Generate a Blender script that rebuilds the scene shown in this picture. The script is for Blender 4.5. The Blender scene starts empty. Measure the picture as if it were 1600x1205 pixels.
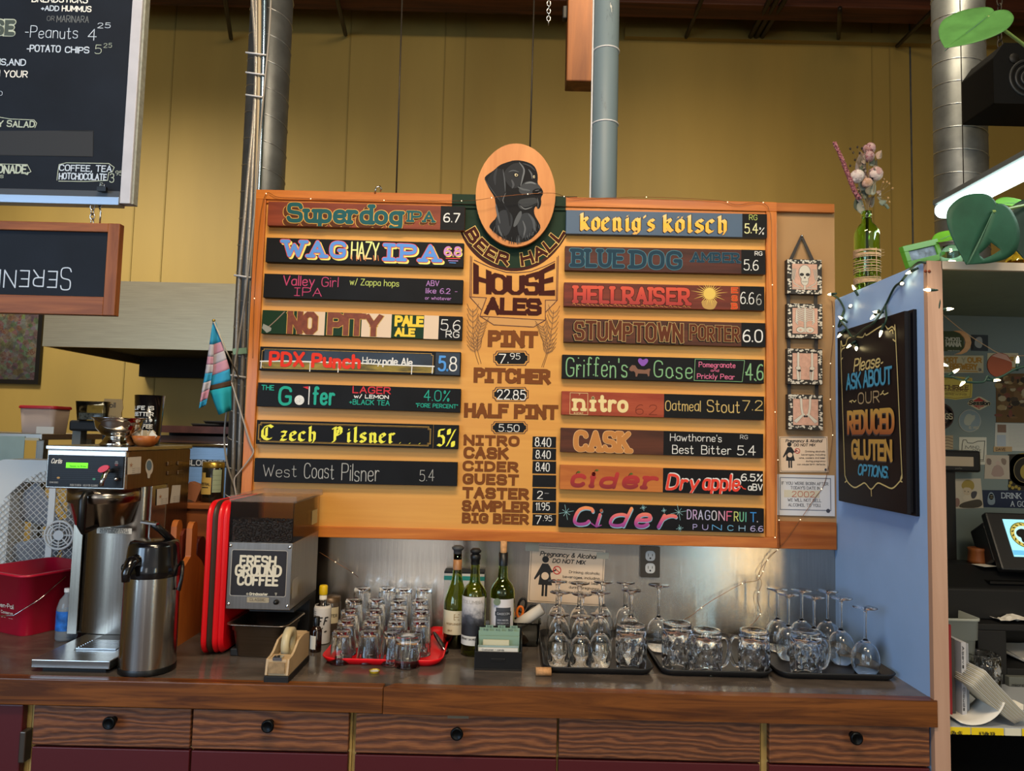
import bpy, math, random
from mathutils import Matrix, Vector
random.seed(7)
C = bpy.context.scene.collection
SC = bpy.context.scene

# ---------------------------------------------------------------- camera
FPX = 1120.0; PITCH = math.radians(4.0); ROLL = math.radians(1.4); EYE = 1.6
cam_d = bpy.data.cameras.new('camera'); cam = bpy.data.objects.new('camera', cam_d); C.objects.link(cam)
cam_d.sensor_fit = 'HORIZONTAL'; cam_d.sensor_width = 36.0; cam_d.lens = FPX / 1600 * 36.0
cam_d.clip_start = 0.05
cam.matrix_world = Matrix.Translation((0, 0, EYE)) @ Matrix.Rotation(math.pi/2 + PITCH, 4, 'X') @ Matrix.Rotation(ROLL, 4, 'Z')
SC.camera = cam

# ---------------------------------------------------------------- view, world, lights
SC.view_settings.view_transform = 'Standard'; SC.view_settings.look = 'None'
SC.view_settings.gamma = 1.0; SC.view_settings.use_curve_mapping = False
SC.view_settings.exposure = 0.0
SC.cycles.max_bounces = 14; SC.cycles.transmission_bounces = 12; SC.cycles.transparent_max_bounces = 24
SC.cycles.glossy_bounces = 5; SC.cycles.diffuse_bounces = 3
SC.cycles.caustics_reflective = False; SC.cycles.caustics_refractive = False
SC.cycles.sample_clamp_indirect = 4.0
W = bpy.data.worlds.new('world'); SC.world = W; W.use_nodes = True
W.node_tree.nodes['Background'].inputs[0].default_value = (0.86, 0.88, 0.92, 1)
W.node_tree.nodes['Background'].inputs[1].default_value = 0.42

def area(name, loc, target, sx, sy, power, col, spread=0):
    l = bpy.data.lights.new(name, 'AREA'); l.shape = 'RECTANGLE'; l.size = sx; l.size_y = sy
    l.energy = power; l.color = col
    o = bpy.data.objects.new(name, l); C.objects.link(o); o.location = loc
    o.rotation_euler = (Vector(target) - Vector(loc)).to_track_quat('-Z', 'Y').to_euler()
    if spread: l.spread = math.radians(spread)
    return o
# assumed daylight through unseen windows on the customers' side, assumed warm ceiling lamps and kitchen lamp, added hall light, added and assumed lights for the steel
area('assumed_window_daylight', (-3.6, -2.6, 2.3), (0.2, 2.4, 1.5), 2.6, 2.0, 110, (0.50, 0.72, 1.0))  # unseen window, assumed from the cool sheen on the metal
area('added_light_middle', (-1.0, -3.6, 1.9), (0.0, 2.4, 1.3), 0.7, 2.2, 15, (0.95, 0.93, 0.9))  # added light, no real window; gives the metal something bright to reflect
area('added_light_near', (-2.9, -0.6, 1.6), (-0.6, 2.3, 1.2), 0.3, 1.8, 9, (0.62, 0.84, 1.0))  # added narrow light for a streak on the steel at the left
area('assumed_window_right', (2.12, -2.6, 1.7), (0.7, 2.5, 1.2), 0.14, 2.2, 13, (0.42, 0.80, 1.0))  # assumed unseen window slit, placed to put a blue streak on the splashback
area('assumed_lamp_right', (2.52, -2.6, 1.7), (0.8, 2.5, 1.2), 0.2, 2.0, 20, (1.0, 0.70, 0.30))  # assumed unseen lamp, placed to put a gold streak on the splashback
area('assumed_ceiling_lamp_warm', (-0.2, 0.2, 4.3), (0.0, 2.5, 1.4), 1.4, 0.5, 105, (1.0, 0.80, 0.55))  # ceiling lamp out of view, assumed from the shadows under the signs
area('assumed_ceiling_lamp_rear', (1.4, -1.6, 4.2), (0.2, 2.5, 1.6), 1.2, 0.5, 60, (1.0, 0.80, 0.55))  # further ceiling lamp, unseen and assumed
area('assumed_kitchen_lamp', (-3.6, 3.6, 4.3), (-2.6, 6.0, 1.0), 1.4, 0.6, 64, (1.0, 0.9, 0.72), 110)  # lamp above the view, assumed from the brighter hood and wall
area('added_hall_light', (1.2, 3.0, 4.4), (1.2, 6.0, 1.4), 2.0, 0.5, 36, (1.0, 0.82, 0.55), 105)  # added light out of view, brightens the yellow back wall

# ---------------------------------------------------------------- picture rays -> places
_cp, _sp, _cr, _sr = math.cos(PITCH), math.sin(PITCH), math.cos(ROLL), math.sin(ROLL)
def ray(px, py):
    u = (px-800)/FPX; v = -(py-602.5)/FPX
    x = u*_cr - v*_sr; y = u*_sr + v*_cr
    return Vector((x, _cp - y*_sp, _sp + y*_cp))
EYEV = Vector((0, 0, EYE))
def PY(px, py, Y):
    d = ray(px, py); return EYEV + d*(Y/d.y)
def PZ(px, py, Z):
    d = ray(px, py); return EYEV + d*((Z-EYE)/d.z)
def PX(px, py, X):
    d = ray(px, py); return EYEV + d*(X/d.x)

# ---------------------------------------------------------------- colour and materials
def lin(c):
    if isinstance(c, str):
        c = tuple(int(c[i:i+2], 16)/255 for i in (0, 2, 4))
        c = tuple(x/12.92 if x <= .04045 else ((x+.055)/1.055)**2.4 for x in c)
    return (c[0], c[1], c[2], 1.0)
MATS = {}
def nodes(name):
    m = bpy.data.materials.new(name); m.use_nodes = True
    nt = m.node_tree; b = nt.nodes['Principled BSDF']
    return m, nt, b
def inp(b, **k):
    for n, v in k.items(): b.inputs[n.replace('_', ' ')].default_value = v
def coord(nt, scale=(1, 1, 1), rot=(0, 0, 0), src='Object'):
    t = nt.nodes.new('ShaderNodeTexCoord'); mp = nt.nodes.new('ShaderNodeMapping')
    nt.links.new(t.outputs[src], mp.inputs[0]); mp.inputs['Scale'].default_value = scale; mp.inputs['Rotation'].default_value = rot
    return mp.outputs[0]
def noise(nt, vec, scale, detail=4, rough=.55, dist=0):
    n = nt.nodes.new('ShaderNodeTexNoise'); nt.links.new(vec, n.inputs['Vector'])
    n.inputs['Scale'].default_value = scale; n.inputs['Detail'].default_value = detail
    n.inputs['Roughness'].default_value = rough; n.inputs['Distortion'].default_value = dist
    return n.outputs[0]
def ramp(nt, fac, stops):
    r = nt.nodes.new('ShaderNodeValToRGB'); nt.links.new(fac, r.inputs[0])
    e = r.color_ramp.elements
    while len(e) < len(stops): e.new(.5)
    for i, (p, c) in enumerate(stops): e[i].position = p; e[i].color = lin(c)
    return r.outputs[0]
def bump(nt, b, h, strength=.2, dist=.002):
    n = nt.nodes.new('ShaderNodeBump'); n.inputs['Strength'].default_value = strength; n.inputs['Distance'].default_value = dist
    nt.links.new(h, n.inputs['Height']); nt.links.new(n.outputs[0], b.inputs['Normal'])
def P(name, col, rough=.5, metal=0.0, var=0.0, scale=12, stretch=(1, 1, 1), bmp=0.0, spec=.5, coat=0.0, emit=0, trans=0.0, ior=1.45, alpha=1.0, sheen=0.0):
    if name in MATS: return MATS[name]
    m, nt, b = nodes(name)
    c = lin(col)
    inp(b, Base_Color=c, Roughness=rough, Metallic=metal, IOR=ior, Alpha=alpha)
    b.inputs['Specular IOR Level'].default_value = spec
    b.inputs['Coat Weight'].default_value = coat
    b.inputs['Transmission Weight'].default_value = trans
    if emit: b.inputs['Emission Color'].default_value = c; b.inputs['Emission Strength'].default_value = emit
    if var or bmp:
        f = noise(nt, coord(nt, stretch), scale, 5)
        if var:
            nt.links.new(ramp(nt, f, [(.3, tuple(x*(1-var) for x in c[:3])), (.7, tuple(min(1, x*(1+var)) for x in c[:3]))]), b.inputs['Base Color'])
        if bmp: bump(nt, b, f, bmp)
    MATS[name] = m; return m
def WOOD(name, c1, c2, axis='x', scale=14, rough=.45, contrast=(.35, .68), bmp=.15, coat=0.0, c3=None, dist=1.2, spec=.3):
    if name in MATS: return MATS[name]
    m, nt, b = nodes(name)
    st = {'x': (.07, 1, 1), 'y': (1, .07, 1), 'z': (1, 1, .07)}[axis]
    v = coord(nt, st)
    f = noise(nt, v, scale, 7, .62, dist)
    stops = [(contrast[0], c1), (contrast[1], c2)]
    if c3: stops = [(contrast[0], c1), ((contrast[0]+contrast[1])/2, c2), (contrast[1], c3)]
    nt.links.new(ramp(nt, f, stops), b.inputs['Base Color'])
    inp(b, Roughness=rough); b.inputs['Specular IOR Level'].default_value = spec; b.inputs['Coat Weight'].default_value = coat; b.inputs['Coat Roughness'].default_value = .2
    if bmp: bump(nt, b, f, bmp)
    MATS[name] = m; return m
def RINGWOOD(name, c1, c2, c3, scale=1.0, rough=.6):
    """weathered fir with bold raised flame grain"""
    if name in MATS: return MATS[name]
    m, nt, b = nodes(name)
    v = coord(nt, (2.4*scale, 1, 8*scale))
    w = nt.nodes.new('ShaderNodeTexWave'); w.wave_type = 'RINGS'; w.rings_direction = 'SPHERICAL'
    nt.links.new(v, w.inputs['Vector'])
    w.inputs['Scale'].default_value = 3.0; w.inputs['Distortion'].default_value = 11; w.inputs['Detail'].default_value = 3; w.inputs['Detail Scale'].default_value = .8
    g = noise(nt, coord(nt, (3, 40, 60)), 9, 5, .6)
    mx = nt.nodes.new('ShaderNodeMix'); mx.data_type = 'FLOAT'; mx.inputs[0].default_value = .6
    nt.links.new(w.outputs[1], mx.inputs[2]); nt.links.new(g, mx.inputs[3])
    nt.links.new(ramp(nt, mx.outputs[0], [(.2, c1), (.5, c2), (.78, c3)]), b.inputs['Base Color'])
    inp(b, Roughness=rough); bump(nt, b, mx.outputs[0], .5, .003)
    MATS[name] = m; return m
def STEEL(name, col='a8a5a0', rough=.28, axis='x', var=.12, an=.55, rot=0):
    if name in MATS: return MATS[name]
    m, nt, b = nodes(name); c = lin(col)
    st = {'x': (.03, 1, 1), 'y': (1, .03, 1), 'z': (1, 1, .03)}[axis]
    f = noise(nt, coord(nt, st), 160, 4, .6)
    nt.links.new(ramp(nt, f, [(.3, tuple(x*(1-var) for x in c[:3])), (.7, tuple(min(1, x*(1+var)) for x in c[:3]))]), b.inputs['Base Color'])
    inp(b, Roughness=rough, Metallic=1.0)
    b.inputs['Anisotropic'].default_value = an; b.inputs['Anisotropic Rotation'].default_value = rot
    bump(nt, b, f, .06, .001)
    MATS[name] = m; return m
def GLASS(name, col=(1, 1, 1), rough=0.0, ior=1.48, clear=0):
    if name in MATS: return MATS[name]
    m, nt, b = nodes(name)
    inp(b, Base_Color=lin(col), Roughness=rough, IOR=ior); b.inputs['Transmission Weight'].default_value = 1.0
    if clear:
        o = nt.nodes['Material Output']; mx = nt.nodes.new('ShaderNodeMixShader'); t = nt.nodes.new('ShaderNodeBsdfTransparent'); mx.inputs[0].default_value = clear
        nt.links.new(b.outputs[0], mx.inputs[1]); nt.links.new(t.outputs[0], mx.inputs[2]); nt.links.new(mx.outputs[0], o.inputs[0])
    MATS[name] = m; return m
def THIN(name, col=(1, 1, 1), refl=1.5, rough=.02, tint=.96):
    """thin clear sheet: see-through with a mirror film"""
    if name in MATS: return MATS[name]
    m = bpy.data.materials.new(name); m.use_nodes = True; nt = m.node_tree; nt.nodes.clear()
    o = nt.nodes.new('ShaderNodeOutputMaterial'); mx = nt.nodes.new('ShaderNodeMixShader')
    t = nt.nodes.new('ShaderNodeBsdfTransparent'); g = nt.nodes.new('ShaderNodeBsdfGlossy'); fr = nt.nodes.new('ShaderNodeFresnel')
    c = lin(col); t.inputs[0].default_value = (c[0]*tint, c[1]*tint, c[2]*tint, 1); g.inputs['Roughness'].default_value = rough
    fr.inputs[0].default_value = refl
    nt.links.new(fr.outputs[0], mx.inputs[0]); nt.links.new(t.outputs[0], mx.inputs[1]); nt.links.new(g.outputs[0], mx.inputs[2])
    nt.links.new(mx.outputs[0], o.inputs[0]); MATS[name] = m; return m
def EMIT(name, col, s):
    return P(name, col, emit=s)
def GRAD(name, stops, y0, y1, axis=1, rough=.55):
    """paint blended from one colour to another across a letter's height (local axis)"""
    if name in MATS: return MATS[name]
    m, nt, b = nodes(name)
    t = nt.nodes.new('ShaderNodeTexCoord'); s = nt.nodes.new('ShaderNodeSeparateXYZ'); nt.links.new(t.outputs['Object'], s.inputs[0])
    r = nt.nodes.new('ShaderNodeMapRange'); nt.links.new(s.outputs[axis], r.inputs[0]); r.inputs[1].default_value = y0; r.inputs[2].default_value = y1
    nt.links.new(ramp(nt, r.outputs[0], stops), b.inputs['Base Color']); inp(b, Roughness=rough)
    MATS[name] = m; return m

# ---------------------------------------------------------------- mesh builder
class MB:
    def __init__(s): s.v = []; s.f = []; s.mi = []; s.sm = []; s.mats = []
    def slot(s, m):
        if m not in s.mats: s.mats.append(m)
        return s.mats.index(m)
    def add(s, vs, fs, m, smooth=False, M=None):
        o = len(s.v); k = s.slot(m)
        if M is not None: vs = [M @ Vector(p) for p in vs]
        s.v += [tuple(p) for p in vs]
        for f in fs: s.f.append(tuple(i+o for i in f)); s.mi.append(k); s.sm.append(smooth)
        return s
    def box(s, a, b, m, M=None):
        x0, y0, z0 = a; x1, y1, z1 = b
        vs = [(x0, y0, z0), (x1, y0, z0), (x1, y1, z0), (x0, y1, z0), (x0, y0, z1), (x1, y0, z1), (x1, y1, z1), (x0, y1, z1)]
        return s.add(vs, [(3, 2, 1, 0), (4, 5, 6, 7), (0, 1, 5, 4), (1, 2, 6, 5), (2, 3, 7, 6), (3, 0, 4, 7)], m, False, M)
    def lathe(s, prof, m, seg=28, M=None, smooth=True, c=(0, 0), sx=1, sy=1):
        vs = []; fs = []; n = len(prof); idx = []
        for r, z in prof:
            if r < 1e-6: idx.append([len(vs)]); vs.append((c[0], c[1], z))
            else:
                idx.append(list(range(len(vs), len(vs)+seg)))
                vs += [(c[0]+sx*r*math.cos(2*math.pi*i/seg), c[1]+sy*r*math.sin(2*math.pi*i/seg), z) for i in range(seg)]
        for a, b in zip(idx, idx[1:]):
            for i in range(seg):
                j = (i+1) % seg
                if len(a) == 1 and len(b) == 1: continue
                if len(a) == 1: fs.append((a[0], b[j], b[i]))
                elif len(b) == 1: fs.append((a[i], a[j], b[0]))
                else: fs.append((a[i], a[j], b[j], b[i]))
        return s.add(vs, fs, m, smooth, M)
    def tube(s, pts, r, m, seg=8, closed=False, M=None, smooth=True, caps=True):
        pts = [Vector(p) for p in pts]; n = len(pts); rs = r if isinstance(r, (list, tuple)) else [r]*n
        vs = []; fs = []; up = None
        for i, p in enumerate(pts):
            a = pts[(i-1) % n] if (closed or i > 0) else p
            b = pts[(i+1) % n] if (closed or i < n-1) else p
            t = (b-a).normalized() if (b-a).length > 1e-9 else Vector((0, 0, 1))
            if up is None:
                up = Vector((0, 0, 1)) if abs(t.z) < .9 else Vector((1, 0, 0))
            q = (up - t*up.dot(t))
            q = q.normalized() if q.length > 1e-6 else t.orthogonal().normalized()
            up = q; w = t.cross(q)
            for k in range(seg):
                an = 2*math.pi*k/seg; vs.append(p + (q*math.cos(an) + w*math.sin(an))*rs[i])
        m_ = n if closed else n-1
        for i in range(m_):
            j = (i+1) % n
            for k in range(seg):
                l = (k+1) % seg; fs.append((i*seg+k, i*seg+l, j*seg+l, j*seg+k))
        if caps and not closed:
            fs.append(tuple(range(seg-1, -1, -1))); fs.append(tuple((n-1)*seg+k for k in range(seg)))
        return s.add(vs, fs, m, smooth, M)
    def prism(s, poly, z0, z1, m, M=None, smooth=False, top=None):
        n = len(poly); tp = top or poly
        vs = [(x, y, z0) for x, y in poly] + [(x, y, z1) for x, y in tp]
        s.add(vs, [tuple(range(n-1, -1, -1)), tuple(range(n, 2*n))], m, False, M)
        return s.add(vs, [(i, (i+1) % n, n+(i+1) % n, n+i) for i in range(n)], m, smooth, M)
    def sheet(s, poly, z, m, M=None):
        return s.add([(x, y, z) for x, y in poly], [tuple(range(len(poly)))], m, False, M)
    def loops(s, rings, m, smooth=True, cap0=True, cap1=True, M=None):
        """skin through equal-length closed rings"""
        n = len(rings[0]); vs = [p for r in rings for p in r]; fs = []
        for i in range(len(rings)-1):
            for k in range(n): l = (k+1) % n; fs.append((i*n+k, i*n+l, (i+1)*n+l, (i+1)*n+k))
        s.add(vs, fs, m, smooth, M)
        if cap0: s.add(rings[0], [tuple(range(n-1, -1, -1))], m, False, M)
        if cap1: s.add(rings[-1], [tuple(range(n))], m, False, M)
        return s
    def grid(s, fn, nu, nv, m, smooth=True, M=None):
        vs = [fn(i/nu, j/nv) for j in range(nv+1) for i in range(nu+1)]
        fs = [(j*(nu+1)+i, j*(nu+1)+i+1, (j+1)*(nu+1)+i+1, (j+1)*(nu+1)+i) for j in range(nv) for i in range(nu)]
        return s.add(vs, fs, m, smooth, M)
    def ball(s, c, r, m, sx=1, sy=1, sz=1, seg=14, rings=9, M=None):
        pr = [(math.sin(math.pi*i/rings)*r, -math.cos(math.pi*i/rings)*r*sz) for i in range(rings+1)]
        T = Matrix.Translation(c); 
        return s.lathe(pr, m, seg, (M @ T) if M is not None else T, True, (0, 0), sx, sy)
    def build(s, name, parent=None, bevel=0, solid=0, sub=0, loc=None):
        me = bpy.data.meshes.new(name); me.from_pydata(s.v, [], s.f)
        for m in s.mats: me.materials.append(m)
        me.polygons.foreach_set('material_index', s.mi); me.polygons.foreach_set('use_smooth', s.sm); me.update()
        o = bpy.data.objects.new(name, me); C.objects.link(o)
        if parent is not None: o.parent = parent
        if loc is not None: o.location = loc
        if solid:
            md = o.modifiers.new('solid', 'SOLIDIFY'); md.thickness = solid; md.offset = 0
        if sub:
            md = o.modifiers.new('sub', 'SUBSURF'); md.levels = sub; md.render_levels = sub
        if bevel:
            md = o.modifiers.new('bevel', 'BEVEL'); md.width = bevel; md.segments = 2; md.limit_method = 'ANGLE'; md.angle_limit = .6
        return o
def tag(o, label, cat, group=None, kind=None):
    o['label'] = label; o['category'] = cat
    if group: o['group'] = group
    if kind: o['kind'] = kind
    return o
def thing(name, label, cat, loc=(0, 0, 0), rz=0, group=None, M=None):
    o = bpy.data.objects.new(name, None); C.objects.link(o); o.empty_display_size = .05
    if M is not None: o.matrix_world = M
    else: o.location = loc; o.rotation_euler = (0, 0, rz)
    return tag(o, label, cat, group)
def struct(o, label=None, cat=None):
    o['kind'] = 'structure'
    if label: o['label'] = label
    if cat: o['category'] = cat
    return o
def copy_tree(o, parent=None):
    c = o.copy(); C.objects.link(c)
    if parent is not None: c.parent = parent
    for ch in list(o.children): copy_tree(ch, c)
    return c
def rrect(w, h, r, n=5, cx=0, cy=0):
    pts = []
    for (x, y, a0) in ((w/2-r, h/2-r, 0), (-w/2+r, h/2-r, 90), (-w/2+r, -h/2+r, 180), (w/2-r, -h/2+r, 270)):
        for i in range(n+1):
            a = math.radians(a0+90*i/n); pts.append((cx+x+r*math.cos(a), cy+y+r*math.sin(a)))
    return pts
def chaikin(pts, it=2, closed=False):
    for _ in range(it):
        q = []
        n = len(pts)
        rng = range(n) if closed else range(n-1)
        if not closed: q.append(pts[0])
        for i in rng:
            a, b = pts[i], pts[(i+1) % n]
            q.append(tuple(.75*x+.25*y for x, y in zip(a, b))); q.append(tuple(.25*x+.75*y for x, y in zip(a, b)))
        if not closed: q.append(pts[-1])
        pts = q
    return pts
def catmull(pts, n=6):
    out = []; P_ = [Vector(p) for p in pts]
    for i in range(len(P_)-1):
        a, b, c, d = P_[max(i-1, 0)], P_[i], P_[i+1], P_[min(i+2, len(P_)-1)]
        for k in range(n):
            t = k/n; out.append(.5*((2*b)+(c-a)*t+(2*a-5*b+4*c-d)*t*t+(3*b-a-3*c+d)*t**3))
    out.append(P_[-1]); return out

# ---------------------------------------------------------------- flat frames for signs: x right, y up, z out of the face
class Frame:
    def __init__(s, origin, right, up):
        s.o = Vector(origin); s.r = Vector(right).normalized(); u = Vector(up); s.u = (u - s.r*u.dot(s.r)).normalized(); s.n = s.r.cross(s.u)
        s.M = Matrix(((s.r.x, s.u.x, s.n.x, s.o.x), (s.r.y, s.u.y, s.n.y, s.o.y), (s.r.z, s.u.z, s.n.z, s.o.z), (0, 0, 0, 1)))
    def l(s, px, py, z=0):
        d = ray(px, py); t = (s.o + s.n*z - EYEV).dot(s.n)/d.dot(s.n); w = EYEV + d*t - s.o
        return (w.dot(s.r), w.dot(s.u))
    def ls(s, pts, z=0): return [s.l(x, y, z) for x, y in pts]
def wallframe(tl, tr, Y):
    """upright frame at depth Y whose x axis follows the edge tl-tr; origin at tl"""
    a, b = PY(*tl, Y), PY(*tr, Y)
    return Frame(a, b-a, (0, 0, 1))

# ---------------------------------------------------------------- stroke lettering
G = {
'A': "0,0 3,10 6,0;1.1,3.6 4.9,3.6", 'B': "0,0 0,10;~0,10 4,10 5.2,9 5.2,6.4 4,5.3 0,5.3;~0,5.3 4.3,5.3 5.7,4.2 5.7,1.1 4.3,0 0,0",
'C': "~6,8 5.5,9.4 3.8,10 1.8,10 0,8.2 0,1.8 1.8,0 3.8,0 5.5,.6 6,2", 'D': "0,0 0,10;~0,10 3.4,10 6,8 6,2 3.4,0 0,0",
'E': "5,10 0,10 0,0 5,0;0,5.2 4.2,5.2", 'F': "5,10 0,10 0,0;0,5.2 4,5.2",
'G': "~6,8 5.5,9.4 3.8,10 1.8,10 0,8.2 0,1.8 1.8,0 4,0 6,1 6,4.6;6,4.6 3.6,4.6", 'H': "0,0 0,10;6,0 6,10;0,5.2 6,5.2",
'I': "0,0 0,10", 'J': "~4,10 4,2 3,0 1,0 0,1 0,2.5", 'K': "0,0 0,10;5.5,10 0,4.4;1.8,6 5.8,0", 'L': "0,10 0,0 4.8,0",
'M': "0,0 0,10 3.6,3 7.2,10 7.2,0", 'N': "0,0 0,10 6,0 6,10", 'O': "@1.8,10 4.4,10 6.2,8.2 6.2,1.8 4.4,0 1.8,0 0,1.8 0,8.2",
'P': "0,0 0,10;~0,10 4,10 5.6,9 5.6,5.8 4,4.6 0,4.6", 'Q': "@1.8,10 4.4,10 6.2,8.2 6.2,1.8 4.4,0 1.8,0 0,1.8 0,8.2;3.8,2.6 6.4,-.6",
'R': "0,0 0,10;~0,10 4,10 5.6,9 5.6,5.8 4,4.6 0,4.6;2.6,4.6 5.8,0",
'S': "~5.6,8.2 5,10 1,10 .1,9 .1,6.2 1.2,5.3 4.6,4.9 5.8,3.8 5.8,1 4.6,0 .8,0 0,1.8", 'T': "0,10 6,10;3,10 3,0",
'U': "~0,10 0,1.8 1.8,0 4.2,0 6,1.8 6,10", 'V': "0,10 3,0 6,10", 'W': "0,10 2.2,0 4.2,7.5 6.2,0 8.4,10", 'X': "0,0 6,10;0,10 6,0",
'Y': "0,10 3,4.8 6,10;3,4.8 3,0", 'Z': "0,10 5.6,10 0,0 5.8,0",
'a': "~4.4,6 3.2,6.6 1.4,6.4 0,5 0,1.2 1.4,0 3.4,.1 4.5,2;4.5,6.4 4.5,0", 'b': "0,10 0,0;~0,4.8 1,6.4 3.2,6.4 4.6,5 4.6,1.4 3.2,0 1,0 0,1.4",
'c': "~4.2,5.4 3.4,6.4 1.2,6.4 0,5 0,1.4 1.2,0 3.4,0 4.3,1.2", 'd': "4.6,10 4.6,0;~4.6,4.8 3.6,6.4 1.4,6.4 0,5 0,1.4 1.4,0 3.6,0 4.6,1.4",
'e': "~.1,3.3 4.5,3.3 4.5,5.2 3.4,6.4 1.3,6.4 0,5 0,1.4 1.3,0 3.4,0 4.4,1.2", 'f': "~3.4,9.4 2.8,10 1.6,10 1.2,9 1.2,0;0,6.3 3,6.3",
'g': "4.5,6.4 4.5,-1;~4.5,-1 4.2,-3 .8,-3.2 .1,-2.2;~4.5,4.8 3.6,6.4 1.4,6.4 0,5 0,1.6 1.4,.2 3.6,.2 4.5,1.6",
'h': "0,10 0,0;~0,4.6 1.2,6.4 3.2,6.4 4.4,5.2 4.4,0", 'i': "0,6.4 0,0;0,8.7 0,9", 'j': "~1.4,6.4 1.4,-2 .6,-3 -.4,-2.6;1.4,8.7 1.4,9",
'k': "0,10 0,0;4,6.4 0,2.6;1.4,3.8 4.2,0", 'l': "0,10 0,0",
'm': "0,6.4 0,0;~0,4.8 1,6.4 2.4,6.4 3.2,5.4 3.2,0;~3.2,4.8 4.2,6.4 5.6,6.4 6.4,5.4 6.4,0", 'n': "0,6.4 0,0;~0,4.6 1.2,6.4 3.2,6.4 4.3,5.2 4.3,0",
'o': "@1.4,6.4 3.2,6.4 4.6,5 4.6,1.4 3.2,0 1.4,0 0,1.4 0,5", 'p': "0,6.4 0,-3;~0,4.8 1,6.4 3.2,6.4 4.6,5 4.6,1.4 3.2,0 1,0 0,1.4",
'q': "4.6,6.4 4.6,-3;~4.6,4.8 3.6,6.4 1.4,6.4 0,5 0,1.4 1.4,0 3.6,0 4.6,1.4", 'r': "0,6.4 0,0;~0,4.2 1,6.2 2.4,6.5 3.2,5.9",
's': "~3.9,5.4 3.2,6.4 .9,6.4 .1,5.6 .1,4.2 1,3.5 3.2,3.1 4,2.4 4,.8 3.2,0 .7,0 0,1.1", 't': "~1.4,9.4 1.4,1 2,0 3,0 3.6,.6;0,6.4 3.2,6.4",
'u': "~0,6.4 0,1.4 1.2,0 3,0 4.3,1.6;4.3,6.4 4.3,0", 'v': "0,6.4 2.2,0 4.4,6.4", 'w': "0,6.4 1.6,0 3.2,5.4 4.8,0 6.4,6.4", 'x': "0,0 4.2,6.4;0,6.4 4.2,0",
'y': "0,6.4 2.3,.4;4.6,6.4 1.2,-3", 'z': "0,6.4 4,6.4 0,0 4.2,0",
'0': "@1.6,10 4,10 5.6,8.2 5.6,1.8 4,0 1.6,0 0,1.8 0,8.2", '1': "0,8.4 1.6,10 1.6,0", '2': "~.2,7.8 1,10 4.2,10 5.2,8.4 5,6.2 2.6,3.2 0,0;0,0 5.4,0",
'3': "~.3,8.6 1.2,10 4,10 5,9 5,6.4 3.8,5.4 2,5.4;~2,5.4 4.2,5.2 5.4,4 5.4,1.4 4.2,0 1,0 0,1.4", '4': "3.8,0 3.8,10 0,3.2 5.4,3.2",
'5': "4.8,10 .8,10 .5,5.8;~.5,5.6 1.6,6.4 4,6.2 5.2,5 5.2,1.6 4,0 1,0 0,1.2", '6': "~4.8,9.2 4,10 2,9.6 .2,6.6 0,2.4 1.2,0 3.8,0 5.2,1.4 5.2,4.2 3.8,5.6 1.4,5.4 .2,3.8",
'7': "0,10 5.2,10 1.6,0", '8': "@1.6,10 3.8,10 4.9,8.8 4.9,6.6 3.8,5.4 1.6,5.4 .5,6.6 .5,8.8;@1.5,5.4 3.9,5.4 5.4,4 5.4,1.4 3.9,0 1.5,0 0,1.4 0,4",
'9': "@1.4,10 3.8,10 5.2,8.6 5.2,6 3.8,4.6 1.4,4.6 0,6 0,8.6;~5.2,7 5.2,4 4,1.4 2.2,0",
'.': "0,.1 0,.5", ',': "~.4,.6 .3,-.6 -.3,-1.6", "'": "0,10 0,8", '"': "0,10 0,8.2;1.4,10 1.4,8.2", '/': "0,-1 3.4,10.6",
'%': "0,0 5.6,10;@.6,10 1.8,10 1.8,7.4 .6,7.4;@3.8,2.6 5,2.6 5,0 3.8,0", '-': "0,4.4 2.6,4.4", '+': "0,4 4,4;2,2 2,6", '!': "0,10 0,3;0,.2 0,.5",
'&': "~6,0 1.2,7 1.2,9 2.4,10 3.8,9 3.6,7.4 .2,4 0,1.6 1.4,0 3.4,0 5.6,4.4", ':': "0,1 0,1.4;0,5 0,5.4", '~': "0,4 1,5 2,4 3,5",
'\u00d6': "@1.8,8.6 4.4,8.6 6.2,7 6.2,1.6 4.4,0 1.8,0 0,1.6 0,7;1.8,10.2 1.8,10.6;4.4,10.2 4.4,10.6", '\u00f6': "@1.4,6.4 3.2,6.4 4.6,5 4.6,1.4 3.2,0 1.4,0 0,1.4 0,5;1.2,8.4 1.2,8.9;3.4,8.4 3.4,8.9",
}
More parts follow.
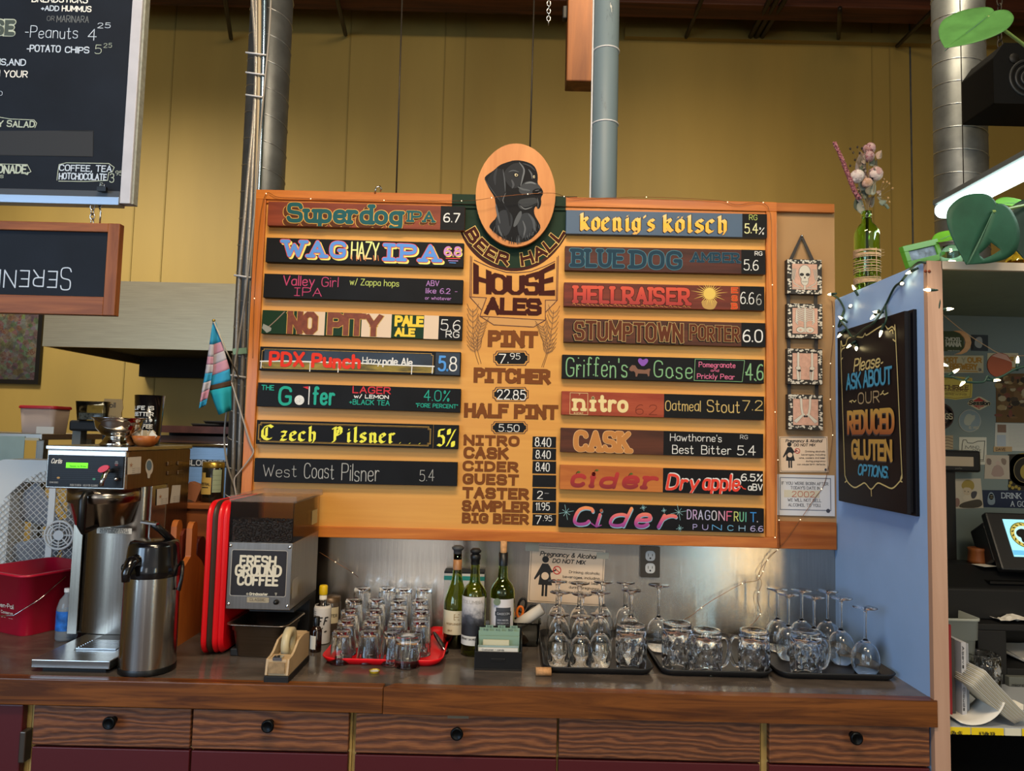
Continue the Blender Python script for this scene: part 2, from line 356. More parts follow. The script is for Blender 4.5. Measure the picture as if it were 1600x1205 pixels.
BL = {'o': "@1.4,6.2 0,5 0,1.2 1.4,0 3,1.2 3,5", 'e': "3,.9 1.6,0 0,1.2 0,5 1.6,6.3 3,5 .4,3", 'n': "-.3,5.4 .6,6.3 .6,.6 1.5,0;.6,5 2.2,6.3 3.2,5.2 3.2,.8 4.2,0",
'i': "-.3,5.4 .6,6.3 .6,.6 1.6,0;.3,8 .9,8.6", 'g': "3,5.2 1.4,6.2 0,5 0,1.6 1.4,.4 3,1.6;3,6.4 3,-.4 1.6,-1.6 .2,-1", 's': "3.1,5.4 1.7,6.3 .2,5.2 .4,3.8 2.8,2.6 3,1 1.5,0 0,.9",
'l': "-.3,9 .6,10 .6,.6 1.6,0", 'c': "3,5.2 1.6,6.3 0,5 0,1.2 1.6,0 3,.9", 'h': "-.3,9 .6,10 .6,.6 1.4,0;.6,5 2.2,6.3 3.2,5.2 3.2,.6 2.2,-1", 'z': "0,5.6 .8,6.2 3,5.8 .2,.4 2.4,.2 3.4,.8;.6,3.2 2.6,3.2",
'r': "-.3,5.4 .6,6.3 .6,.6 1.5,0;.6,5 2,6.4 3,5.6", 'k': "-.3,9 .6,10 .6,.6 1.4,0;.8,4.8 2.6,6.3 3.4,5.2 1.2,3.4;1.6,3.4 3.2,.8 4.2,.2", '\u00f6': "@1.4,6.2 0,5 0,1.2 1.4,0 3,1.2 3,5;.4,8 .9,8.6;2.2,8 2.7,8.6",
'C': "5.4,8.6 3.6,10 1.2,9 0,6.8 0,2.6 1.4,.8 3.4,0 5.2,1.2;2.2,8.4 2.2,1.8", 'P': "0,8.4 1.6,10 1.6,.6 .2,-.4;1.6,8.8 3.4,10 4.8,8.8 4.8,5.8 3,4.4 1.6,5.2;3.2,8.6 3.2,5.6", '5': "4.6,10 1,9.6 .8,5.8;.8,5.8 3,6.2 4.4,4.8 4.4,1.4 2.6,0 .2,.8"}
SLAB_I = "0,0 4,0;2,0 2,10;0,10 4,10"
def glyph(ch, smooth, slab, black=0):
    src = BL[ch] if black and ch in BL else SLAB_I if (ch == 'I' and slab) else G.get(ch, '')
    out = []
    for st in src.split(';'):
        if not st: continue
        fl = st[0] if st[0] in '~@' else ''
        pts = [tuple(float(q) for q in p.split(',')) for p in st.lstrip('~@').split()]
        if fl == '~' and smooth: pts = chaikin(pts, 2)
        if fl == '@':
            if smooth: pts = chaikin(pts, 2, True)
            out.append((pts, True)); continue
        out.append((pts, False))
    return out
def layout(text, smooth=True, slab=False, gap=2.0, serif=0, slant=0, jit=0, space=4.0, black=0):
    x = 0; S = []
    rnd = random.Random(text)
    for ch in text:
        if ch == ' ': x += space; continue
        g = glyph(ch, smooth, slab, black)
        if black > 6.4: g = [([(a, b*black/6.3 if b <= 6.3 else black+(b-6.3)*(10-black)/3.7) for a, b in st], c) for st, c in g]
        if not g: x += space; continue
        mx = max(p[0] for st, c in g for p in st); mn = min(0, min(p[0] for st, c in g for p in st))
        dy = rnd.uniform(-jit, jit); sc = 1+rnd.uniform(-jit, jit)*.08
        for st, c in g:
            S.append(([((px-mn)*sc+x+py*slant, py*sc+dy) for px, py in st], c))
            if serif and not c:
                for e, e2 in ((st[0], st[1]), (st[-1], st[-2])):
                    if abs(e2[1]-e[1]) > 1.2*abs(e2[0]-e[0]) and (abs(e[1]) < .3 or abs(e[1]-10) < .3 or abs(e[1]-6.4) < .3):
                        S.append(([((e[0]-mn-serif)*sc+x+e[1]*slant, e[1]*sc+dy), ((e[0]-mn+serif)*sc+x+e[1]*slant, e[1]*sc+dy)], False))
        x += (mx-mn)*sc+gap
    return S, max(x-gap, .5)
def ribbon(mb, pts, w, z, m, closed=False, cap='round', nib=None, warp=None):
    fw = warp or (lambda p: p)
    p = [Vector((a, b)) for a, b in pts]
    q = [p[0]]
    for a in p[1:]:
        if (a-q[-1]).length > w*.02: q.append(a)
    if closed and (q[0]-q[-1]).length < w*.02: q.pop()
    p = q
    if len(p) < 2: p = [p[0]-Vector((0, w*.2)), p[0]+Vector((0, w*.2))]
    if nib:
        nx, ny = math.cos(nib)*w*.5, math.sin(nib)*w*.5
        for i in range(len(p) if closed else len(p)-1):
            a, b = p[i], p[(i+1) % len(p)]
            v = [(a.x-nx, a.y-ny), (b.x-nx, b.y-ny), (b.x+nx, b.y+ny), (a.x+nx, a.y+ny)]
            mb.sheet([fw(t) for t in v], z+i*1.5e-5, m)
        ribbon(mb, pts, w*.28, z+3e-4, m, closed, 'butt', None, warp); return
    # split at sharp corners
    n = len(p); segs = [[p[0]]]
    if not closed:
        for i in range(1, n):
            segs[-1].append(p[i])
            if i < n-1:
                a = (p[i]-p[i-1]).normalized(); b = (p[i+1]-p[i]).normalized()
                if a.dot(b) < -.35: segs.append([p[i]])
    else: segs = [p]
    for k, sg in enumerate(segs):
        n = len(sg); L = []; R = []
        for i in range(n):
            if closed: a = (sg[i]-sg[i-1]).normalized(); b = (sg[(i+1) % n]-sg[i]).normalized()
            else:
                a = (sg[i]-sg[i-1]).normalized() if i else (sg[1]-sg[0]).normalized()
                b = (sg[i+1]-sg[i]).normalized() if i < n-1 else a
            t = a+b; t = t.normalized() if t.length > 1e-6 else a
            nn = Vector((-t.y, t.x)); d = max(.5, nn.dot(Vector((-a.y, a.x))))
            pos = sg[i]
            if not closed and cap == 'square':
                if i == 0: pos = pos - a*w*.5
                if i == n-1: pos = pos + a*w*.5
            L.append(pos+nn*(w*.5/d)); R.append(pos-nn*(w*.5/d))
        zz = z+k*2e-5
        vs = []
        for a, b in zip(L, R): vs += [fw((a.x, a.y)), fw((b.x, b.y))]
        rng = range(n) if closed else range(n-1)
        mb.add([(x, y, zz+3e-6*i) for i, (x, y) in enumerate(vs)], [(2*i, 2*i+1, 2*((i+1) % n)+1, 2*((i+1) % n)) for i in rng], m)
        if cap == 'round' and not closed:
            for e in (sg[0], sg[-1]):
                mb.sheet([fw((e.x+w*.5*math.cos(2*math.pi*j/10), e.y+w*.5*math.sin(2*math.pi*j/10))) for j in range(10)], zz-1e-5, m)
def write(mb, text, x0, y0, x1, y1, m, w=.12, z=.0008, cap='round', smooth=True, slab=False, serif=0, slant=0, gap=2.0, jit=0, outline=None, layers=None, nib=None, warp=None, space=4.0, top=10.0, black=0):
    """letters fitted to the box x0..x1 (run) and y0..y1 (baseline to cap height); w is stroke / height.
    outline = (material, extra width ratio); layers = [(material, dx, dy, extra)] drawn beneath, dx dy in heights"""
    S, Wd = layout(text, smooth, slab, gap, serif, slant, jit, space, black)
    h = y1-y0; ww = w*h; sx = (x1-x0-ww)/Wd if Wd > .6 else h/10; sy = h/top
    sy2 = (h-ww)/top
    jobs = []
    for L in (layers or []): jobs.append((L[0], L[1]*h, L[2]*h, ww*(1+L[3])))
    if outline: jobs.append((outline[0], 0, 0, ww*(1+outline[1])))
    jobs.append((m, 0, 0, ww))
    for j, (mm, dx, dy, wid) in enumerate(jobs):
        for i, (st, c) in enumerate(S):
            pts = [(x0+ww/2+a*sx+dx, y0+ww/2+b*sy2+dy) for a, b in st]
            ribbon(mb, pts, wid, z+j*.0007+(i % 16)*3.5e-5, mm, c, cap, nib, warp)
def wpx(mb, fr, text, a, b, m, z=.0008, zf=None, **k):
    """as write(), the box given by two picture points: left end of the baseline, right end at cap height"""
    p, q = fr.l(*a, zf if zf is not None else z), fr.l(*b, zf if zf is not None else z)
    if hasattr(fr, 'h') and 'warp' not in k: k['warp'] = lambda t: (t[0], min(-.0008, max(t[1], .0008-fr.h)))
    write(mb, text, p[0], p[1], q[0], q[1], m, z=z, **k)
# ================================================================ materials of the place
YELLOW = P('yellow_wall_paint', '9c8240', .6, var=.10, scale=1.4, stretch=(1.4, 1, .25))
ROUGHWOOD = RINGWOOD('weathered_fir', '3c2014', '5e351e', '82502e')
ROUGHWOOD2 = RINGWOOD('weathered_fir_pale', '3e2215', '663a20', '8a5630', .8)
EDGE = WOOD('counter_edge_oak', '482610', '78461c', 'x', 30, .4, (.38, .62), .1, coat=.2)
BURG = P('burgundy_paint', '4a1118', .45)
CREAMWOOD = WOOD('pine_stile', 'a58a50', 'c2a668', 'z', 18, .6)
DARKBEAM = WOOD('dark_stained_beam', '2e160c', '5a2e18', 'x', 12, .6)
GLULAM = WOOD('red_fir_beam', '5e3216', '8a5226', 'z', 10, .55)
BLUE = P('blue_paint', '94b8ea', .5, var=.05, scale=5)
RAWEDGE = WOOD('pinkish_wood_edge', 'a5826c', 'bd9a84', 'z', 9, .6)
GALV = P('galvanised_steel', '6c7072', .48, .75, var=.25, scale=9, bmp=.05)
BLACK = P('black_plastic', '0b0b0c', .35)
BLACKM = P('black_matt', '101011', .6)
WHITE = P('white_plastic', 'd8d8da', .4)
CHROME = P('chrome', 'c8c8c8', .12, 1.0)
STEELX = STEEL('brushed_steel', 'b4b0a8', .3, 'x')
STEELZ = STEEL('brushed_steel_upright', '9a968e', .27, 'z')
STEELD = STEEL('brushed_steel_dull', '77736c', .36, 'x')

# ---------------------------------------------------------------- shell
def slab(name, a, b, m, **k):
    return struct(MB().box(a, b, m).build(name, **k))
YB = 6.0
slab('floor', (-5, -4, -.1), (5, YB+.1, 0), P('floor_concrete', '5b4a40', .5, var=.2, scale=3))
wb = slab('wall_back', (-5, YB, 0), (5, YB+.1, 5.7), YELLOW)
slab('wall_left', (-5.1, -4, 0), (-5, YB+.1, 5.7), YELLOW)
slab('wall_right', (5, -4, 0), (5.1, YB+.1, 5.7), YELLOW)
slab('ceiling', (-5, -4, 5.7), (5, YB+.1, 5.8), DARKBEAM)
# panel seams on the yellow wall
for i, px in enumerate((215, 262, 540, 690, 722, 1364, 1392, 1424)):
    x = PY(px, 240, YB).x
    m = P('seam_paint', '8c763a', .7) if px != 1424 else GALV
    slab('trim_%d' % (i+1), (x-.006, YB-.006, 0), (x+.006, YB, 5.6), m)
z = PY(1250, 58, YB-.06).z
slab('trim_20', (.9, YB-.06, z-.03), (5, YB, z+.05), YELLOW)
slab('trim_21', (-5, YB-.05, PY(700, 20, YB).z), (5, YB, 5.6), P('wall_shade_paint', '86682c', .7))  # darker band paints the shade along the top of the wall
# ceiling beam along the back
zb = PY(1000, 10, 5.4).z
bm = MB().box((-3.3, 5.35, zb), (5, 5.55, 5.7), DARKBEAM).build('trim_30', bevel=.01); struct(bm)
# fir beam end and painted steel post behind the board
a, b = PY(885, 126, 3.6), PY(926, 131, 3.6)
bm = MB().box((a.x, 3.6, a.z), (b.x+.03, 3.72, 5.7), GLULAM)
bm.box((a.x-.025, 3.62, a.z+.35), (a.x, 3.66, a.z+.42), BLACKM)
struct(bm.build('trim_31', bevel=.006))
a = PY(945, 200, 3.0)
post = thing('steel_post', 'round steel post in chipped grey-blue paint rising behind the beer board', 'post', (a.x, 3.0, 0))
PAINTED = None
m_, nt_, b_ = nodes('chipped_post_paint')
f_ = noise(nt_, coord(nt_, (3, 3, .8)), 4.5, 6, .65)
nt_.links.new(ramp(nt_, f_, [(.58, '6d7f88'), (.63, '5c6c76'), (.655, 'c9cac4')]), b_.inputs['Base Color']); inp(b_, Roughness=.5)
PAINTED = m_
MB().lathe([(.001, 0), (.055, 0), (.055, 5.6), (.001, 5.6)], PAINTED, 28).build('pipe', post)
mb = MB()
for py in (82, 196):
    zz = PY(945, py, 3.0).z
    mb.tube([(.0565*math.cos(t*.3), .0565*math.sin(t*.3), zz) for t in range(21)], .0035, WHITE, 6, True)
mb.build('cable_tie', post)
MB().tube([(-.059, -.012, 1.0), (-.059, -.012, 5.6)], .004, WHITE, 6).build('cable', post)

# ---------------------------------------------------------------- spiral ducts
def duct(name, px, py, Y, r, label, z0=0):
    p = PY(px, py, Y)
    t = thing(name, label, 'duct', (p.x, Y, z0))
    MB().lathe([(.001, 0), (r, 0), (r, 5.65-z0), (.001, 5.65-z0)], GALV, 40).build('pipe', t)
    pitch = .115; n = int((5.6-z0)/pitch*20)
    mb = MB(); mb.tube([((r)*math.cos(-i*2*math.pi/20), (r)*math.sin(-i*2*math.pi/20), .02+i*pitch/20) for i in range(n)], .0032, P('duct_seam', 'a9adb0', .35, .9), 5)
    mb.build('seam', t)
    return t
duct('spiral_duct', 418, 150, 3.0, .088, 'galvanised spiral duct rising from behind the left end of the beer board')
duct('spiral_duct', 1500, 200, 3.5, .118, 'wide galvanised spiral duct rising behind the shelf unit and tube light')
# armoured cables strapped in front of the left duct
def armour():
    m, nt, b = nodes('armoured_cable')
    t = nt.nodes.new('ShaderNodeTexCoord'); w = nt.nodes.new('ShaderNodeTexWave'); w.bands_direction = 'Z'; w.inputs['Scale'].default_value = 62
    nt.links.new(t.outputs['Object'], w.inputs['Vector'])
    nt.links.new(ramp(nt, w.outputs[1], [(.3, '4a4540'), (.6, 'c4bdb2')]), b.inputs['Base Color']); inp(b, Roughness=.4, Metallic=.5)
    return m
ARM = armour()
CABG = P('grey_cable', '9a938a', .5)
cabs = [(392, 400, 386, 372, 362, ARM, .0085, 'ribbed armoured cable running up the left duct, outermost of the bundle'),
        (400, 400, 393, 383, 370, ARM, .0085, 'ribbed armoured cable running up the left duct, second of the bundle'),
        (406, 405, 400, 391, 378, P('tan_cable', 'b7a483', .5), .007, 'smooth tan cable running up the left duct beside the armoured cables'),
        (414, 411, 404, 394, 381, P('bright_conduit', '8ba6bd', .25, .9), .011, 'shiny straight conduit running up the front of the left duct')]
for q in cabs:
    t = MB().tube(catmull([PY(x, y, 2.86) for x, y in zip(q[:5], (-40, 120, 300, 480, 830))], 8), q[6], q[5], 8).build('cable', None)
    tag(t, q[7], 'cable', 'cables on the duct')
t = MB().tube(catmull([PY(x, y, 2.84) for x, y in ((424, -20), (420, 60), (408, 190), (398, 330), (386, 440), (372, 540), (352, 660), (354, 720), (372, 776))], 6), .004, CABG, 6).build('cable')
tag(t, 'thin grey loose cable looping down past the flag beside the duct', 'cable')
t = MB().tube(catmull([PY(x, y, 2.44) for x, y in ((362, 598), (378, 650), (390, 690), (396, 706), (388, 720), (374, 738), (366, 752), (372, 790))], 6), .0028, CABG, 6).build('cable')
tag(t, 'thin grey cable bowing across the left edge of the beer board', 'cable')
for i, (py, x0, x1) in enumerate(((82, 384, 416), (113, 384, 414), (148, 384, 411), (430, 366, 392), (586, 358, 384))):
    a, b = PY(x0, py, 2.845), PY(x1, py+4, 2.845)
    tag(MB().tube([a, b], .004, WHITE, 6).build('cable_tie'), 'white zip tie around the duct cables, '+('topmost', 'second from the top', 'third from the top', 'fourth from the top, above the flag', 'lowest, beside the flag')[i], 'cable tie', 'zip ties on the cables')
# chalky green tape and the pole at the flag
t = MB().tube([PY(390, 440, 2.95), PY(368, 800, 2.95)], .022, P('grey_pole', '55585c', .45, .4), 16).build('pole')
tag(t, 'dark grey metal pole standing beside the left edge of the beer board', 'pole')

# ---------------------------------------------------------------- rods and braces near the ceiling
RODM = P('dark_rod', '2a221a', .5, .5)
for q, lab in (((1098, -5, 1072, 58), 'thin dark brace rod near the ceiling, nearest the steel post'), ((1205, -5, 1172, 58), 'dark brace channel near the ceiling, left of the close trio'),
               ((1216, -5, 1181, 58), 'dark brace channel near the ceiling, middle of the close trio'), ((1229, -5, 1190, 58), 'dark brace channel near the ceiling, right of the close trio'),
               ((1452, 22, 1402, 72), 'thin dark brace rod near the ceiling beside the wide duct'), ((1312, 20, 1310, 60), 'short dark rod hanging below the ceiling beam'),
               ((526, -5, 540, 54), 'bent dark rod hanging near the ceiling right of the left duct'), ((351, -5, 361, 60), 'crooked dark wire hanging near the ceiling left of the left duct')):
    p0, p1 = PY(q[0], q[1], 5.2), PY(q[2], q[3], 5.95)
    r = .021 if 'channel' in lab else .018
    tag(MB().tube([p0 + (p0-p1)*.15, p0, p1], r, RODM, 6).build('brace_rod'), lab, 'rod', 'ceiling brace rods')
# hanging wires and chain
for x0, x1, y1, lab in ((629, 619, 300, 'thin grey hanging rod running up from the board beside its hook'), (835, 828, 232, 'dark twisted wire running up from behind the dog plaque')):
    tag(MB().tube([PY(x0, -20, 2.47), PY(x1, y1+6, 2.47)], .0028, P('wire_grey', '3a352e', .5, .6), 6).build('hanging_wire'), lab, 'wire', 'wires holding the board')
def chain(mb, p0, p1, n, m, w=.007, r=.0018):
    d = (p1-p0)/n; L = d.length
    for i in range(n):
        c = p0+d*(i+.5); a = i % 2
        pts = [(c.x+(w*math.cos(t) if a else 0), c.y+(0 if a else w*math.cos(t)), c.z+L*.68*math.sin(t)) for t in [k*math.pi/5 for k in range(10)]]
        mb.tube(pts, r, m, 5, True)
mb = MB(); chain(mb, PY(858, -15, 2.2), PY(857, 38, 2.2), 9, CHROME, .006, .0017)
tag(mb.build('chain'), 'short loose end of steel chain hanging at the top, left of the fir beam', 'chain')

# ---------------------------------------------------------------- half wall, panel behind the board, splashback
XR = 1.135
ZT = PY(300, 786, 2.54).z
HALF = WOOD('stained_fir_board', '6a3a1c', '9a5a2c', 'x', 10, .5)
slab('wall_counter', (-1.32, 2.54, 0), (XR, 2.66, ZT-.02), HALF)
struct(MB().box((-1.34, 2.525, ZT-.02), (-.7, 2.68, ZT), HALF).build('trim_40', bevel=.003))
PANEL = P('tan_panel_paint', 'a07c52', .6, var=.06, scale=4)
zt, zb_ = PY(1260, 319, 2.5).z, PY(1260, 858, 2.5).z
slab('wall_panel', (-.86, 2.507, zb_), (XR, 2.54, zt), PANEL)
TRIMW = WOOD('trim_fir', '84461c', 'b06a30', 'x', 12, .45)
z1 = PY(1260, 332, 2.495).z
struct(MB().box((.9, 2.49, z1), (XR-.006, 2.507, zt), TRIMW).build('trim_41', bevel=.002))
struct(MB().box((.9, 2.492, zb_), (XR-.006, 2.507, PY(1260, 816, 2.49).z), TRIMW).build('trim_42', bevel=.002))
slab('wall_splashback', (-.76, 2.519, .93), (XR, 2.54, zb_-.002), STEEL('splashback_steel', 'b4aca2', .25, 'z', .08, .88, .25))

# ---------------------------------------------------------------- worktop
CTOP = None
m_, nt_, b_ = nodes('slate_laminate')
v_ = coord(nt_, (1, 2.2, 1)); f_ = noise(nt_, v_, 5, 8, .62, .6)
nt_.links.new(ramp(nt_, f_, [(.3, '3a3532'), (.5, '504842'), (.68, '665c54')]), b_.inputs['Base Color'])
f2_ = noise(nt_, v_, 14, 5, .6); r_ = ramp(nt_, f2_, [(.3, (.09,)*3), (.7, (.24,)*3)]); nt_.links.new(r_, b_.inputs['Roughness'])
CTOP = m_
wt = thing('worktop', 'long dark slate-look worktop with a wooden front edge', 'worktop', (0, 2.2, .93))
MB().box((-2.6, -.232, -.03), (-1.325, .62, 0), CTOP).box((-1.325, -.232, -.03), (XR, .319, 0), CTOP).build('surface', wt)
xs = PY(612, 1072, 1.95).x
MB().box((-2.6, -.265, -.066), (xs-.02, -.232, .002), EDGE).build('edge_strip', wt, bevel=.003)
mb = MB().prism([(xs-.02, -.265), (XR+.004, -.265), (XR+.004, -.232), (xs+.005, -.232)], -.066, .0015, EDGE); mb.build('edge_strip', wt, bevel=.003)

# ---------------------------------------------------------------- cabinets
YD = 1.952
def xp(px): return PY(px, 1110, YD).x
ztop = .862; zdr = PY(700, 1180, YD).z; zdt = ztop-.004
KN = P('dark_bronze', '15181b', .38, .8)
def cabinet(x0, x1, fronts, label, knobs, woods):
    t = thing('base_cabinet', label, 'cabinet', ((x0+x1)/2, 2.2, 0)); cx = (x0+x1)/2
    MB().box((x0-cx, YD+.025-2.2, .0), (x1-cx, .3, ztop), CREAMWOOD).build('body', t)
    for (a, b), kn, wd in zip(fronts, knobs, woods):
        d = MB().box((a-cx, YD-2.2, zdr), (b-cx, YD+.022-2.2, zdt), wd).build('drawer', t, bevel=.0025)
        if kn:
            p = PY(kn[0], kn[1], YD-.02); M = Matrix.Translation((p.x-cx, YD-2.2, p.z)) @ Matrix.Rotation(math.pi/2, 4, 'X')
            k = MB().lathe([(.009, 0), (.007, .012), (.009, .016), (.0155, .02), (.017, .025), (.0155, .029), (.012, .030), (.011, .028), (0, .029)], KN, 22, M).build('knob', d)
        MB().box((a-cx, YD+.002-2.2, .06), (b-cx, YD+.022-2.2, zdr-.006), BURG).build('door', t, bevel=.002)
    return t
cabinet(xp(42), xp(549), ((xp(53), xp(299)), (xp(302), xp(546))), 'cabinet with two knobbed rough wood drawers under the coffee machine and grinder', ((172, 1129), (419, 1134)), (ROUGHWOOD, ROUGHWOOD2))
c2 = cabinet(xp(550), xp(1193), ((xp(557), xp(871)), (xp(874), xp(1188))), 'middle cabinet whose right-hand rough wood drawer has no knob', ((714, 1146), None), (ROUGHWOOD2, ROUGHWOOD))
p = PY(716, 1118, YD-.001)
MB().box((-.028, -.0015, -.008), (.028, 0, .008), P('faded_tape', '6e6250', .8)).build('faded_label', c2, loc=(p.x-c2.location.x, YD-2.2, p.z))
cabinet(xp(1194), XR-.003, ((xp(1202), xp(1452)),), 'narrow end cabinet with one knobbed drawer beside the blue partition', ((1337, 1153),), (ROUGHWOOD2,))
t = thing('base_cabinet', 'burgundy door cabinet at the left end with a steel hinge', 'cabinet', (-1.8, 2.2, 0))
MB().box((-.8, YD+.025-2.2, 0), (xp(41)+1.8, .3, ztop), CREAMWOOD).build('body', t)
MB().box((-.8, YD-2.2, .06), (xp(36)+1.8, YD+.022-2.2, ztop-.004), BURG).build('door', t, bevel=.003)
p = PY(40, 1166, YD)
MB().box((p.x+1.8-.012, YD-.01-2.2, p.z-.04), (p.x+1.8+.004, YD+.02-2.2, p.z+.04), P('hinge_steel', '5a534c', .4, .8)).build('hinge', t, bevel=.003)

# ---------------------------------------------------------------- shelf unit with the blue side
su = thing('shelf_unit', 'open shelf unit with a blue painted side panel at the end of the counter', 'shelf', (1.15, 2.3, 0))
ZU = 2.108; YF = 1.955; YK = 2.64; SHZ = PY(1530, 1136, YF).z
MB().box((XR-1.15, YF+.004-2.3, 0), (.006, YK-2.3, ZU), BLUE).build('side_panel', su)
MB().box((XR-1.15-.002, YF-.014-2.3, 0), (.024, YF+.004-2.3, ZU), RAWEDGE).build('edge_strip', su)
MB().box((.006, YF+.004-2.3, 0), (.022, YK-2.3, ZU), P('niche_grey_blue', '6a7876', .6)).build('inner_panel', su)
x2 = 2.3-1.15
MB().box((.022, YF-2.3, ZU-.022), (x2, YK-2.3, ZU), P('niche_underside', '7e8a76', .6, var=.05)).build('top_board', su)
MB().box((.022, YF-.014-2.3, ZU-.022), (x2, YF-2.3, ZU), P('pale_edge', 'cdbca8', .6)).build('top_edge', su)
MB().box((.022, YK-2.3, SHZ), (x2, YK+.02-2.3, ZU), P('niche_grey_blue', '6a7876', .6)).build('back_panel', su)
MB().box((.022, 2.12-2.3, 0), (x2, 2.14-2.3, SHZ-.02), P('shade_black', '040404', .9, spec=.1)).build('shade_panel', su)  # black panel stands in for the shade under the shelf
MB().box((.022, YF-2.3, SHZ-.02), (x2, YK-2.3, SHZ), P('shelf_laminate', '9aa0a8', .5)).build('shelf', su)
mb = MB(); Y_ = YF-.001
for a, b, m in ((1466, 1516, P('yellow_label', 'e0c418', .6)), (1518, 1568, P('yellow_label', 'e0c418', .6)), (1570, 1595, P('pale_label', 'd0cdb8', .6)), (1597, 1640, P('yellow_label', 'e0c418', .6))):
    p, q = PY(a, 1146, Y_), PY(b, 1146, Y_)
    mb.box((p.x-1.15, YF-.002-2.3, SHZ-.02), (q.x-1.15, YF-2.3, SHZ-.002), m)
FL = Frame((1.15, YF-.0025, 0), (1, 0, 0), (0, 0, 1))
def flip(f, mbx, text, a, b, m, **k):
    tmp = MB(); wpx(tmp, f, text, a, b, m, **k)
    M = Matrix.Translation(f.o - Vector((1.15, 2.3, 0))) @ f.M.to_3x3().to_4x4()
    mbx.add(tmp.v, tmp.f, m, False, M)
INK = P('black_ink', '151515', .7)
flip(FL, mb, 'Tuve OBo +OU', (1476, 1147.5), (1503, 1142.5), INK, w=.14)
flip(FL, mb, 'N YuBlo VUk', (1530, 1149), (1555, 1144), INK, w=.14)
mb.build('shelf_labels', su)
# the screws on the top corner
mb = MB()
for px in (1446, 1452):
    p = PY(px, 424, YF-.015); mb.lathe([(0, 0), (.004, 0), (.004, .002), (0, .002)], P('rust_screw', '7a3a20', .6, .5), 10, Matrix.Translation((p.x-1.15, YF-.014-2.3, p.z)) @ Matrix.Rotation(math.pi/2, 4, 'X'))
mb.build('screw', su)
# ================================================================ the beer board
def Z1(x, y): return (380+x/4.444, 280+y/4.444)
def Z2(x, y): return (380+x/4.444, 520+y/4.444)
def Z3(x, y): return (700+x/5.477, 210+y/5.477)
def Z4(x, y): return (700+x/4.635, 400+y/4.635)
def Z5(x, y): return (700+x/5.24, 620+y/5.24)
def Z6(x, y): return (860+x/4.324, 300+y/4.324)
def Z7(x, y): return (860+x/3.651, 530+y/3.651)
YBD = 2.462
BX0, BX1 = -.91, .909; BZ1 = 2.436; BZ0 = PY(1000, 851, YBD).z
FB = Frame((0, YBD, BZ0), (1, 0, 0), (0, 0, 1))
bd = thing('menu_board', 'big wooden beer board with a dark green arch and brown painted price lettering', 'menu board', M=FB.M)
PLY = WOOD('pine_ply', 'c88a3e', 'dca24e', 'x', 7, .45, (.3, .72), .05, coat=.15)
FRAMEW = WOOD('orange_fir_frame', 'a4541a', 'cc7c30', 'x', 16, .4, (.35, .65), .08, coat=.2)
FRAMEV = WOOD('orange_fir_frame_upright', 'a4541a', 'cc7c30', 'z', 16, .4, (.35, .65), .08, coat=.2)
FRAMEY = WOOD('orange_fir_upright_local', 'a4541a', 'cc7c30', 'y', 16, .4, (.35, .65), .08, coat=.2)
BH = BZ1-BZ0
MB().box((BX0+.01, .01, -.03), (BX1-.01, BH-.01, 0), PLY).build('panel', bd)
R = .05
MB().box((BX0, BH-.034, -.032), (BX1, BH, .012), FRAMEW).build('frame_rail', bd, bevel=.002); MB().box((BX0, 0, -.032), (BX1, .036, .012), FRAMEW).build('frame_rail', bd, bevel=.002)
MB().box((BX0, .036, -.032), (BX0+.036, BH-.034, .012), FRAMEY).build('frame_stile', bd, bevel=.002); MB().box((BX1-.037, .036, -.032), (BX1, BH-.034, .012), FRAMEY).build('frame_stile', bd, bevel=.002)
mb = MB()   # inner moulding step
mb.box((BX0+.036, BH-.046, 0), (BX1-.037, BH-.034, .006), FRAMEW)
mb.build('inner_moulding', bd, bevel=.0015)
# steel eye hook on the top rail
h = FB.l(590, 299)
mb = MB().tube([(h[0]-.006, h[1]-.012, .012), (h[0]-.004, h[1], .016), (h[0], h[1]+.01, .016), (h[0]+.01, h[1]+.014, .012), (h[0]+.014, h[1]+.006, .006), (h[0]+.01, h[1]-.002, .004)], .003, CHROME, 8)
mb.build('hook', bd)
# dark green arch with a brown border
GREEN = P('board_green', '0c2818', .55, spec=.2); BROWN = P('board_dark_brown', '3a1510', .6, spec=.2)
outer = [(28, 512), (45, 640), (108, 850), (165, 960), (258, 1062), (380, 1138), (565, 1182), (745, 1142), (872, 1058), (962, 955), (1018, 865), (1078, 700), (1098, 640), (1106, 532)]
inner = [(46, 514), (70, 640), (130, 840), (188, 945), (275, 1040), (390, 1112), (565, 1155), (735, 1116), (855, 1036), (945, 935), (998, 850), (1056, 695), (1074, 640), (1083, 534)]
mb = MB().sheet([FB.l(*Z3(*p), .0005) for p in chaikin(outer, 2)], .0005, BROWN).sheet([FB.l(*Z3(*p), .001) for p in chaikin(inner, 2)], .001, GREEN)
a, b = FB.l(707, 303), FB.l(884, 311)
mb.box((a[0], BH-.0465, .004), (b[0], BH-.0335, .0066), GREEN).box((a[0], BH-.034, .01), (b[0], BH+.0005, .0127), GREEN)
mb.build('painted_arch', bd)
GOLDL = P('gold_line', 'd8b45e', .5); LETB = P('letter_red_brown', '3e150e', .6, spec=.15)
mb = MB()
tmp = MB(); write(tmp, 'BEER  HALL', 0, 0, 9.6, 1, LETB, w=.24, z=.0014, cap='square', smooth=False, outline=(GOLDL, .42), gap=2.2, space=3.2)
def arc(x, y):
    t = (x/9.6-.5)*2*1.04; k = y-.5
    rx = 452-112*k; ry = 532-112*k
    return FB.l(*Z3(572+rx*math.sin(t), 545+ry*math.cos(t)), .0014)
mb.add([(*arc(x, y), z) for x, y, z in tmp.v], tmp.f, LETB)
k0 = len(mb.mi)-len(tmp.mi)
gi = mb.slot(GOLDL)
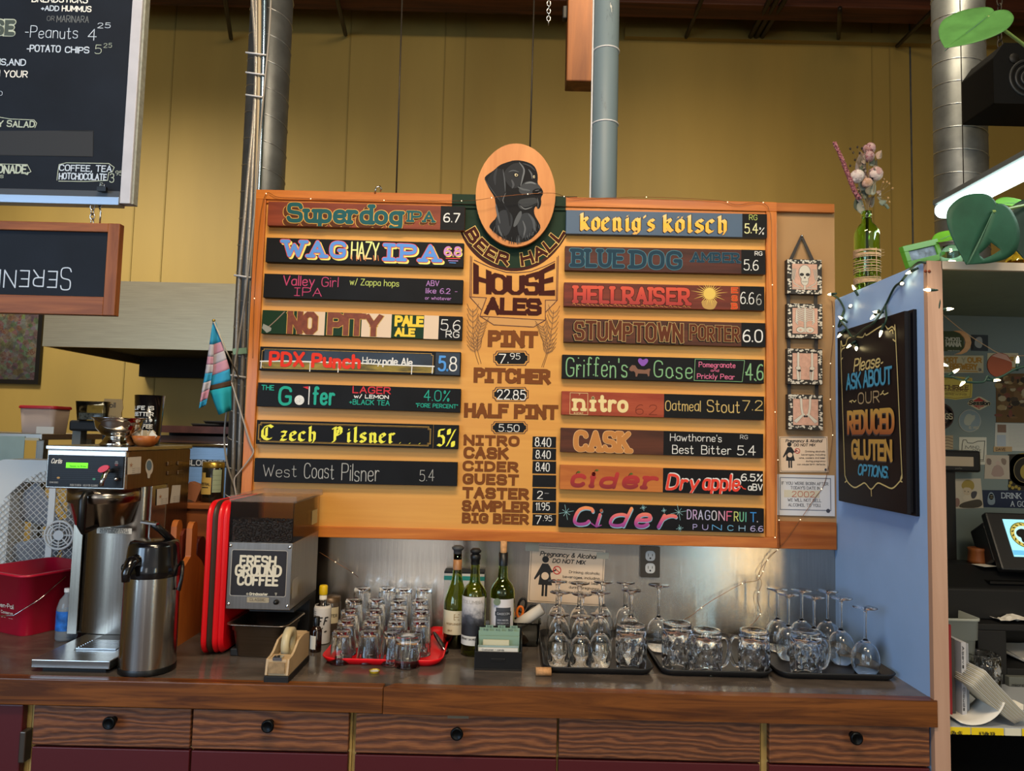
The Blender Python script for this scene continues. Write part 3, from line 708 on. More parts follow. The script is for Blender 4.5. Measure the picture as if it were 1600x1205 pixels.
for i, q in enumerate(tmp.mi): mb.mi[k0+i] = gi if tmp.mats[q] is GOLDL else 0
# HOUSE under the curve
tmp = MB(); write(tmp, 'HOUSE', 0, 0, 593, 235, LETB, w=.175, z=.0014, cap='square', smooth=False, gap=1.7)
def house(x, y):
    s = x/593; top = 142-97*(2*s-1)**2+4*s; base = 275+13*s
    return FB.l(*Z4(182+x, base-(base-top)*y/235), .0014)
mb.add([(*house(x, y), z) for x, y, z in tmp.v], tmp.f, LETB)
wpx(mb, FB, 'ALES', Z4(263, 424), Z4(680, 308), LETB, w=.26, cap='square', smooth=False, gap=1.8)
mb.build('arch_lettering', bd)
# scroll outline and shading
TANS = P('scroll_shade', 'c08c4c', .55); LINE = P('brown_line', '54261a', .55)
mb = MB()
for poly in ([(165, 300), (277, 303), (242, 388)], [(790, 320), (707, 319), (707, 402)], [(258, 443), (700, 467), (620, 512), (332, 497)]):
    mb.sheet([FB.l(*Z4(*p), .0006) for p in poly], .0006, TANS)
def line(mb, fr, pts, w, m, z=.0012, closed=False, cap='round'): ribbon(mb, [fr.l(*p, z) for p in pts], w, z, m, closed, cap)
for L in ([(163, 0), (158, 296), (278, 303), (230, 436), (705, 465), (705, 320), (792, 320), (800, 0)], [(158, 296), (242, 390)], [(792, 320), (706, 408)], [(230, 436), (332, 499), (620, 515), (705, 465)], [(172, 6), (168, 290)], [(790, 10), (784, 312)],
          [(190, 30), (300, 80), (420, 118), (500, 122), (600, 112), (700, 75), (775, 38)]):
    line(mb, FB, [Z4(*p) for p in L], .0026, LINE)
# ears of barley
BAR = P('barley_brown', '6a4420', .6); BARF = P('barley_fill', 'b98444', .6)
def ear(base, mid, tip, n=12):
    A = catmull([Vector((*FB.l(*Z4(*p), .0012), 0)) for p in (base, mid, tip)], 14)
    line3 = [(p.x, p.y) for p in A]; ribbon(mb, line3, .0018, .0012, BAR)
    k = len(A)
    for i in range(int(k*.36), k-1, 2):
        p = A[i]; d = (A[min(i+1, k-1)]-A[i-1]).normalized(); nn = Vector((-d.y, d.x, 0))
        for s in (-1, 1):
            q = p+d*.012+nn*s*.0125; r = p+d*.03+nn*s*.02
            ribbon(mb, [(p.x, p.y), (q.x, q.y)], .006, .0011+s*.0001, BARF); ribbon(mb, [(p.x, p.y), (q.x, q.y), (r.x, r.y)], .0016, .0015+s*.0001, BAR)
for s in (((222, 785), (185, 640), (180, 385)), ((240, 780), (210, 640), (245, 480)), ((678, 805), (720, 660), (685, 505)), ((690, 805), (735, 650), (765, 395))): ear(*s)
mb.build('scroll_and_barley', bd)
# price lettering
LB = P('price_brown', '74421f', .6, spec=.15); LBD = P('price_brown_edge', '4c2412', .6, spec=.15)
mb = MB(); K = dict(w=.25, cap='square', smooth=False, slab=True, outline=(LBD, .1), gap=2.9)
for s, a, b in (('PINT', Z4(288, 658), Z4(652, 547)), ('PITCHER', Z4(185, 917), Z4(742, 822)), ('HALF PINT', Z4(116, 1170), Z4(798, 1082)),
                ('NITRO', Z5(128, 398), Z5(586, 322)), ('CASK', Z5(126, 506), Z5(496, 418)), ('CIDER', Z5(119, 609), Z5(576, 534)), ('GUEST', Z5(119, 717), Z5(580, 638)),
                ('TASTER', Z5(117, 832), Z5(662, 752)), ('SAMPLER', Z5(114, 938), Z5(667, 860)), ('BIG BEER', Z5(114, 1035), Z5(661, 962))):
    k = dict(K)
    if s[0] in 'NCGTSB' : k['smooth'] = True
    mb = MB(); wpx(mb, FB, s, a, b, LB, **k); mb.build('price_lettering', bd)
SLATE = P('chalk_slate', '101216', .6, var=.25, scale=14, spec=.22); CHALK = P('chalk_white', 'd9d9d6', .8); FRL = P('plaque_edge', '5a3018', .5)
def plaque(x0, y0, x1, y1, n=24):
    pts = [(x0+n, y0), (x1-n, y0), (x1-n*.5, y0+n*.9), (x1, y0+n), (x1, y1-n), (x1-n*.5, y1-n*.9), (x1-n, y1), (x0+n, y1), (x0+n*.5, y1-n*.9), (x0, y1-n), (x0, y0+n), (x0+n*.5, y0+n*.9)]
    return pts
for (x0, y0, x1, y1, zz) in ((328, 683, 588, 795, Z4), (322, 945, 584, 1055, Z4), (354, 197, 652, 305, Z5)):
    mb = MB()
    for g, m, z in ((0, FRL, .0008), (6, PLY, .0012), (12, SLATE, .0016)):
        mb.sheet([FB.l(*zz(*p), z) for p in plaque(x0+g, y0+g+4, x1-g, y1-g)], z, m)
    ch = {683: (('7.', (365, 778), (440, 708)), ('95', (448, 750), (524, 706))), 945: (('22.85', (353, 1040), (565, 970)),), 197: (('5.50', (412, 285), (586, 228)),)}[y0]
    for s, a, b in ch: wpx(mb, FB, s, zz(*a), zz(*b), CHALK, w=.1, z=.0021, jit=.3)
    mb.build('price_plaque', bd)
for (y0, y1, txt) in ((325, 415, (('8.40', (710, 408), (846, 335)),)), (422, 517, (('8.40', (716, 506), (842, 440)),)), (527, 628, (('8.40', (716, 610), (834, 540)),)), (640, 738, ()),
                      (748, 848, (('2', (728, 838), (778, 772)), ('-', (790, 800), (826, 780)))), (858, 953, (('11.95', (716, 930), (834, 868)),)), (962, 1053, (('7', (714, 1044), (766, 975)), ('.95', (778, 1018), (852, 972))))):
    mb = MB()
    q = [FB.l(*Z5(*p), .0016) for p in ((694, y0), (886, y0+4), (884, y1+4), (690, y1))]
    mb.prism(q[::-1], 0, .0016, SLATE)
    for s, a, b in txt: wpx(mb, FB, s, Z5(*a), Z5(*b), CHALK, w=.1, z=.0021, jit=.3)
    mb.build('price_slate', bd)
# the dog plaque
c = FB.l(805.5, 306.5, .02); e0 = FB.l(743.5, 306, .02); e1 = FB.l(867.5, 307, .02); t0 = FB.l(803, 226, .02); t1 = FB.l(807, 387, .02)
rx, ry = (e1[0]-e0[0])/2, (t0[1]-t1[1])/2; cc = ((e0[0]+e1[0])/2, (t0[1]+t1[1])/2)
OVALW = WOOD('pine_oval', 'b06a34', 'cc8a4e', 'y', 9, .45, (.34, .66), .04)
ov = [(cc[0]+rx*math.cos(i*2*math.pi/64), cc[1]+ry*math.sin(i*2*math.pi/64)) for i in range(64)]
dp = MB().prism(ov, .0125, .03, OVALW).build('dog_plaque', bd, bevel=.004)
dg = MB()
def dpoly(pts, col, z, it=2):
    m = P('dog_paint_'+col, col, .65, spec=.15); z = .0306+z*.0005
    dg.sheet([FB.l(*Z3(*p), z) for p in chaikin(pts, it, True)], z, m)
def dline(pts, w, col, z, n=6):
    m = P('dog_paint_'+col, col, .65, spec=.15); z = .0306+z*.0005
    A = catmull([Vector((*FB.l(*Z3(*p), z), 0)) for p in pts], n)
    k = len(A)
    for i in range(k-1):
        f = math.sin(math.pi*(i+.5)/(k-1)); ribbon(dg, [(A[i].x, A[i].y), (A[i+1].x, A[i+1].y)], w/5.477/448*(.3+.7*f), z+(i % 8)*2e-5, m, cap='round')
dpoly([(440, 262), (500, 240), (560, 222), (620, 222), (690, 240), (735, 265), (760, 310), (770, 360), (765, 420), (790, 450), (812, 478), (815, 510), (795, 540), (800, 590), (785, 635), (765, 640), (755, 610), (735, 640), (740, 690), (770, 740), (795, 790), (780, 830), (740, 870), (700, 905), (640, 925), (560, 925), (490, 900), (420, 860), (370, 815), (350, 790), (375, 750), (410, 720), (430, 660), (405, 590), (400, 540), (360, 480), (330, 420), (308, 375), (335, 345), (390, 310)], '16171a', 0, 1)
dpoly([(470, 350), (500, 290), (570, 240), (640, 250), (660, 300), (640, 380), (620, 440), (560, 470), (510, 430)], '2b2d31', 1)
dpoly([(640, 420), (690, 395), (760, 415), (800, 455), (770, 500), (690, 520), (620, 510), (600, 470)], '3d4044', 2)
dpoly([(600, 560), (680, 545), (760, 540), (770, 590), (720, 625), (640, 650), (600, 620)], '3a3d40', 2)
dpoly([(430, 660), (500, 640), (560, 700), (545, 800), (500, 880), (430, 850), (400, 780)], '303338', 1)
dpoly([(600, 700), (680, 660), (740, 720), (770, 800), (700, 880), (620, 890), (590, 800)], '34383d', 1)
dpoly([(570, 730), (610, 660), (632, 655), (630, 700), (590, 780), (555, 800)], '54585c', 2)
dpoly([(330, 385), (400, 300), (470, 290), (488, 400), (492, 500), (480, 580), (440, 560), (400, 520), (350, 450)], '232529', 1)
dpoly([(722, 480), (760, 460), (800, 470), (814, 490), (800, 514), (740, 516), (722, 500)], '0c0c0e', 4)
dpoly([(560, 335), (585, 330), (606, 345), (600, 364), (575, 364), (562, 350)], '0d0d0f', 4)
dpoly([(568, 338), (586, 334), (602, 348), (590, 362), (572, 358)], 'c9bd9a', 5); dpoly([(580, 342), (592, 342), (592, 356), (580, 356)], '141414', 6)
dpoly([(728, 352), (742, 350), (746, 368), (736, 378), (728, 368)], 'c9bd9a', 5); dpoly([(735, 358), (742, 358), (742, 370), (735, 370)], '141414', 6)
for pts, w, col, z in (([(315, 380), (350, 440), (400, 510), (450, 575)], 5, '4d5156', 3), ([(420, 290), (400, 360), (405, 430)], 22, '33363b', 3), ([(470, 300), (485, 400), (490, 490)], 10, '50545a', 3),
                       ([(610, 240), (650, 300), (640, 370), (622, 440)], 14, '6a6e72', 3), ([(545, 390), (560, 430), (550, 460)], 18, '4d5055', 3), ([(520, 320), (560, 310), (605, 322)], 10, '53575c', 3), ([(640, 250), (700, 270), (745, 310)], 14, '3a3d42', 3),
                       ([(690, 300), (715, 340), (720, 380)], 12, '5d6166', 3), ([(600, 450), (640, 470), (700, 480)], 16, '5b5f62', 3), ([(660, 420), (710, 412), (750, 425)], 14, '74787b', 3), ([(745, 482), (780, 476)], 6, '6a6a6c', 6), ([(770, 500), (800, 492)], 4, '8a8a8c', 6),
                       ([(605, 590), (650, 625), (720, 610), (760, 585)], 6, '1a1b1e', 5), ([(620, 610), (660, 640), (720, 622)], 8, '777b7d', 4), ([(765, 545), (772, 590), (768, 632)], 8, '55585c', 4), ([(410, 600), (425, 680), (445, 760)], 18, '565a5f', 3),
                       ([(430, 780), (445, 840), (480, 890)], 16, '5a5e62', 3), ([(690, 680), (730, 740), (740, 820)], 22, '4e5257', 3), ([(640, 740), (660, 810), (640, 890)], 14, '5e6267', 3), ([(480, 600), (520, 680), (530, 780)], 20, '202226', 3), ([(480, 590), (470, 560), (495, 500)], 6, '6a6e72', 4)):
    dline(pts, w, col, z)
rnd = random.Random(3)
for i in range(60):   # ragged fur along the neck edge
    t = rnd.random(); x = 370+t*410; y = (800+125*math.sin(math.pi*t))
    dline([(x, y-rnd.uniform(20, 60)), (x+rnd.uniform(-6, 6)+(t-.5)*10, y-10), (x+(t-.5)*22+rnd.uniform(-8, 8), y+rnd.uniform(4, 20))], 4, rnd.choice(['16171a', '3a3d42', '5e6267', '26282c']), 5, 3)
dg.build('dog_painting', dp)

# ================================================================ tap signs
YS = 2.436; TH = .0225
INKB = P('sign_black', '0d0e11', .6, var=.3, scale=9, spec=.22)
def sign(tl, tr, br, bl, label, base):
    a, b = PY(*tl, YS), PY(*tr, YS); c_ = PY(*bl, YS); d_ = PY(*br, YS)
    fr = Frame(a, b-a, (0, 0, 1)); w = (b-a).length; h = ((a-c_).dot(fr.u)+(b-d_).dot(fr.u))/2
    t = thing('tap_sign', label, 'beer sign', M=fr.M, group='beer signs on the board')
    MB().box((0, -h, -TH), (w, 0, 0), base).build('board', t, bevel=.0012)
    fr.w, fr.h = w, h
    return t, fr
def patch(mb, fr, x0px, x1px, m, z=.0003, y0=0, y1=1):
    """painted area across the sign between two picture columns; y as fractions of the height from the top"""
    a = fr.l(*x0px, z)[0] if isinstance(x0px, tuple) else x0px; b = fr.l(*x1px, z)[0] if isinstance(x1px, tuple) else x1px
    mb.sheet([(a, -fr.h*y1), (b, -fr.h*y1), (b, -fr.h*y0), (a, -fr.h*y0)], z, m)
def C_(n, c, r=.6): return P('sign_'+n, c, r, spec=.22)
REDW = WOOD('sign_red_stain', '662814', '8e3f22', 'x', 14, .5, bmp=.05); DARKW = WOOD('sign_dark_stain', '30130f', '54251c', 'x', 18, .5, bmp=.06)
BRNW = WOOD('sign_brown_stain', '381a0e', '5c2e1a', 'x', 16, .5, bmp=.06); ORW = WOOD('sign_orange_stain', '9c5020', 'c07434', 'x', 12, .5, bmp=.05)
HALFB = INKB

# left column
t, f = sign(Z1(175, 155), Z1(1540, 190), Z1(1537, 355), Z1(168, 323), 'red-brown beer sign reading Superdog IPA in teal letters', REDW)
mb = MB(); patch(mb, f, Z1(1372, 200), f.w, INKB); mb.build('chalk_panel', t)
mb = MB(); TEAL = C_('teal', '1c5458'); OCH = C_('ochre', 'd8a850'); DBR = C_('drop_brown', '5a3018')
lay = [(OCH, -.17, -.17, .34), (DBR, -.165, -.165, .1), (DBR, -.12, -.12, .1), (DBR, -.07, -.07, .1)]
wpx(mb, f, 'Superdog', Z1(300, 303), Z1(1112, 182), TEAL, w=.2, z=.0006, serif=1.0, outline=(OCH, .3), layers=lay, gap=2.3)
wpx(mb, f, 'IPA', Z1(1140, 300), Z1(1332, 224), TEAL, w=.2, z=.0006, serif=.9, outline=(OCH, .3), layers=lay, gap=2.2)
wpx(mb, f, '6.7', Z1(1388, 300), Z1(1508, 236), CHALK, w=.12, z=.0008)
mb.build('lettering', t)

t, f = sign(Z1(163, 405), Z1(1533, 445), Z1(1530, 615), Z1(158, 573), 'black beer sign reading WAG Hazy IPA in blue slab letters', INKB)
mb = MB(); WB = C_('sky_blue', '5a90d8'); PK = C_('coral_line', 'e0504e'); YL = C_('butter', 'ece07a')
lay = [(YL, .09, -.09, .3)]
wpx(mb, f, 'WAG', Z1(275, 540), Z1(718, 432), WB, w=.2, z=.0006, serif=1.5, outline=(PK, .35), layers=lay, gap=3.4)
wpx(mb, f, 'IPA', Z1(965, 568), Z1(1362, 456), WB, w=.2, z=.0006, serif=1.6, slab=True, outline=(PK, .35), layers=lay, gap=3.2)
wpx(mb, f, 'HAZY', Z1(745, 556), Z1(948, 438), GRAD('hazy_drip', [(0, 'e0703a'), (.35, 'e8d890'), (1, 'dde48a')], -.075, -.02), w=.085, z=.0008, jit=.3, gap=1.4)
for q in ((752, 556), (785, 560), (812, 562), (845, 560), (905, 560), (935, 560)):
    line(mb, f, [Z1(q[0], q[1]-30), Z1(q[0]+4, q[1]+6)], .0018, C_('hazy_drop', 'e0844a'), .001)
wpx(mb, f, '6.8', Z1(1392, 532), Z1(1516, 470), C_('mauve', 'b890d0'), w=.15, z=.0006, outline=(PK, .4), layers=[(YL, .1, -.1, .3)])
for k, (xa, xb, y) in enumerate(((1408, 1505, 549), (1425, 1490, 566), (1432, 1475, 580))): line(mb, f, [Z1(xa, y), Z1(xb, y+2)], .0026, (PK, C_('mauve', 'b890d0'), WB)[k], .0012)
mb.build('lettering', t)

t, f = sign(Z1(147, 655), Z1(1528, 700), Z1(1523, 866), Z1(138, 820), 'black chalk beer sign reading Valley Girl IPA in pink chalk', INKB)
mb = MB(); PINK = C_('pink_chalk', 'b8466e', .8); LIME = C_('lime_chalk', 'b3c068', .8); LILAC = C_('lilac_chalk', 'b080c0', .8)
wpx(mb, f, 'Valley', Z1(275, 736), Z1(500, 672), PINK, w=.1, z=.0006, jit=.4)
wpx(mb, f, 'Girl', Z1(542, 748), Z1(664, 682), PINK, w=.08, z=.0006, jit=.4)
wpx(mb, f, 'IPA', Z1(352, 812), Z1(548, 758), PINK, w=.09, z=.0006, jit=.4, slab=True)
wpx(mb, f, 'w/ Zappa hops', Z1(738, 735), Z1(1084, 700), LIME, w=.1, z=.0006, jit=.4)
for s, a, b in (('ABV', (1270, 742), (1362, 706)), ('like 6.2', (1266, 793), (1440, 760)), ('or whatever', (1262, 836), (1446, 818)), ('-', (1470, 790), (1488, 770))): wpx(mb, f, s, Z1(*a), Z1(*b), LILAC, w=.12, z=.0006, jit=.3)
mb.build('lettering', t)

DGR = C_('bottle_green', '15331f'); CRM = C_('cream', 'd6bfa6')
t, f = sign(Z1(134, 908), Z1(1524, 955), Z1(1518, 1116), Z1(128, 1073), 'green and cream striped beer sign reading NO PITY Pale Ale', DGR)
mb = MB(); patch(mb, f, Z1(396, 1000), Z1(566, 1000), CRM); patch(mb, f, Z1(822, 1000), Z1(1030, 1000), CRM); patch(mb, f, Z1(1256, 1000), Z1(1358, 1000), CRM); mb.build('cream_stripe', t)
mb = MB(); patch(mb, f, Z1(1358, 1000), f.w, INKB); mb.build('chalk_panel', t)
mb = MB(); BRK = P('sign_brick_brown', '74361e', .6, var=.25, scale=60); GL = C_('gold', 'c8a050')
wpx(mb, f, 'NO', Z1(302, 1074), Z1(522, 922), BRK, w=.24, z=.0006, cap='square', smooth=False, outline=(GL, .24), gap=3)
wpx(mb, f, 'PITY', Z1(580, 1082), Z1(970, 938), BRK, w=.24, z=.0006, cap='square', smooth=False, outline=(GL, .24), gap=2.4)
YEL = C_('yellow', 'e8c440')
wpx(mb, f, 'PALE', Z1(1050, 1022), Z1(1256, 952), YEL, w=.25, z=.0006, cap='square', gap=2); wpx(mb, f, 'ALE', Z1(1050, 1092), Z1(1196, 1036), YEL, w=.26, z=.0006, cap='square', gap=2)
wpx(mb, f, '5.6', Z1(1368, 1050), Z1(1510, 980), CHALK, w=.08, z=.0006, jit=.4); wpx(mb, f, 'RG', Z1(1405, 1100), Z1(1502, 1056), CHALK, w=.12, z=.0006, jit=.4)
line(mb, f, [Z1(172, 1030), Z1(228, 980), Z1(286, 922)], .0032, C_('axe_handle', '8a7a6c'), .0008)
mb.sheet([f.l(*Z1(*p), .001) for p in ((140, 1004), (176, 1022), (196, 1034), (192, 1052), (164, 1068), (130, 1034))][::-1], .001, C_('axe_head', '8f938e'))
mb.build('lettering', t)

NAVY = P('sign_navy', '1d2b3a', .5, var=.5, scale=8)
t, f = sign(Z2(118, 95), Z2(1512, 135), Z2(1508, 301), Z2(115, 260), 'navy beer sign reading PDX Punch in red over a foam line', INKB)
mb = MB(); patch(mb, f, Z2(150, 100), Z2(1318, 200), NAVY, .0003, .12, .88); patch(mb, f, Z2(1336, 200), f.w-.003, NAVY, .0003, .04, .96)
BEERB = P('sign_beer_band', '7c6a1e', .5, var=.7, scale=40, stretch=(.3, 1, 1))
patch(mb, f, Z2(130, 200), Z2(1325, 200), BEERB, .0006, .62, .9)
mb.build('painted_band', t)
mb = MB(); 
def frame_line(x0, x1, y0, y1, n, m, w=.0012, z=.0009):
    P0, P1 = f.l(*x0, z)[0], f.l(*x1, z)[0]; T, B = -f.h*y0, -f.h*y1
    ribbon(mb, [(P0+n, T), (P1-n, T), (P1-n, T-n), (P1, T-n), (P1, B+n), (P1-n, B+n), (P1-n, B), (P0+n, B), (P0+n, B+n), (P0, B+n), (P0, T-n), (P0+n, T-n)], w, z, m, True)
frame_line(Z2(133, 100), Z2(1318, 200), .1, .9, .006, GL)
line(mb, f, [Z2(120, 198), Z2(300, 197), Z2(470, 202), Z2(700, 208), Z2(830, 212), Z2(1000, 222), Z2(1325, 234)], .0045, CHALK, .0012)
for x, y0, y1 in ((126, 200, 246), (466, 203, 268), (662, 208, 274), (1172, 228, 288), (1316, 232, 282)): line(mb, f, [Z2(x, y0), Z2(x-4, y1)], .0032, CHALK, .0014)
RED = C_('red', 'd83422')
wpx(mb, f, 'PDX', Z2(175, 236), Z2(430, 134), RED, w=.2, z=.0018, gap=2.6, jit=.5); wpx(mb, f, 'Punch', Z2(470, 244), Z2(820, 148), RED, w=.22, z=.0018, gap=2.6, jit=.4)
wpx(mb, f, 'Hazy', Z2(826, 218), Z2(958, 170), CHALK, w=.12, z=.0018, jit=.4); wpx(mb, f, 'pale Ale', Z2(966, 226), Z2(1178, 176), CHALK, w=.16, z=.0018, jit=.4)
wpx(mb, f, '5.', Z2(1350, 268), Z2(1428, 160), C_('cornflower', '4f92d8'), w=.14, z=.0018); wpx(mb, f, '8', Z2(1428, 268), Z2(1488, 166), CHALK, w=.09, z=.002)
mb.build('lettering', t)

t, f = sign(Z2(103, 345), Z2(1512, 390), Z2(1508, 553), Z2(98, 513), 'black beer sign reading The Golfer with a golf ball and flag', INKB)
mb = MB(); TL = C_('sea_green', '24a08a'); TR_ = C_('crimson', 'c8323c')
wpx(mb, f, 'THE', Z2(125, 398), Z2(216, 364), TL, w=.16, z=.0006); wpx(mb, f, 'G', Z2(240, 505), Z2(342, 372), TL, w=.14, z=.0006)
cx, cy = f.l(*Z2(390, 468), .0006); r = abs(f.l(*Z2(424, 468), .0006)[0]-cx)
mb.sheet([(cx+r*math.cos(i*.3142), cy+r*math.sin(i*.3142)) for i in range(20)], .0006, CHALK)
for i in range(26):
    an, rr = rnd.uniform(0, 6.28), r*.85*math.sqrt(rnd.random()); mb.sheet([(cx+rr*math.cos(an)+.0007*math.cos(k), cy+rr*math.sin(an)+.0007*math.sin(k)) for k in range(6)], .0008+i*1e-5, C_('dimple', '6a6a68'))
line(mb, f, [Z2(460, 376), Z2(454, 496)], .0036, CHALK, .0007); mb.sheet([f.l(*Z2(*p), .001) for p in ((414, 377), (452, 372), (452, 394))][::-1], .001, TR_)
wpx(mb, f, 'fer', Z2(478, 502), Z2(642, 376), TL, w=.14, z=.0006, gap=3)
wpx(mb, f, 'LAGER', Z2(758, 420), Z2(1026, 378), TR_, w=.15, z=.0006); wpx(mb, f, 'w/ LEMON', Z2(768, 454), Z2(1012, 434), CHALK, w=.2, z=.0006); wpx(mb, f, '+BLACK TEA', Z2(735, 498), Z2(1018, 470), TL, w=.14, z=.0006)
wpx(mb, f, '4.0%', Z2(1252, 473), Z2(1438, 402), TL, w=.08, z=.0006); wpx(mb, f, '"FORE PERCENT"', Z2(1198, 518), Z2(1492, 498), TL, w=.15, z=.0006)
mb.build('lettering', t)

t, f = sign(Z2(95, 605), Z2(1497, 642), Z2(1493, 808), Z2(90, 773), 'black gold-lined beer sign reading Czech Pilsner in yellow blackletter', INKB)
mb = MB(); frame_line(Z2(108, 640), Z2(1302, 700), .1, .9, .007, GL); frame_line(Z2(114, 640), Z2(1296, 700), .14, .86, .007, C_('dim_gold', '8a6c34'))
line(mb, f, [Z2(1322, 640), Z2(1318, 800)], .0012, C_('dim_gold', '8a6c34'), .001)
BLY = C_('lemon', 'e8e44e')
for s, a, b, w in (('C', (120, 752), (216, 632), .17), ('zech', (248, 758), (510, 642), .17), ('P', (602, 768), (694, 645), .17), ('ilsner', (708, 768), (1062, 652), .17), ('...', (1080, 776), (1235, 700), .2), ('5%', (1338, 795), (1482, 664), .14)):
    wpx(mb, f, s, Z2(*a), Z2(*b), BLY, w=w*(1.1 if s != '...' else 1), z=.0012, nib=math.radians(38), smooth=False, gap=2.2, black=6.4)
mb.build('lettering', t)

t, f = sign(Z2(80, 870), Z2(1488, 900), Z2(1483, 1066), Z2(70, 1036), 'plain black chalk beer sign reading West Coast Pilsner', INKB)
mb = MB(); GCH = C_('grey_chalk', 'a8a8a4', .85)
for s, a, b in (('West', (135, 1000), (374, 924)), ('Coast', (420, 1012), (634, 908)), ('Pilsner', (680, 1028), (948, 916)), ('5.4', (1222, 1030), (1330, 952))): wpx(mb, f, s, Z2(*a), Z2(*b), GCH, w=.05, z=.0006, jit=.5)
mb.build('lettering', t)

# right column
t, f = sign(Z6(107, 122), Z6(1463, 150), Z6(1460, 308), Z6(107, 283), "slate blue beer sign reading Koenig's Kolsch in gold blackletter", P('sign_slate_blue', '3e5670', .5, var=.06, scale=6))
mb = MB(); patch(mb, f, Z6(1297, 200), f.w, INKB); mb.build('chalk_panel', t)
mb = MB(); GOLD = GRAD('kolsch_gold', [(0, 'e0a850'), (.5, 'f0b428'), (1, 'e4c890')], -.08, -.005); EDG = C_('dark_edge', '241a12')
for s, a, b in (('koenig', (185, 270), (614, 140)), ("'s", (622, 275), (712, 150)), ('k\u00f6lsch', (745, 282), (1195, 152))):
    wpx(mb, f, s, Z6(*a), Z6(*b), GOLD, w=.21, z=.0009, nib=math.radians(40), smooth=False, outline=(EDG, .4), gap=2.2, black=7.6)
wpx(mb, f, 'RG', Z6(1342, 190), Z6(1398, 154), LIME, w=.1, z=.0006, jit=.3); wpx(mb, f, '5.4', Z6(1310, 280), Z6(1404, 212), C_('pale_chalk', 'd8d6a0', .8), w=.1, z=.0006, jit=.3); wpx(mb, f, '%', Z6(1408, 288), Z6(1446, 240), CHALK, w=.08, z=.0006)
mb.build('lettering', t)

t, f = sign(Z6(100, 365), Z6(1452, 393), Z6(1448, 558), Z6(97, 528), 'maroon beer sign reading Blue Dog Amber in dark blue letters', DARKW)
mb = MB(); patch(mb, f, Z6(1290, 450), f.w, INKB); mb.build('chalk_panel', t)
mb = MB(); DB = C_('deep_blue', '173648'); LBL = C_('steel_blue', '4f8898')
for s, a, b, w in (('BLUE', (142, 508), (502, 388), .2), ('DOG', (540, 520), (890, 398), .2), ('AMBER', (952, 474), (1278, 412), .18)): wpx(mb, f, s, Z6(*a), Z6(*b), DB, w=w, z=.0006, serif=1.3, outline=(LBL, .25), gap=2.6)
wpx(mb, f, 'RG', Z6(1380, 430), Z6(1432, 402), CHALK, w=.14, z=.0006, jit=.3); wpx(mb, f, '5.6', Z6(1305, 530), Z6(1406, 460), CHALK, w=.08, z=.0006, jit=.4)
mb.build('lettering', t)

t, f = sign(Z6(93, 610), Z6(1445, 640), Z6(1442, 801), Z6(90, 773), 'red-brown beer sign reading Hellraiser with a yellow spiked burst', WOOD('sign_hell_stain', '4e1c12', '782e1c', 'x', 20, .5, bmp=.06))
mb = MB(); patch(mb, f, Z6(1280, 700), f.w, INKB); mb.build('chalk_panel', t)
mb = MB(); HR = GRAD('hell_red', [(0, '8a1414'), (.6, 'b42c1a'), (1, 'c84424')], -.082, -.01); PG = C_('flame_line', 'd8944a')
wpx(mb, f, 'HELLRAISER', Z6(155, 752), Z6(945, 648), HR, w=.2, z=.0006, serif=1.1, outline=(C_('hell_dark', '3a100c'), .3), gap=2.8)
for i in range(26):
    x = 150+i*31; line(mb, f, [Z6(x, 757+i*.7), Z6(x+12, 752+i*.7+(i % 3)*6), Z6(x+22, 766+i*.6)], .0012, PG, .002)
BST = C_('burst', 'd8b85c')
cx, cy = f.l(*Z6(1075, 688), .0006)
s6 = (f.l(*Z6(1175, 690), .0006)[0]-cx)/100
for i in range(26):
    an = i*2*math.pi/26+.1; L = (96 if i % 2 else 128)*s6*(.75 if abs(math.sin(an)) > .5 else 1); b0 = 34*s6
    L = min(L, (f.h*.46)/max(.01, abs(math.sin(an)))) if math.sin(an) > 0 else L*.9
    mb.sheet([(cx+b0*math.cos(an-.1), cy+b0*math.sin(an-.1)), (cx+b0*math.cos(an+.1), cy+b0*math.sin(an+.1)), (cx+L*math.cos(an), cy+L*math.sin(an))], .0006+i*1e-5, BST)
mb.sheet([(cx+40*s6*math.cos(i*.3142), cy+40*s6*math.sin(i*.3142)) for i in range(20)], .001, BST)
mb.sheet([f.l(*Z6(*p), .0012) for p in chaikin(((1020, 730), (1130, 730), (1120, 770), (1100, 796), (1045, 792), (1025, 770)), 2, True)][::-1], .0005, C_('burst_shade', 'b08c50'))
for s, a, b in (('E', (1222, 684), (1268, 646)), ('S', (1224, 738), (1264, 700)), ('B', (1224, 792), (1264, 752))): wpx(mb, f, s, Z6(*a), Z6(*b), C_('esb', 'c83e20'), w=.22, z=.0006, serif=.8, outline=(PG, .4))
wpx(mb, f, '6.6', Z6(1282, 756), Z6(1376, 676), CHALK, w=.07, z=.0006, jit=.4); wpx(mb, f, '6', Z6(1390, 764), Z6(1426, 690), GCH, w=.07, z=.0006)
mb.build('lettering', t)

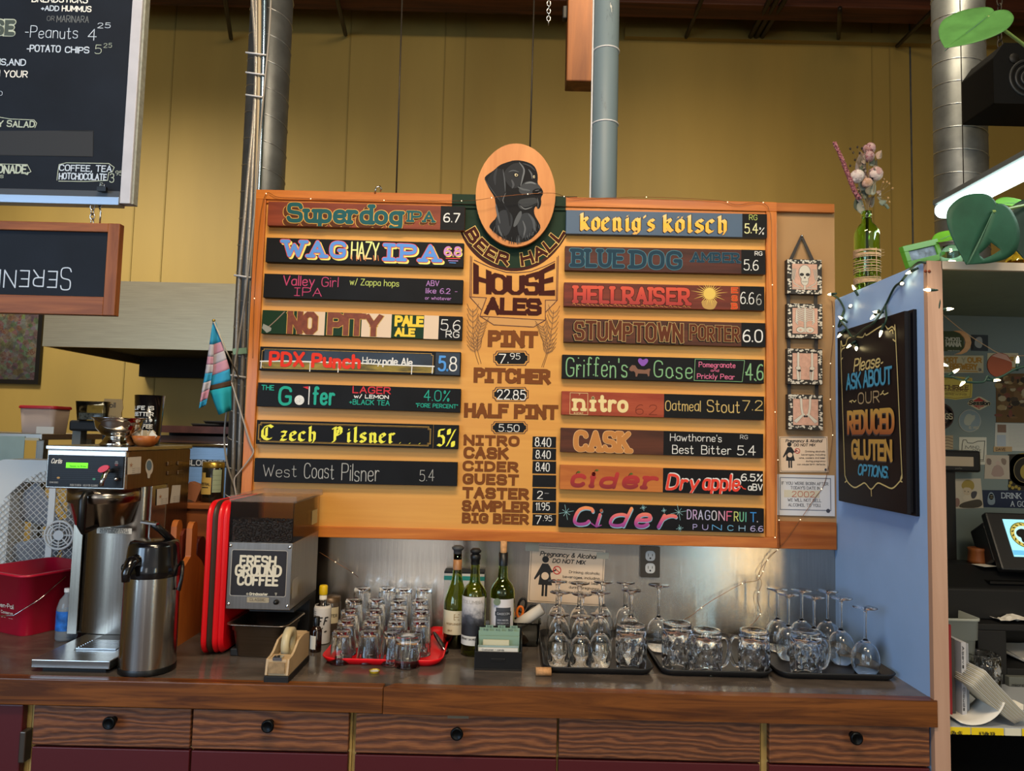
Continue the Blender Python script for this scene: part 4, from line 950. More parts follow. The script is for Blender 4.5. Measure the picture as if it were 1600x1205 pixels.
t, f = sign(Z6(93, 853), Z6(1452, 887), Z6(1448, 1048), Z6(90, 1015), 'dark wood beer sign reading Stumptown Porter in outlined brown letters', BRNW)
mb = MB(); patch(mb, f, Z6(1290, 950), f.w, INKB); mb.build('chalk_panel', t)
mb = MB(); SB = C_('stump_brown', '5a2c18'); SE = C_('stump_edge', 'b49a66'); BK = C_('stump_black', '14100c')
wpx(mb, f, 'STUMPTOWN', Z6(158, 1000), Z6(898, 890), SB, w=.16, z=.0006, smooth=False, cap='square', outline=(SE, .34), layers=[(BK, -.04, -.04, .6)], gap=2.8, jit=.5)
wpx(mb, f, 'PORTER', Z6(938, 1004), Z6(1278, 908), SB, w=.15, z=.0006, smooth=False, cap='square', outline=(SE, .34), layers=[(BK, -.04, -.04, .6)], gap=2.8, jit=.5)
wpx(mb, f, '6.0', Z6(1298, 1015), Z6(1436, 930), CHALK, w=.1, z=.0006, jit=.2)
mb.build('lettering', t)

t, f = sign(Z7(68, 88), Z7(1219, 118), Z7(1217, 255), Z7(66, 223), "black chalk beer sign reading Griffen's Gose with a dachshund and heart", INKB)
mb = MB(); SG = C_('sage', '7cab7c'); 
wpx(mb, f, "Griffen's", Z7(86, 212), Z7(440, 112), SG, w=.065, z=.0006, jit=.4, gap=2.6); wpx(mb, f, 'Gose', Z7(588, 222), Z7(812, 128), SG, w=.07, z=.0006, jit=.4, gap=2.8); wpx(mb, f, '4.6', Z7(1112, 236), Z7(1216, 142), SG, w=.08, z=.0006, jit=.4)
for x, y in ((160, 170), (160, 108), (246, 204), (268, 210), (334, 130), (418, 210), (438, 160), (660, 208), (700, 208), (1172, 236), (1114, 190)):
    p = f.l(*Z7(x, y), .0006); mb.sheet([(p[0]+.0024*math.cos(k*.628), p[1]+.0024*math.sin(k*.628)) for k in range(10)], .0012, SG)
line(mb, f, [Z7(826, 114), Z7(1108, 122), Z7(1094, 243), Z7(820, 236)], .0016, SG, .0008, True)
wpx(mb, f, 'Pomegranate', Z7(846, 160), Z7(1056, 134), C_('rose_chalk', 'd26e92', .8), w=.12, z=.0006, jit=.3); wpx(mb, f, 'and', Z7(914, 186), Z7(962, 172), C_('rose_chalk', 'd26e92', .8), w=.16, z=.0006); wpx(mb, f, 'Prickly Pear', Z7(836, 226), Z7(1052, 200), C_('rose_chalk', 'd26e92', .8), w=.12, z=.0006, jit=.3)
mb.sheet([f.l(*Z7(*p), .0008) for p in chaikin(((527, 160), (500, 132), (500, 114), (514, 108), (528, 120), (544, 110), (558, 116), (556, 134)), 1, True)], .0008, C_('violet', '8050a8'))
dgb = ((450, 178), (452, 164), (466, 148), (484, 150), (492, 164), (500, 172), (540, 176), (564, 168), (572, 172), (566, 184), (564, 210), (558, 214), (552, 198), (500, 196), (494, 214), (486, 214), (484, 192), (476, 182), (462, 184))
mb.sheet([f.l(*Z7(*p), .0008) for p in dgb], .0008, C_('dachshund', '7a5848'))
mb.build('lettering', t)

def split_sign(tl, tr, br, bl, label, wood, xpx):
    t, f = sign(tl, tr, br, bl, label, wood); m = MB(); patch(m, f, xpx, f.w, INKB); m.build('chalk_panel', t); return t, f
t, f = split_sign(Z7(65, 296), Z7(1219, 328), Z7(1217, 464), Z7(63, 430), 'red wood beer sign reading nitro Oatmeal Stout, the n boxed', WOOD('sign_nitro_stain', '842e1a', 'a44a2c', 'x', 16, .5, bmp=.05), Z7(648, 380))
mb = MB(); NC = C_('nitro_cream', 'dcc890')
wpx(mb, f, 'n', Z7(130, 410), Z7(200, 340), NC, w=.26, z=.0006, top=6.4, serif=.9); wpx(mb, f, 'i', Z7(232, 413), Z7(248, 318), NC, w=.2, z=.0006, serif=1.2); wpx(mb, f, 'tro', Z7(270, 416), Z7(446, 318), NC, w=.2, z=.0006, gap=2.4)
line(mb, f, [Z7(113, 306), Z7(213, 309), Z7(213, 432), Z7(111, 428)], .0012, NC, .0008, True)
wpx(mb, f, '7', Z7(160, 322), Z7(170, 312), NC, w=.12, z=.0006); wpx(mb, f, 'IN STOUT', Z7(134, 426), Z7(188, 419), NC, w=.16, z=.0006)
CH2 = C_('ochre_chalk', 'c2a86a', .8)
wpx(mb, f, 'Oatmeal', Z7(654, 408), Z7(858, 352), CH2, w=.08, z=.0006, jit=.5); wpx(mb, f, 'Stout', Z7(892, 416), Z7(1082, 350), CH2, w=.08, z=.0006, jit=.5); wpx(mb, f, '7.2', Z7(1094, 408), Z7(1212, 352), CH2, w=.08, z=.0006, jit=.5)
wpx(mb, f, '6.2', Z7(484, 430), Z7(610, 375), C_('rubbed_chalk', '6e2c1c'), w=.06, z=.0006)
mb.build('lettering', t)

t, f = split_sign(Z7(60, 505), Z7(1215, 541), Z7(1213, 681), Z7(57, 643), "dark brown beer sign reading CASK Hawthorne's Best Bitter", BRNW, Z7(645, 590))
mb = MB()
wpx(mb, f, 'CASK', Z7(130, 642), Z7(462, 528), C_('cask_tan', 'b87c42'), w=.22, z=.0006, serif=1.3, outline=(C_('cask_edge', 'e0b884'), .18), gap=2.8)
for s, a, b in (("Hawthorne's", (682, 580), (978, 546)), ('RG', (1082, 570), (1126, 548)), ('Best', (694, 653), (818, 606)), ('Bitter', (860, 656), (1032, 610)), ('5.4', (1064, 662), (1172, 608))): wpx(mb, f, s, Z7(*a), Z7(*b), CHALK, w=.09, z=.0006, jit=.4)
mb.build('lettering', t)

t, f = split_sign(Z7(56, 717), Z7(1213, 753), Z7(1211, 891), Z7(53, 858), 'orange wood beer sign reading cider in red with Dry apple beside it', ORW, Z7(642, 800))
mb = MB(); AP = GRAD('apple_red', [(0, '6a1018'), (.55, 'a01c1c'), (1, 'b8261e')], -.085, -.01)
for s, x0, y0, x1, y1, tp in (('c', 108, 846, 198, 768, 6.4), ('i', 222, 850, 266, 750, 10), ('d', 272, 853, 374, 758, 10), ('e', 402, 855, 502, 778, 6.4), ('r', 520, 858, 606, 782, 6.4)):
    wpx(mb, f, s, Z7(x0, y0), Z7(x1, y1), AP, w=.3 if tp < 7 else .24, z=.0006, top=tp, slant=.12, serif=.6 if s in 'ir' else 0)
for x, y in ((152, 762), (256, 752), (452, 772)):
    line(mb, f, [Z7(x-6, y+8), Z7(x, y-4), Z7(x+8, y-8)], .0016, C_('stem', '3a2a14'), .0016); mb.sheet([f.l(*Z7(x+a, y+b), .0018) for a, b in ((0, 0), (10, -10), (20, -4), (10, 2))], .0018, C_('leaf', '4a6a2a'))
DR = C_('dry_red', 'd84030')
wpx(mb, f, 'Dry', Z7(656, 862), Z7(844, 772), DR, w=.16, z=.0006, outline=(CHALK, .1), layers=[(CHALK, .05, .06, 0)], slant=.15, gap=2.4); wpx(mb, f, 'apple', Z7(862, 864), Z7(1080, 772), DR, w=.15, z=.0006, layers=[(CHALK, .05, .06, 0)], slant=.1, gap=2.2)
line(mb, f, [Z7(1070, 860), Z7(1088, 838), Z7(1100, 852), Z7(1114, 856)], .003, DR, .0016)
wpx(mb, f, '6.5%', Z7(1086, 810), Z7(1212, 770), CHALK, w=.14, z=.0006); wpx(mb, f, 'aBV', Z7(1126, 864), Z7(1212, 826), CHALK, w=.14, z=.0006)
mb.build('lettering', t)

t, f = sign(Z7(50, 933), Z7(1219, 968), Z7(1217, 1108), Z7(47, 1073), 'black beer sign reading Cider in pink script with stars, Dragonfruit Punch', INKB)
mb = MB(); CG = GRAD('cider_blend', [(.0, '6a2c80'), (.3, 'a03c88'), (.6, 'd8606a'), (1, 'e8944e')], -.085, -.008); IC = C_('ice', '86b4c8')
wpx(mb, f, 'C', Z7(116, 1064), Z7(222, 954), CG, w=.16, z=.0009, slant=.25, layers=[(IC, .03, -.05, 0)]); wpx(mb, f, 'i', Z7(256, 1068), Z7(320, 960), CG, w=.15, z=.0009, slant=.25, layers=[(IC, .03, -.05, 0)])

for s, x0, y0, x1, y1, tp in (('d', 322, 1072, 426, 956, 10), ('e', 468, 1078, 562, 990, 6.4), ('r', 606, 1082, 694, 998, 6.4)): wpx(mb, f, s, Z7(x0, y0), Z7(x1, y1), CG, w=.15*10/tp, z=.0009, top=tp, slant=.25, layers=[(IC, .03, -.05, 0)])
line(mb, f, [Z7(x, y) for x, y in ((232, 1050), (262, 1072), (290, 1062))], .004, CG, .003)
STC = C_('star_teal', '8cb8bc')
for x, y, L in ((90, 988, 42), (732, 988, 44), (738, 1080, 20), (530, 962, 18), (648, 978, 14)):
    c0 = f.l(*Z7(x, y), .0006); s7 = L/3.651/455
    for i in range(8):
        an = i*math.pi/4+.2; l_ = s7*(1 if i % 2 == 0 else .6); ribbon(mb, [c0, (c0[0]+l_*math.cos(an), c0[1]+l_*math.sin(an))], .0012, .0006+i*2e-5, STC)
for s, x0, x1, col in (('D', 778, 806, 'b0a0c4'), ('R', 812, 838, 'b89ac0'), ('A', 842, 872, 'b0b0c8'), ('G', 880, 912, 'a8a8c8'), ('O', 918, 950, 'c0c0c8'), ('N', 958, 996, 'c89ab0'), ('F', 1004, 1038, 'd86a8a'), ('R', 1046, 1074, 'b8c070'), ('U', 1078, 1104, '70b890'), ('I', 1112, 1122, '60b0a0'), ('T', 1138, 1176, '3a8ad0'), ('.', 1178, 1182, 'c0c0c8')):
    q = (x0-778)/400*18; wpx(mb, f, s, Z7(x0, 1028+q), Z7(x1, 972+q), C_('chalk_'+col, col, .8), w=.1, z=.0006)
for s, x0, x1, col in (('P', 812, 838, 'a8a0d0'), ('U', 866, 900, 'a8a0d0'), ('N', 922, 978, '60a0d0'), ('C', 1010, 1044, '70b0d0'), ('H', 1074, 1112, '90b8d0'), ('6.6', 1140, 1214, 'b0a8d0')):
    q = (x0-812)/400*12; wpx(mb, f, s, Z7(x0, 1087+q), Z7(x1, 1056+q), C_('chalk_'+col, col, .8), w=.12, z=.0006)
mb.build('lettering', t)
# ================================================================ things on the worktop
CZ = .93
GL_ = GLASS('clear_glass', (.98, .99, .99)); GLT = THIN('clear_glass_wall', (1, 1, 1), 1.42, .01, .975)
def zc(px, py, Y): return PY(px, py, Y).z
RED = P('red_plastic', 'c4081c', .32, coat=.2); REDT = P('red_tray_plastic', 'd80a18', .38, coat=.1)
BLKT = P('black_tray_plastic', '17181a', .42, bmp=.05, scale=180)
PAPER = P('white_paper', 'd2cfc6', .75); OFFW = P('offwhite_paper', 'c8c0aa', .75); TXT = P('print_black', '1a1a1c', .6)
def tray_mb(w, d, m, r=.035, hgt=.02, lip=.016, t=.003):
    mb = MB()
    def ring(dw, z): return [(x, y, z) for x, y in rrect(w-2*dw, d-2*dw, max(.008, r-dw*.5), 6)]
    mb.loops([ring(lip+.001, 0), ring(lip*.55, .006), ring(0, hgt-.001), ring(.001, hgt+.001), ring(.004, hgt+.001), ring(lip*.6, .009), ring(lip+.004, t), ], m)
    return mb
# ---- black trays
trays = []
for px0, px1, lab in ((848, 1029, 'black tray holding the upside-down goblets, left of the other two black trays'), (1032, 1214, 'middle black tray holding two dimpled mugs side by side'), (1213, 1402, 'black tray against the blue partition holding wine glasses')):
    Yf = 2.075; x0, x1 = PZ(px0, 1047, CZ+.02), PZ(px1, 1052, CZ+.02)
    w = x1.x-x0.x
    o = tray_mb(w-.004, .405, BLKT).build('serving_tray'); o.location = ((x0.x+x1.x)/2, Yf+.2025, CZ)
    tag(o, lab, 'tray', 'black serving trays'); trays.append(o)
# ---- red tray with tumblers
a, b = PZ(497, 1030, CZ+.02), PZ(690, 1038, CZ+.02)
o = tray_mb(b.x-a.x, .37, REDT, .045).build('serving_tray'); RT = ((a.x+b.x)/2, 2.105+.185); o.location = (*RT, CZ)
tag(o, 'red cafeteria tray lying flat under the clear tumblers', 'tray')
TZ = CZ+.0032
def tumbler(h, R, r, thick=.011):
    p = [(R, 0), (R*.985, h*.1), (r*1.06, h*.78), (r*1.03, h-.006), (r*.92, h), (r*.5, h-.0015), (0, h-.002), (0, h-thick), (r*.8, h-thick-.001), (r*.93, h-thick-.006), (R-.0035, h*.1), (R-.0022, .001), (R, 0)]
    seg = 30; mb = MB()
    mb.lathe(p, GL_, seg)
    # pressed flutes on the lower half of the glass (upper half as it stands)
    for i, v in enumerate(mb.v):
        x, y, z = v; rad = math.hypot(x, y)
        if rad > r*.98 and z > h*.3:
            k = 1-.022*(1-math.cos(10*math.atan2(y, x)))*.5*min(1, (z-h*.3)/(h*.3)); mb.v[i] = (x*k, y*k, z)
    return mb
protoT = None
rowname = ['rear row', 'second row', 'middle row', 'fourth row', 'front row']
rows = [(2.43, .150, .034, .0265, ((565, 902), (603, 901), (630, 905), (661, 905))), (2.36, .128, .034, .0265, ((552, 924), (586, 929), (622, 927), (655, 926))),
        (2.285, .112, .034, .0265, ((546, 949), (583, 949), (622, 946), (657, 950))), (2.21, .1, .033, .026, ((541, 966), (579, 969), (619, 970), (656, 972))), (2.135, .088, .033, .026, ((534, 982), (575, 978), (613, 981)))]
ordn = ['leftmost', 'second from left', 'second from right', 'rightmost']
cache = {}
for ri, (Y, h, R, r, spots) in enumerate(rows):
    for ci, (px, py) in enumerate(spots):
        x = PY(px, (py+1010)/2, Y).x
        if ri not in cache:
            o = tumbler(h, R, r).build('tumbler'); cache[ri] = o
        else: o = cache[ri].copy(); C.objects.link(o)
        o.location = (x, Y + (.01 if ci % 2 else 0), TZ); o.rotation_euler = (0, 0, ci*.7+ri)
        nm = ordn[ci] if len(spots) == 4 else ('left', 'middle', 'right')[ci]
        tag(o, 'clear upside-down tumbler, %s in the %s of the red tray' % (nm, rowname[ri]), 'glass', 'tumblers on the red tray')
mb = MB().lathe([(.0375, 0), (.0375, .085), (.036, .088), (0, .087), (0, .066), (.032, .065), (.0345, .06), (.035, .001), (.0375, 0)], GL_, 32)
p = PZ(641, 1028, TZ)
o = mb.build('rocks_glass'); o.location = (p.x, 2.12, TZ); tag(o, 'straight thick-bottomed rocks glass upside down at the front right of the red tray', 'glass', 'tumblers on the red tray')

# ---- goblets, wine glasses, mugs
def goblet_mb(H, Rr, Rm, stem, foot, bowl_frac=.62, t=.0013):
    hb = H*bowl_frac
    out = [(Rr, 0), (Rm*.97, hb*.22), (Rm, hb*.42), (Rm*.93, hb*.66), (Rm*.66, hb*.87), (Rm*.32, hb*.97), (.0065, hb*1.03), (stem*1.25, hb*1.10), (stem, (hb+H)/2), (stem*1.4, H-.012), (foot*.45, H-.005), (foot*.96, H-.0022), (foot, H-.001), (foot*.97, H), (0, H)]
    inn = [(0, hb*.955), (Rm*.30, hb*.94), (Rm*.64, hb*.85), (Rm*.93-t, hb*.65), (Rm-t, hb*.42), (Rm*.97-t, hb*.22), (Rr-t, 0), (Rr, 0)]
    pr = [(p.x, p.y) for p in catmull([Vector((*q, 0)) for q in out[:10]], 3)] + out[10:]
    return MB().lathe(pr + inn, GL_, 32)
gob = {}
def place(kind, mk, px, pyb, pyt, Y, z, label, group, cat='glass', rz=0):
    """stands a glass at picture column px (row between base and top) at depth Y"""
    x = PY(px, (pyb+pyt)/2, Y).x; h = zc(px, pyt, Y)-z
    if kind not in gob: gob[kind] = (mk(h).build(kind[0]), h); o, h0 = gob[kind]; first = True
    else: o = gob[kind][0].copy(); C.objects.link(o); h0 = gob[kind][1]
    o.location = (x, Y, z); o.scale = (1, 1, h/h0); o.rotation_euler = (0, 0, rz)
    return tag(o, label, cat, group)
BZ = CZ+.0032
G1 = 'goblets on the black tray'
mk_s = lambda h: goblet_mb(h, .028, .0335, .0055, .030, .66); mk_t = lambda h: goblet_mb(h, .028, .0345, .005, .031, .62)
for i, (px, pt) in enumerate(((873, 960), (908, 964), (938, 960))):
    place(('goblet', 0), mk_s, px, 1022, pt, (2.14, 2.115, 2.14)[i], BZ, 'short stemmed goblet upside down on the black tray, front row %s' % ('left', 'middle', 'right')[i], G1)
for i, (px, pt) in enumerate(((874, 925), (909, 928), (938, 925), (986, 922))):
    place(('goblet', 1), mk_t, px, 1005, pt, 2.235, BZ, 'tall goblet upside down in the second row of the black tray, %s' % ordn[i], G1)
for i, (px, pt) in enumerate(((871, 908), (905, 911), (942, 909), (977, 910))):
    place(('goblet', 2), mk_t, px, 985, pt, 2.36 if i != 3 else 2.37, BZ, 'tall goblet upside down in the rear row of the black tray, %s' % ordn[i], G1)
mk_w = lambda h: goblet_mb(h, .029, .0385, .0034, .034, .5)
W1 = 'upside-down wine glasses'
place(('wine_glass', 0), mk_w, 1029, 998, 914, 2.33, BZ, 'single thin-stemmed wine glass upside down below the electric outlet', W1)
for px, pt, Y, lab in ((1215, 920, 2.36, 'wine glass upside down at the rear left of the tray by the partition'), (1232, 928, 2.27, 'wine glass upside down behind the mug, second from the left by the partition'),
                       (1253, 922, 2.36, 'wine glass upside down in the rear row, middle of three by the partition'), (1272, 932, 2.26, 'wine glass upside down directly behind the mug with its handle on the right'),
                       (1293, 923, 2.36, 'wine glass upside down at the rear right of the tray by the partition'), (1314, 934, 2.24, 'wine glass upside down in front of the rear row, just right of the mug'),
                       (1352, 949, 2.14, 'wine glass upside down nearest the blue partition and the front')):
    place(('wine_glass', 0), mk_w, px, 1010, pt, Y, BZ, lab, W1)
def mug_mb(h, R=.0425):
    mb = MB(); nu, nv = 64, 30
    def prof(v): return R*(.80+.26*math.sin(math.pi*min(1, .22+v*.62))**1.0) if v < .8 else R*(.80+.26*math.sin(math.pi*(.22+.8*.62)))*(1-.55*(v-.8)**1.4)
    def out(u, v):
        a = 2*math.pi*u; z = h*v
        row = v*4.2; k = 8*u + (.5 if int(row) % 2 else 0)
        d = 0
        if .06 < v < .8:
            d = max(0, math.cos(2*math.pi*k))**.7 * max(0, math.sin(math.pi*(row % 1)))**.7
        r = prof(v)-.0058*d
        return (r*math.cos(a), r*math.sin(a), z)
    def ring(fn, v): return [fn(i/nu, v) for i in range(nu)]
    rings = [ring(out, j/nv) for j in range(nv+1)]
    top = rings[-1]
    rings.append([(x*.86, y*.86, h-.001) for x, y, z in top]); rings.append([(x*.5, y*.5, h-.003) for x, y, z in top]); rings.append([(x*.01, y*.01, h-.003) for x, y, z in top])
    ins = []
    for v in (.84, .8, .6, .4, .2, .05, 0):
        r = prof(min(v, .8))-.0075-(.012 if v == .84 else 0); ins.append([(r*math.cos(2*math.pi*i/nu), r*math.sin(2*math.pi*i/nu), h*v) for i in range(nu)])
    c0 = [(x*.01, y*.01, h*.845) for x, y, z in ins[0]]
    mb.loops(rings + [c0] + ins + [rings[0]], GLASS('mug_glass', (.97, .98, .99)), True, False, False)
    return mb
MG = 'dimpled beer mugs'
mug0 = None
def mug(px, pyb, pyt, Y, ang, label):
    global mug0
    x = PY(px, (pyb+pyt)/2, Y).x; h = zc(px, pyt, Y)-BZ
    if mug0 is None:
        t = thing('beer_mug', label, 'mug'); mug_mb(h).build('body', t)
        pts = catmull([Vector(p) for p in ((.038, 0, h*.80), (.056, 0, h*.82), (.067, 0, h*.70), (.068, 0, h*.5), (.063, 0, h*.3), (.054, 0, h*.16), (.040, 0, h*.14))], 5)
        MB().tube(pts, .0062, GL_, 10).build('handle', t); mug0 = (t, h)
    else: t = copy_tree(mug0[0])
    t.location = (x, Y, BZ); t.rotation_euler = (0, 0, ang); t.scale = (1, 1, h/mug0[1]); tag(t, label, 'mug', MG)
mug(986, 1040, 976, 2.135, 2.0, 'dimpled glass mug upside down at the right end of the goblet tray')
mug(1058, 1039, 973, 2.15, 1.8, 'dimpled glass mug upside down at the left of the middle tray, handle hidden')
mug(1104, 1046, 984, 2.125, .1, 'dimpled glass mug upside down in the middle tray, handle turned to the right')
mug(1178, 1048, 985, 2.125, 2.95, 'dimpled glass mug upside down in the middle tray, handle turned to the left')
mug(1259, 1049, 986, 2.13, .05, 'dimpled glass mug upside down in front of the wine glasses by the partition')

# ---- wine bottles
BG = GLASS('green_bottle_glass', (.44, .48, .09), 0, 1.5); BG2 = GLASS('deep_green_glass', (.38, .47, .08), 0, 1.5)
DRK = P('dark_wine', '0a0406', .1); FOIL = P('foil_tan', '9a6a40', .4); FOILB = P('foil_black', '101214', .4); CORK = P('cork', 'b98a5c', .8, var=.25, scale=120)
RUB = P('grey_rubber', '3c3e40', .6)
def bottle(px, pyb, Y, H, R, shape, label, fill, glass):
    p = PY(px, pyb, Y); t = thing('wine_bottle', label, 'bottle', (p.x, Y, CZ), group='wine bottles')
    if shape == 'burgundy': pr = [(0, .003), (R*.9, 0), (R, .006), (R, H*.42), (R*.95, H*.5), (R*.72, H*.6), (R*.48, H*.7), (.0145, H*.8), (.0135, H-.03), (.0135, H), (.009, H), (.009, H-.02)]
    else: pr = [(0, .003), (R*.9, 0), (R, .006), (R, H*.58), (R*.97, H*.62), (R*.8, H*.67), (R*.5, H*.72), (.0155, H*.76), (.0135, H-.03), (.0135, H), (.009, H), (.009, H-.02)]
    pr2 = pr[:3] + [(q.x, q.y) for q in catmull([Vector((*q, 0)) for q in pr[3:9]], 4)] + pr[9:]
    inn = [(max(0, r-.0025), z+.004 if r == 0 else z) for r, z in reversed(pr2[1:-3])]
    MB().lathe(pr2 + inn + [(0, .009)], glass, 36).build('glass', t)
    if fill: MB().lathe([(0, .012)] + [(r-.0032, max(z, .012)) for r, z in pr2[1:] if z < fill*H] + [(0, fill*H)], DRK, 28).build('wine', t)
    return t, p
def label_band(mb, R, z0, z1, a0, a1, m, n=20):
    mb.grid(lambda u, v: (R*math.sin(a0+(a1-a0)*u), -R*math.cos(a0+(a1-a0)*u), z0+(z1-z0)*v), n, 1, m)
def wraptext(mb, text, R, a0, a1, z0, z1, m, **k):
    tmp = MB(); L = (a1-a0)*R; write(tmp, text, 0, z0, L, z1, m, z=.0004, **k)
    mb.add([((R+z)*math.sin(a0+x/R), -(R+z)*math.cos(a0+x/R), y) for x, y, z in tmp.v], tmp.f, m)
t, p = bottle(711, 1014, 2.325, .29, .039, 'burgundy', 'burgundy-shaped wine bottle with cream label and grey stopper, leftmost of the three', .40, BG)
mb = MB(); label_band(mb, .0394, .045, .118, -1.3, 1.2, P('cream_label', 'cfc3a4', .7)); wraptext(mb, 'E', .0396, -.1, .35, .09, .108, P('label_bronze', '8a6c40', .6), w=.1, serif=1); wraptext(mb, 'RESPLENDENT', .0396, -.75, .7, .075, .081, P('label_bronze', '8a6c40', .6), w=.16); wraptext(mb, 'BRUT', .0396, -.6, -.2, .055, .06, P('label_bronze', '8a6c40', .6), w=.2); mb.build('label', t)
MB().lathe([(.0142, .24), (.0142, .272), (.014, .272)], FOIL, 24).build('foil', t)
MB().lathe([(.011, .285), (.0135, .291), (.0135, .300), (.018, .303), (.0195, .309), (.012, .315), (0, .316)], RUB, 24).build('stopper', t)
t, p = bottle(739, 1021, 2.25, .298, .0375, 'bordeaux', 'wine bottle with a misty mountain label and black stopper, middle of the three', 0, BG)
mm, nt, bb = nodes('mountain_label'); v = coord(nt, (1, 1, 1)); f1 = noise(nt, v, 28, 6, .6); s = nt.nodes.new('ShaderNodeSeparateXYZ'); nt.links.new(v, s.inputs[0])
ma = nt.nodes.new('ShaderNodeMath'); ma.operation = 'MULTIPLY_ADD'; nt.links.new(s.outputs[2], ma.inputs[0]); ma.inputs[1].default_value = 9.0; ma.inputs[2].default_value = -1.08
mb_ = nt.nodes.new('ShaderNodeMath'); mb_.operation = 'ADD'; nt.links.new(ma.outputs[0], mb_.inputs[0]); nt.links.new(f1, mb_.inputs[1])
nt.links.new(ramp(nt, mb_.outputs[0], [(.25, '1e1f24'), (.5, '4a4c55'), (.72, 'b4b2b4'), (.95, 'cfcac6')]), bb.inputs['Base Color']); inp(bb, Roughness=.6)
mb = MB(); label_band(mb, .0379, .062, .178, -1.4, 1.0, mm); label_band(mb, .0379, .034, .0615, -1.4, 1.0, PAPER); wraptext(mb, 'COLUMBIA', .0381, -1.1, .75, .158, .168, P('label_grey', '9a958e', .6), w=.1, serif=.6); wraptext(mb, 'CABERNET SAUVIGNON', .0381, -1.2, .5, .05, .056, TXT, w=.14); mb.build('label', t)
MB().lathe([(.0142, .27), (.0142, .284), (.016, .286), (.016, .298), (.0142, .3)], FOILB, 24).build('neck_foil', t)
MB().lathe([(.011, .297), (.0115, .304), (.0165, .307), (.018, .313), (.011, .319), (0, .32)], BLACKM, 24).build('stopper', t)
t, p = bottle(783, 1016, 2.29, .302, .039, 'bordeaux', 'wine bottle with a grey crest label and cork pushed in, rightmost of the three', .52, BG2)
mb = MB(); label_band(mb, .0394, .05, .165, -1.15, 1.1, P('white_label', 'cdcacc', .65)); label_band(mb, .0396, .06, .14, -.5, .72, P('crest_grey', '3a3d44', .6)); label_band(mb, .0398, .115, .128, -.56, .78, P('crest_dark', '202228', .6))
wraptext(mb, 'GASCON', .04, -.4, .62, .118, .1255, P('crest_silver', 'b0b2b8', .5), w=.14); wraptext(mb, 'MALBEC', .0396, -.4, .62, .052, .057, TXT, w=.14)
for i in range(5): wraptext(mb, ['DON MIGUEL', 'RESERVA', '~~~~', 'MENDOZA', '-----'][i], .0398, -.35, .55, .1-.009*i, .105-.009*i, P('crest_silver', 'b0b2b8', .5), w=.16)
mb.sheet([(-.012+.011*math.cos(i*.3142)-.004, .158+.011*math.sin(i*.3142)) for i in range(20)], .0402, P('medal_green', '7a8a72', .4, .4), Matrix.Rotation(math.pi/2, 4, 'X')); mb.build('label', t)
MB().lathe([(.0142, .262), (.0142, .302), (.0095, .302)], FOILB, 24).build('neck_foil', t)
MB().lathe([(.0092, .296), (.0102, .303), (.0105, .338), (0, .338)], CORK, 20).build('cork', t)

# ---- box behind the bottles
a, b = PY(694, 905, 2.44), PY(757, 905, 2.44)
t = thing('carton', 'white carton with a teal top band standing behind the wine bottles', 'box', ((a.x+b.x)/2, 2.47, CZ)); w = (b.x-a.x)/2; h = zc(700, 896, 2.44)-CZ
MB().box((-w, -.03, 0), (w, .03, h), P('carton_white', 'b8b4aa', .6)).build('carton', t, bevel=.0015); MB().box((-w-.0006, -.0306, h-.022), (w+.0006, .0306, h-.008), P('carton_teal', '1c7a70', .6)).build('band', t); MB().box((-w, -.03, h), (w, .03, h+.006), BLACKM).build('lid', t)

# ---- card file box
p = PZ(778, 1048, CZ)
t = thing('card_box', 'black plastic card box full of index cards in front of the wine bottles', 'card box', (p.x, p.y, CZ))
w = .068
MB().box((-w, 0, 0), (w, .10, .004), BLACK).box((-w, 0, .004), (w, .004, .052), BLACK).box((-w, .004, .004), (-w+.004, .10, .075), BLACK).box((w-.004, .004, .004), (w, .10, .075), BLACK).box((-w, .096, .004), (w, .10, .1), BLACK).box((-.02, -.003, .026), (.02, 0, .034), BLACK).build('box', t, bevel=.0012)
for i, (y, h, m, x0, x1) in enumerate(((.016, .058, PAPER, -.058, .056), (.026, .062, P('card_blue', '8ea2a0', .7), -.06, .058), (.036, .075, P('card_cream', 'c2bda0', .7), -.046, .030), (.05, .082, P('card_green', '7e9a88', .7), -.058, .060), (.062, .094, P('card_green', '7e9a88', .7), -.06, .06), (.074, .1, P('card_green', '7e9a88', .7), -.058, .061))):
    mb = MB().box((x0, y, .005), (x1, y+.004, h), m)
    if i > 3:
        for k in range(3): xx = -.05+.036*k+.01*(i % 2); mb.box((xx, y, h), (xx+.022, y+.002, h+.007), m); tmp = MB(); write(tmp, ('5-10', 'A-C', '50')[k], xx+.004, h+.001, xx+.018, h+.006, TXT, w=.15); mb.add([(x, y-.0003-z, zz) for x, zz, z in tmp.v], tmp.f, TXT)
    if i == 0: tmp = MB(); write(tmp, 'Customer ~ cards', x0+.01, .051, x1-.04, .056, TXT, w=.14); mb.add([(x, y-.0003-z, zz) for x, zz, z in tmp.v], tmp.f, TXT)
    mb.build('index_card', t)

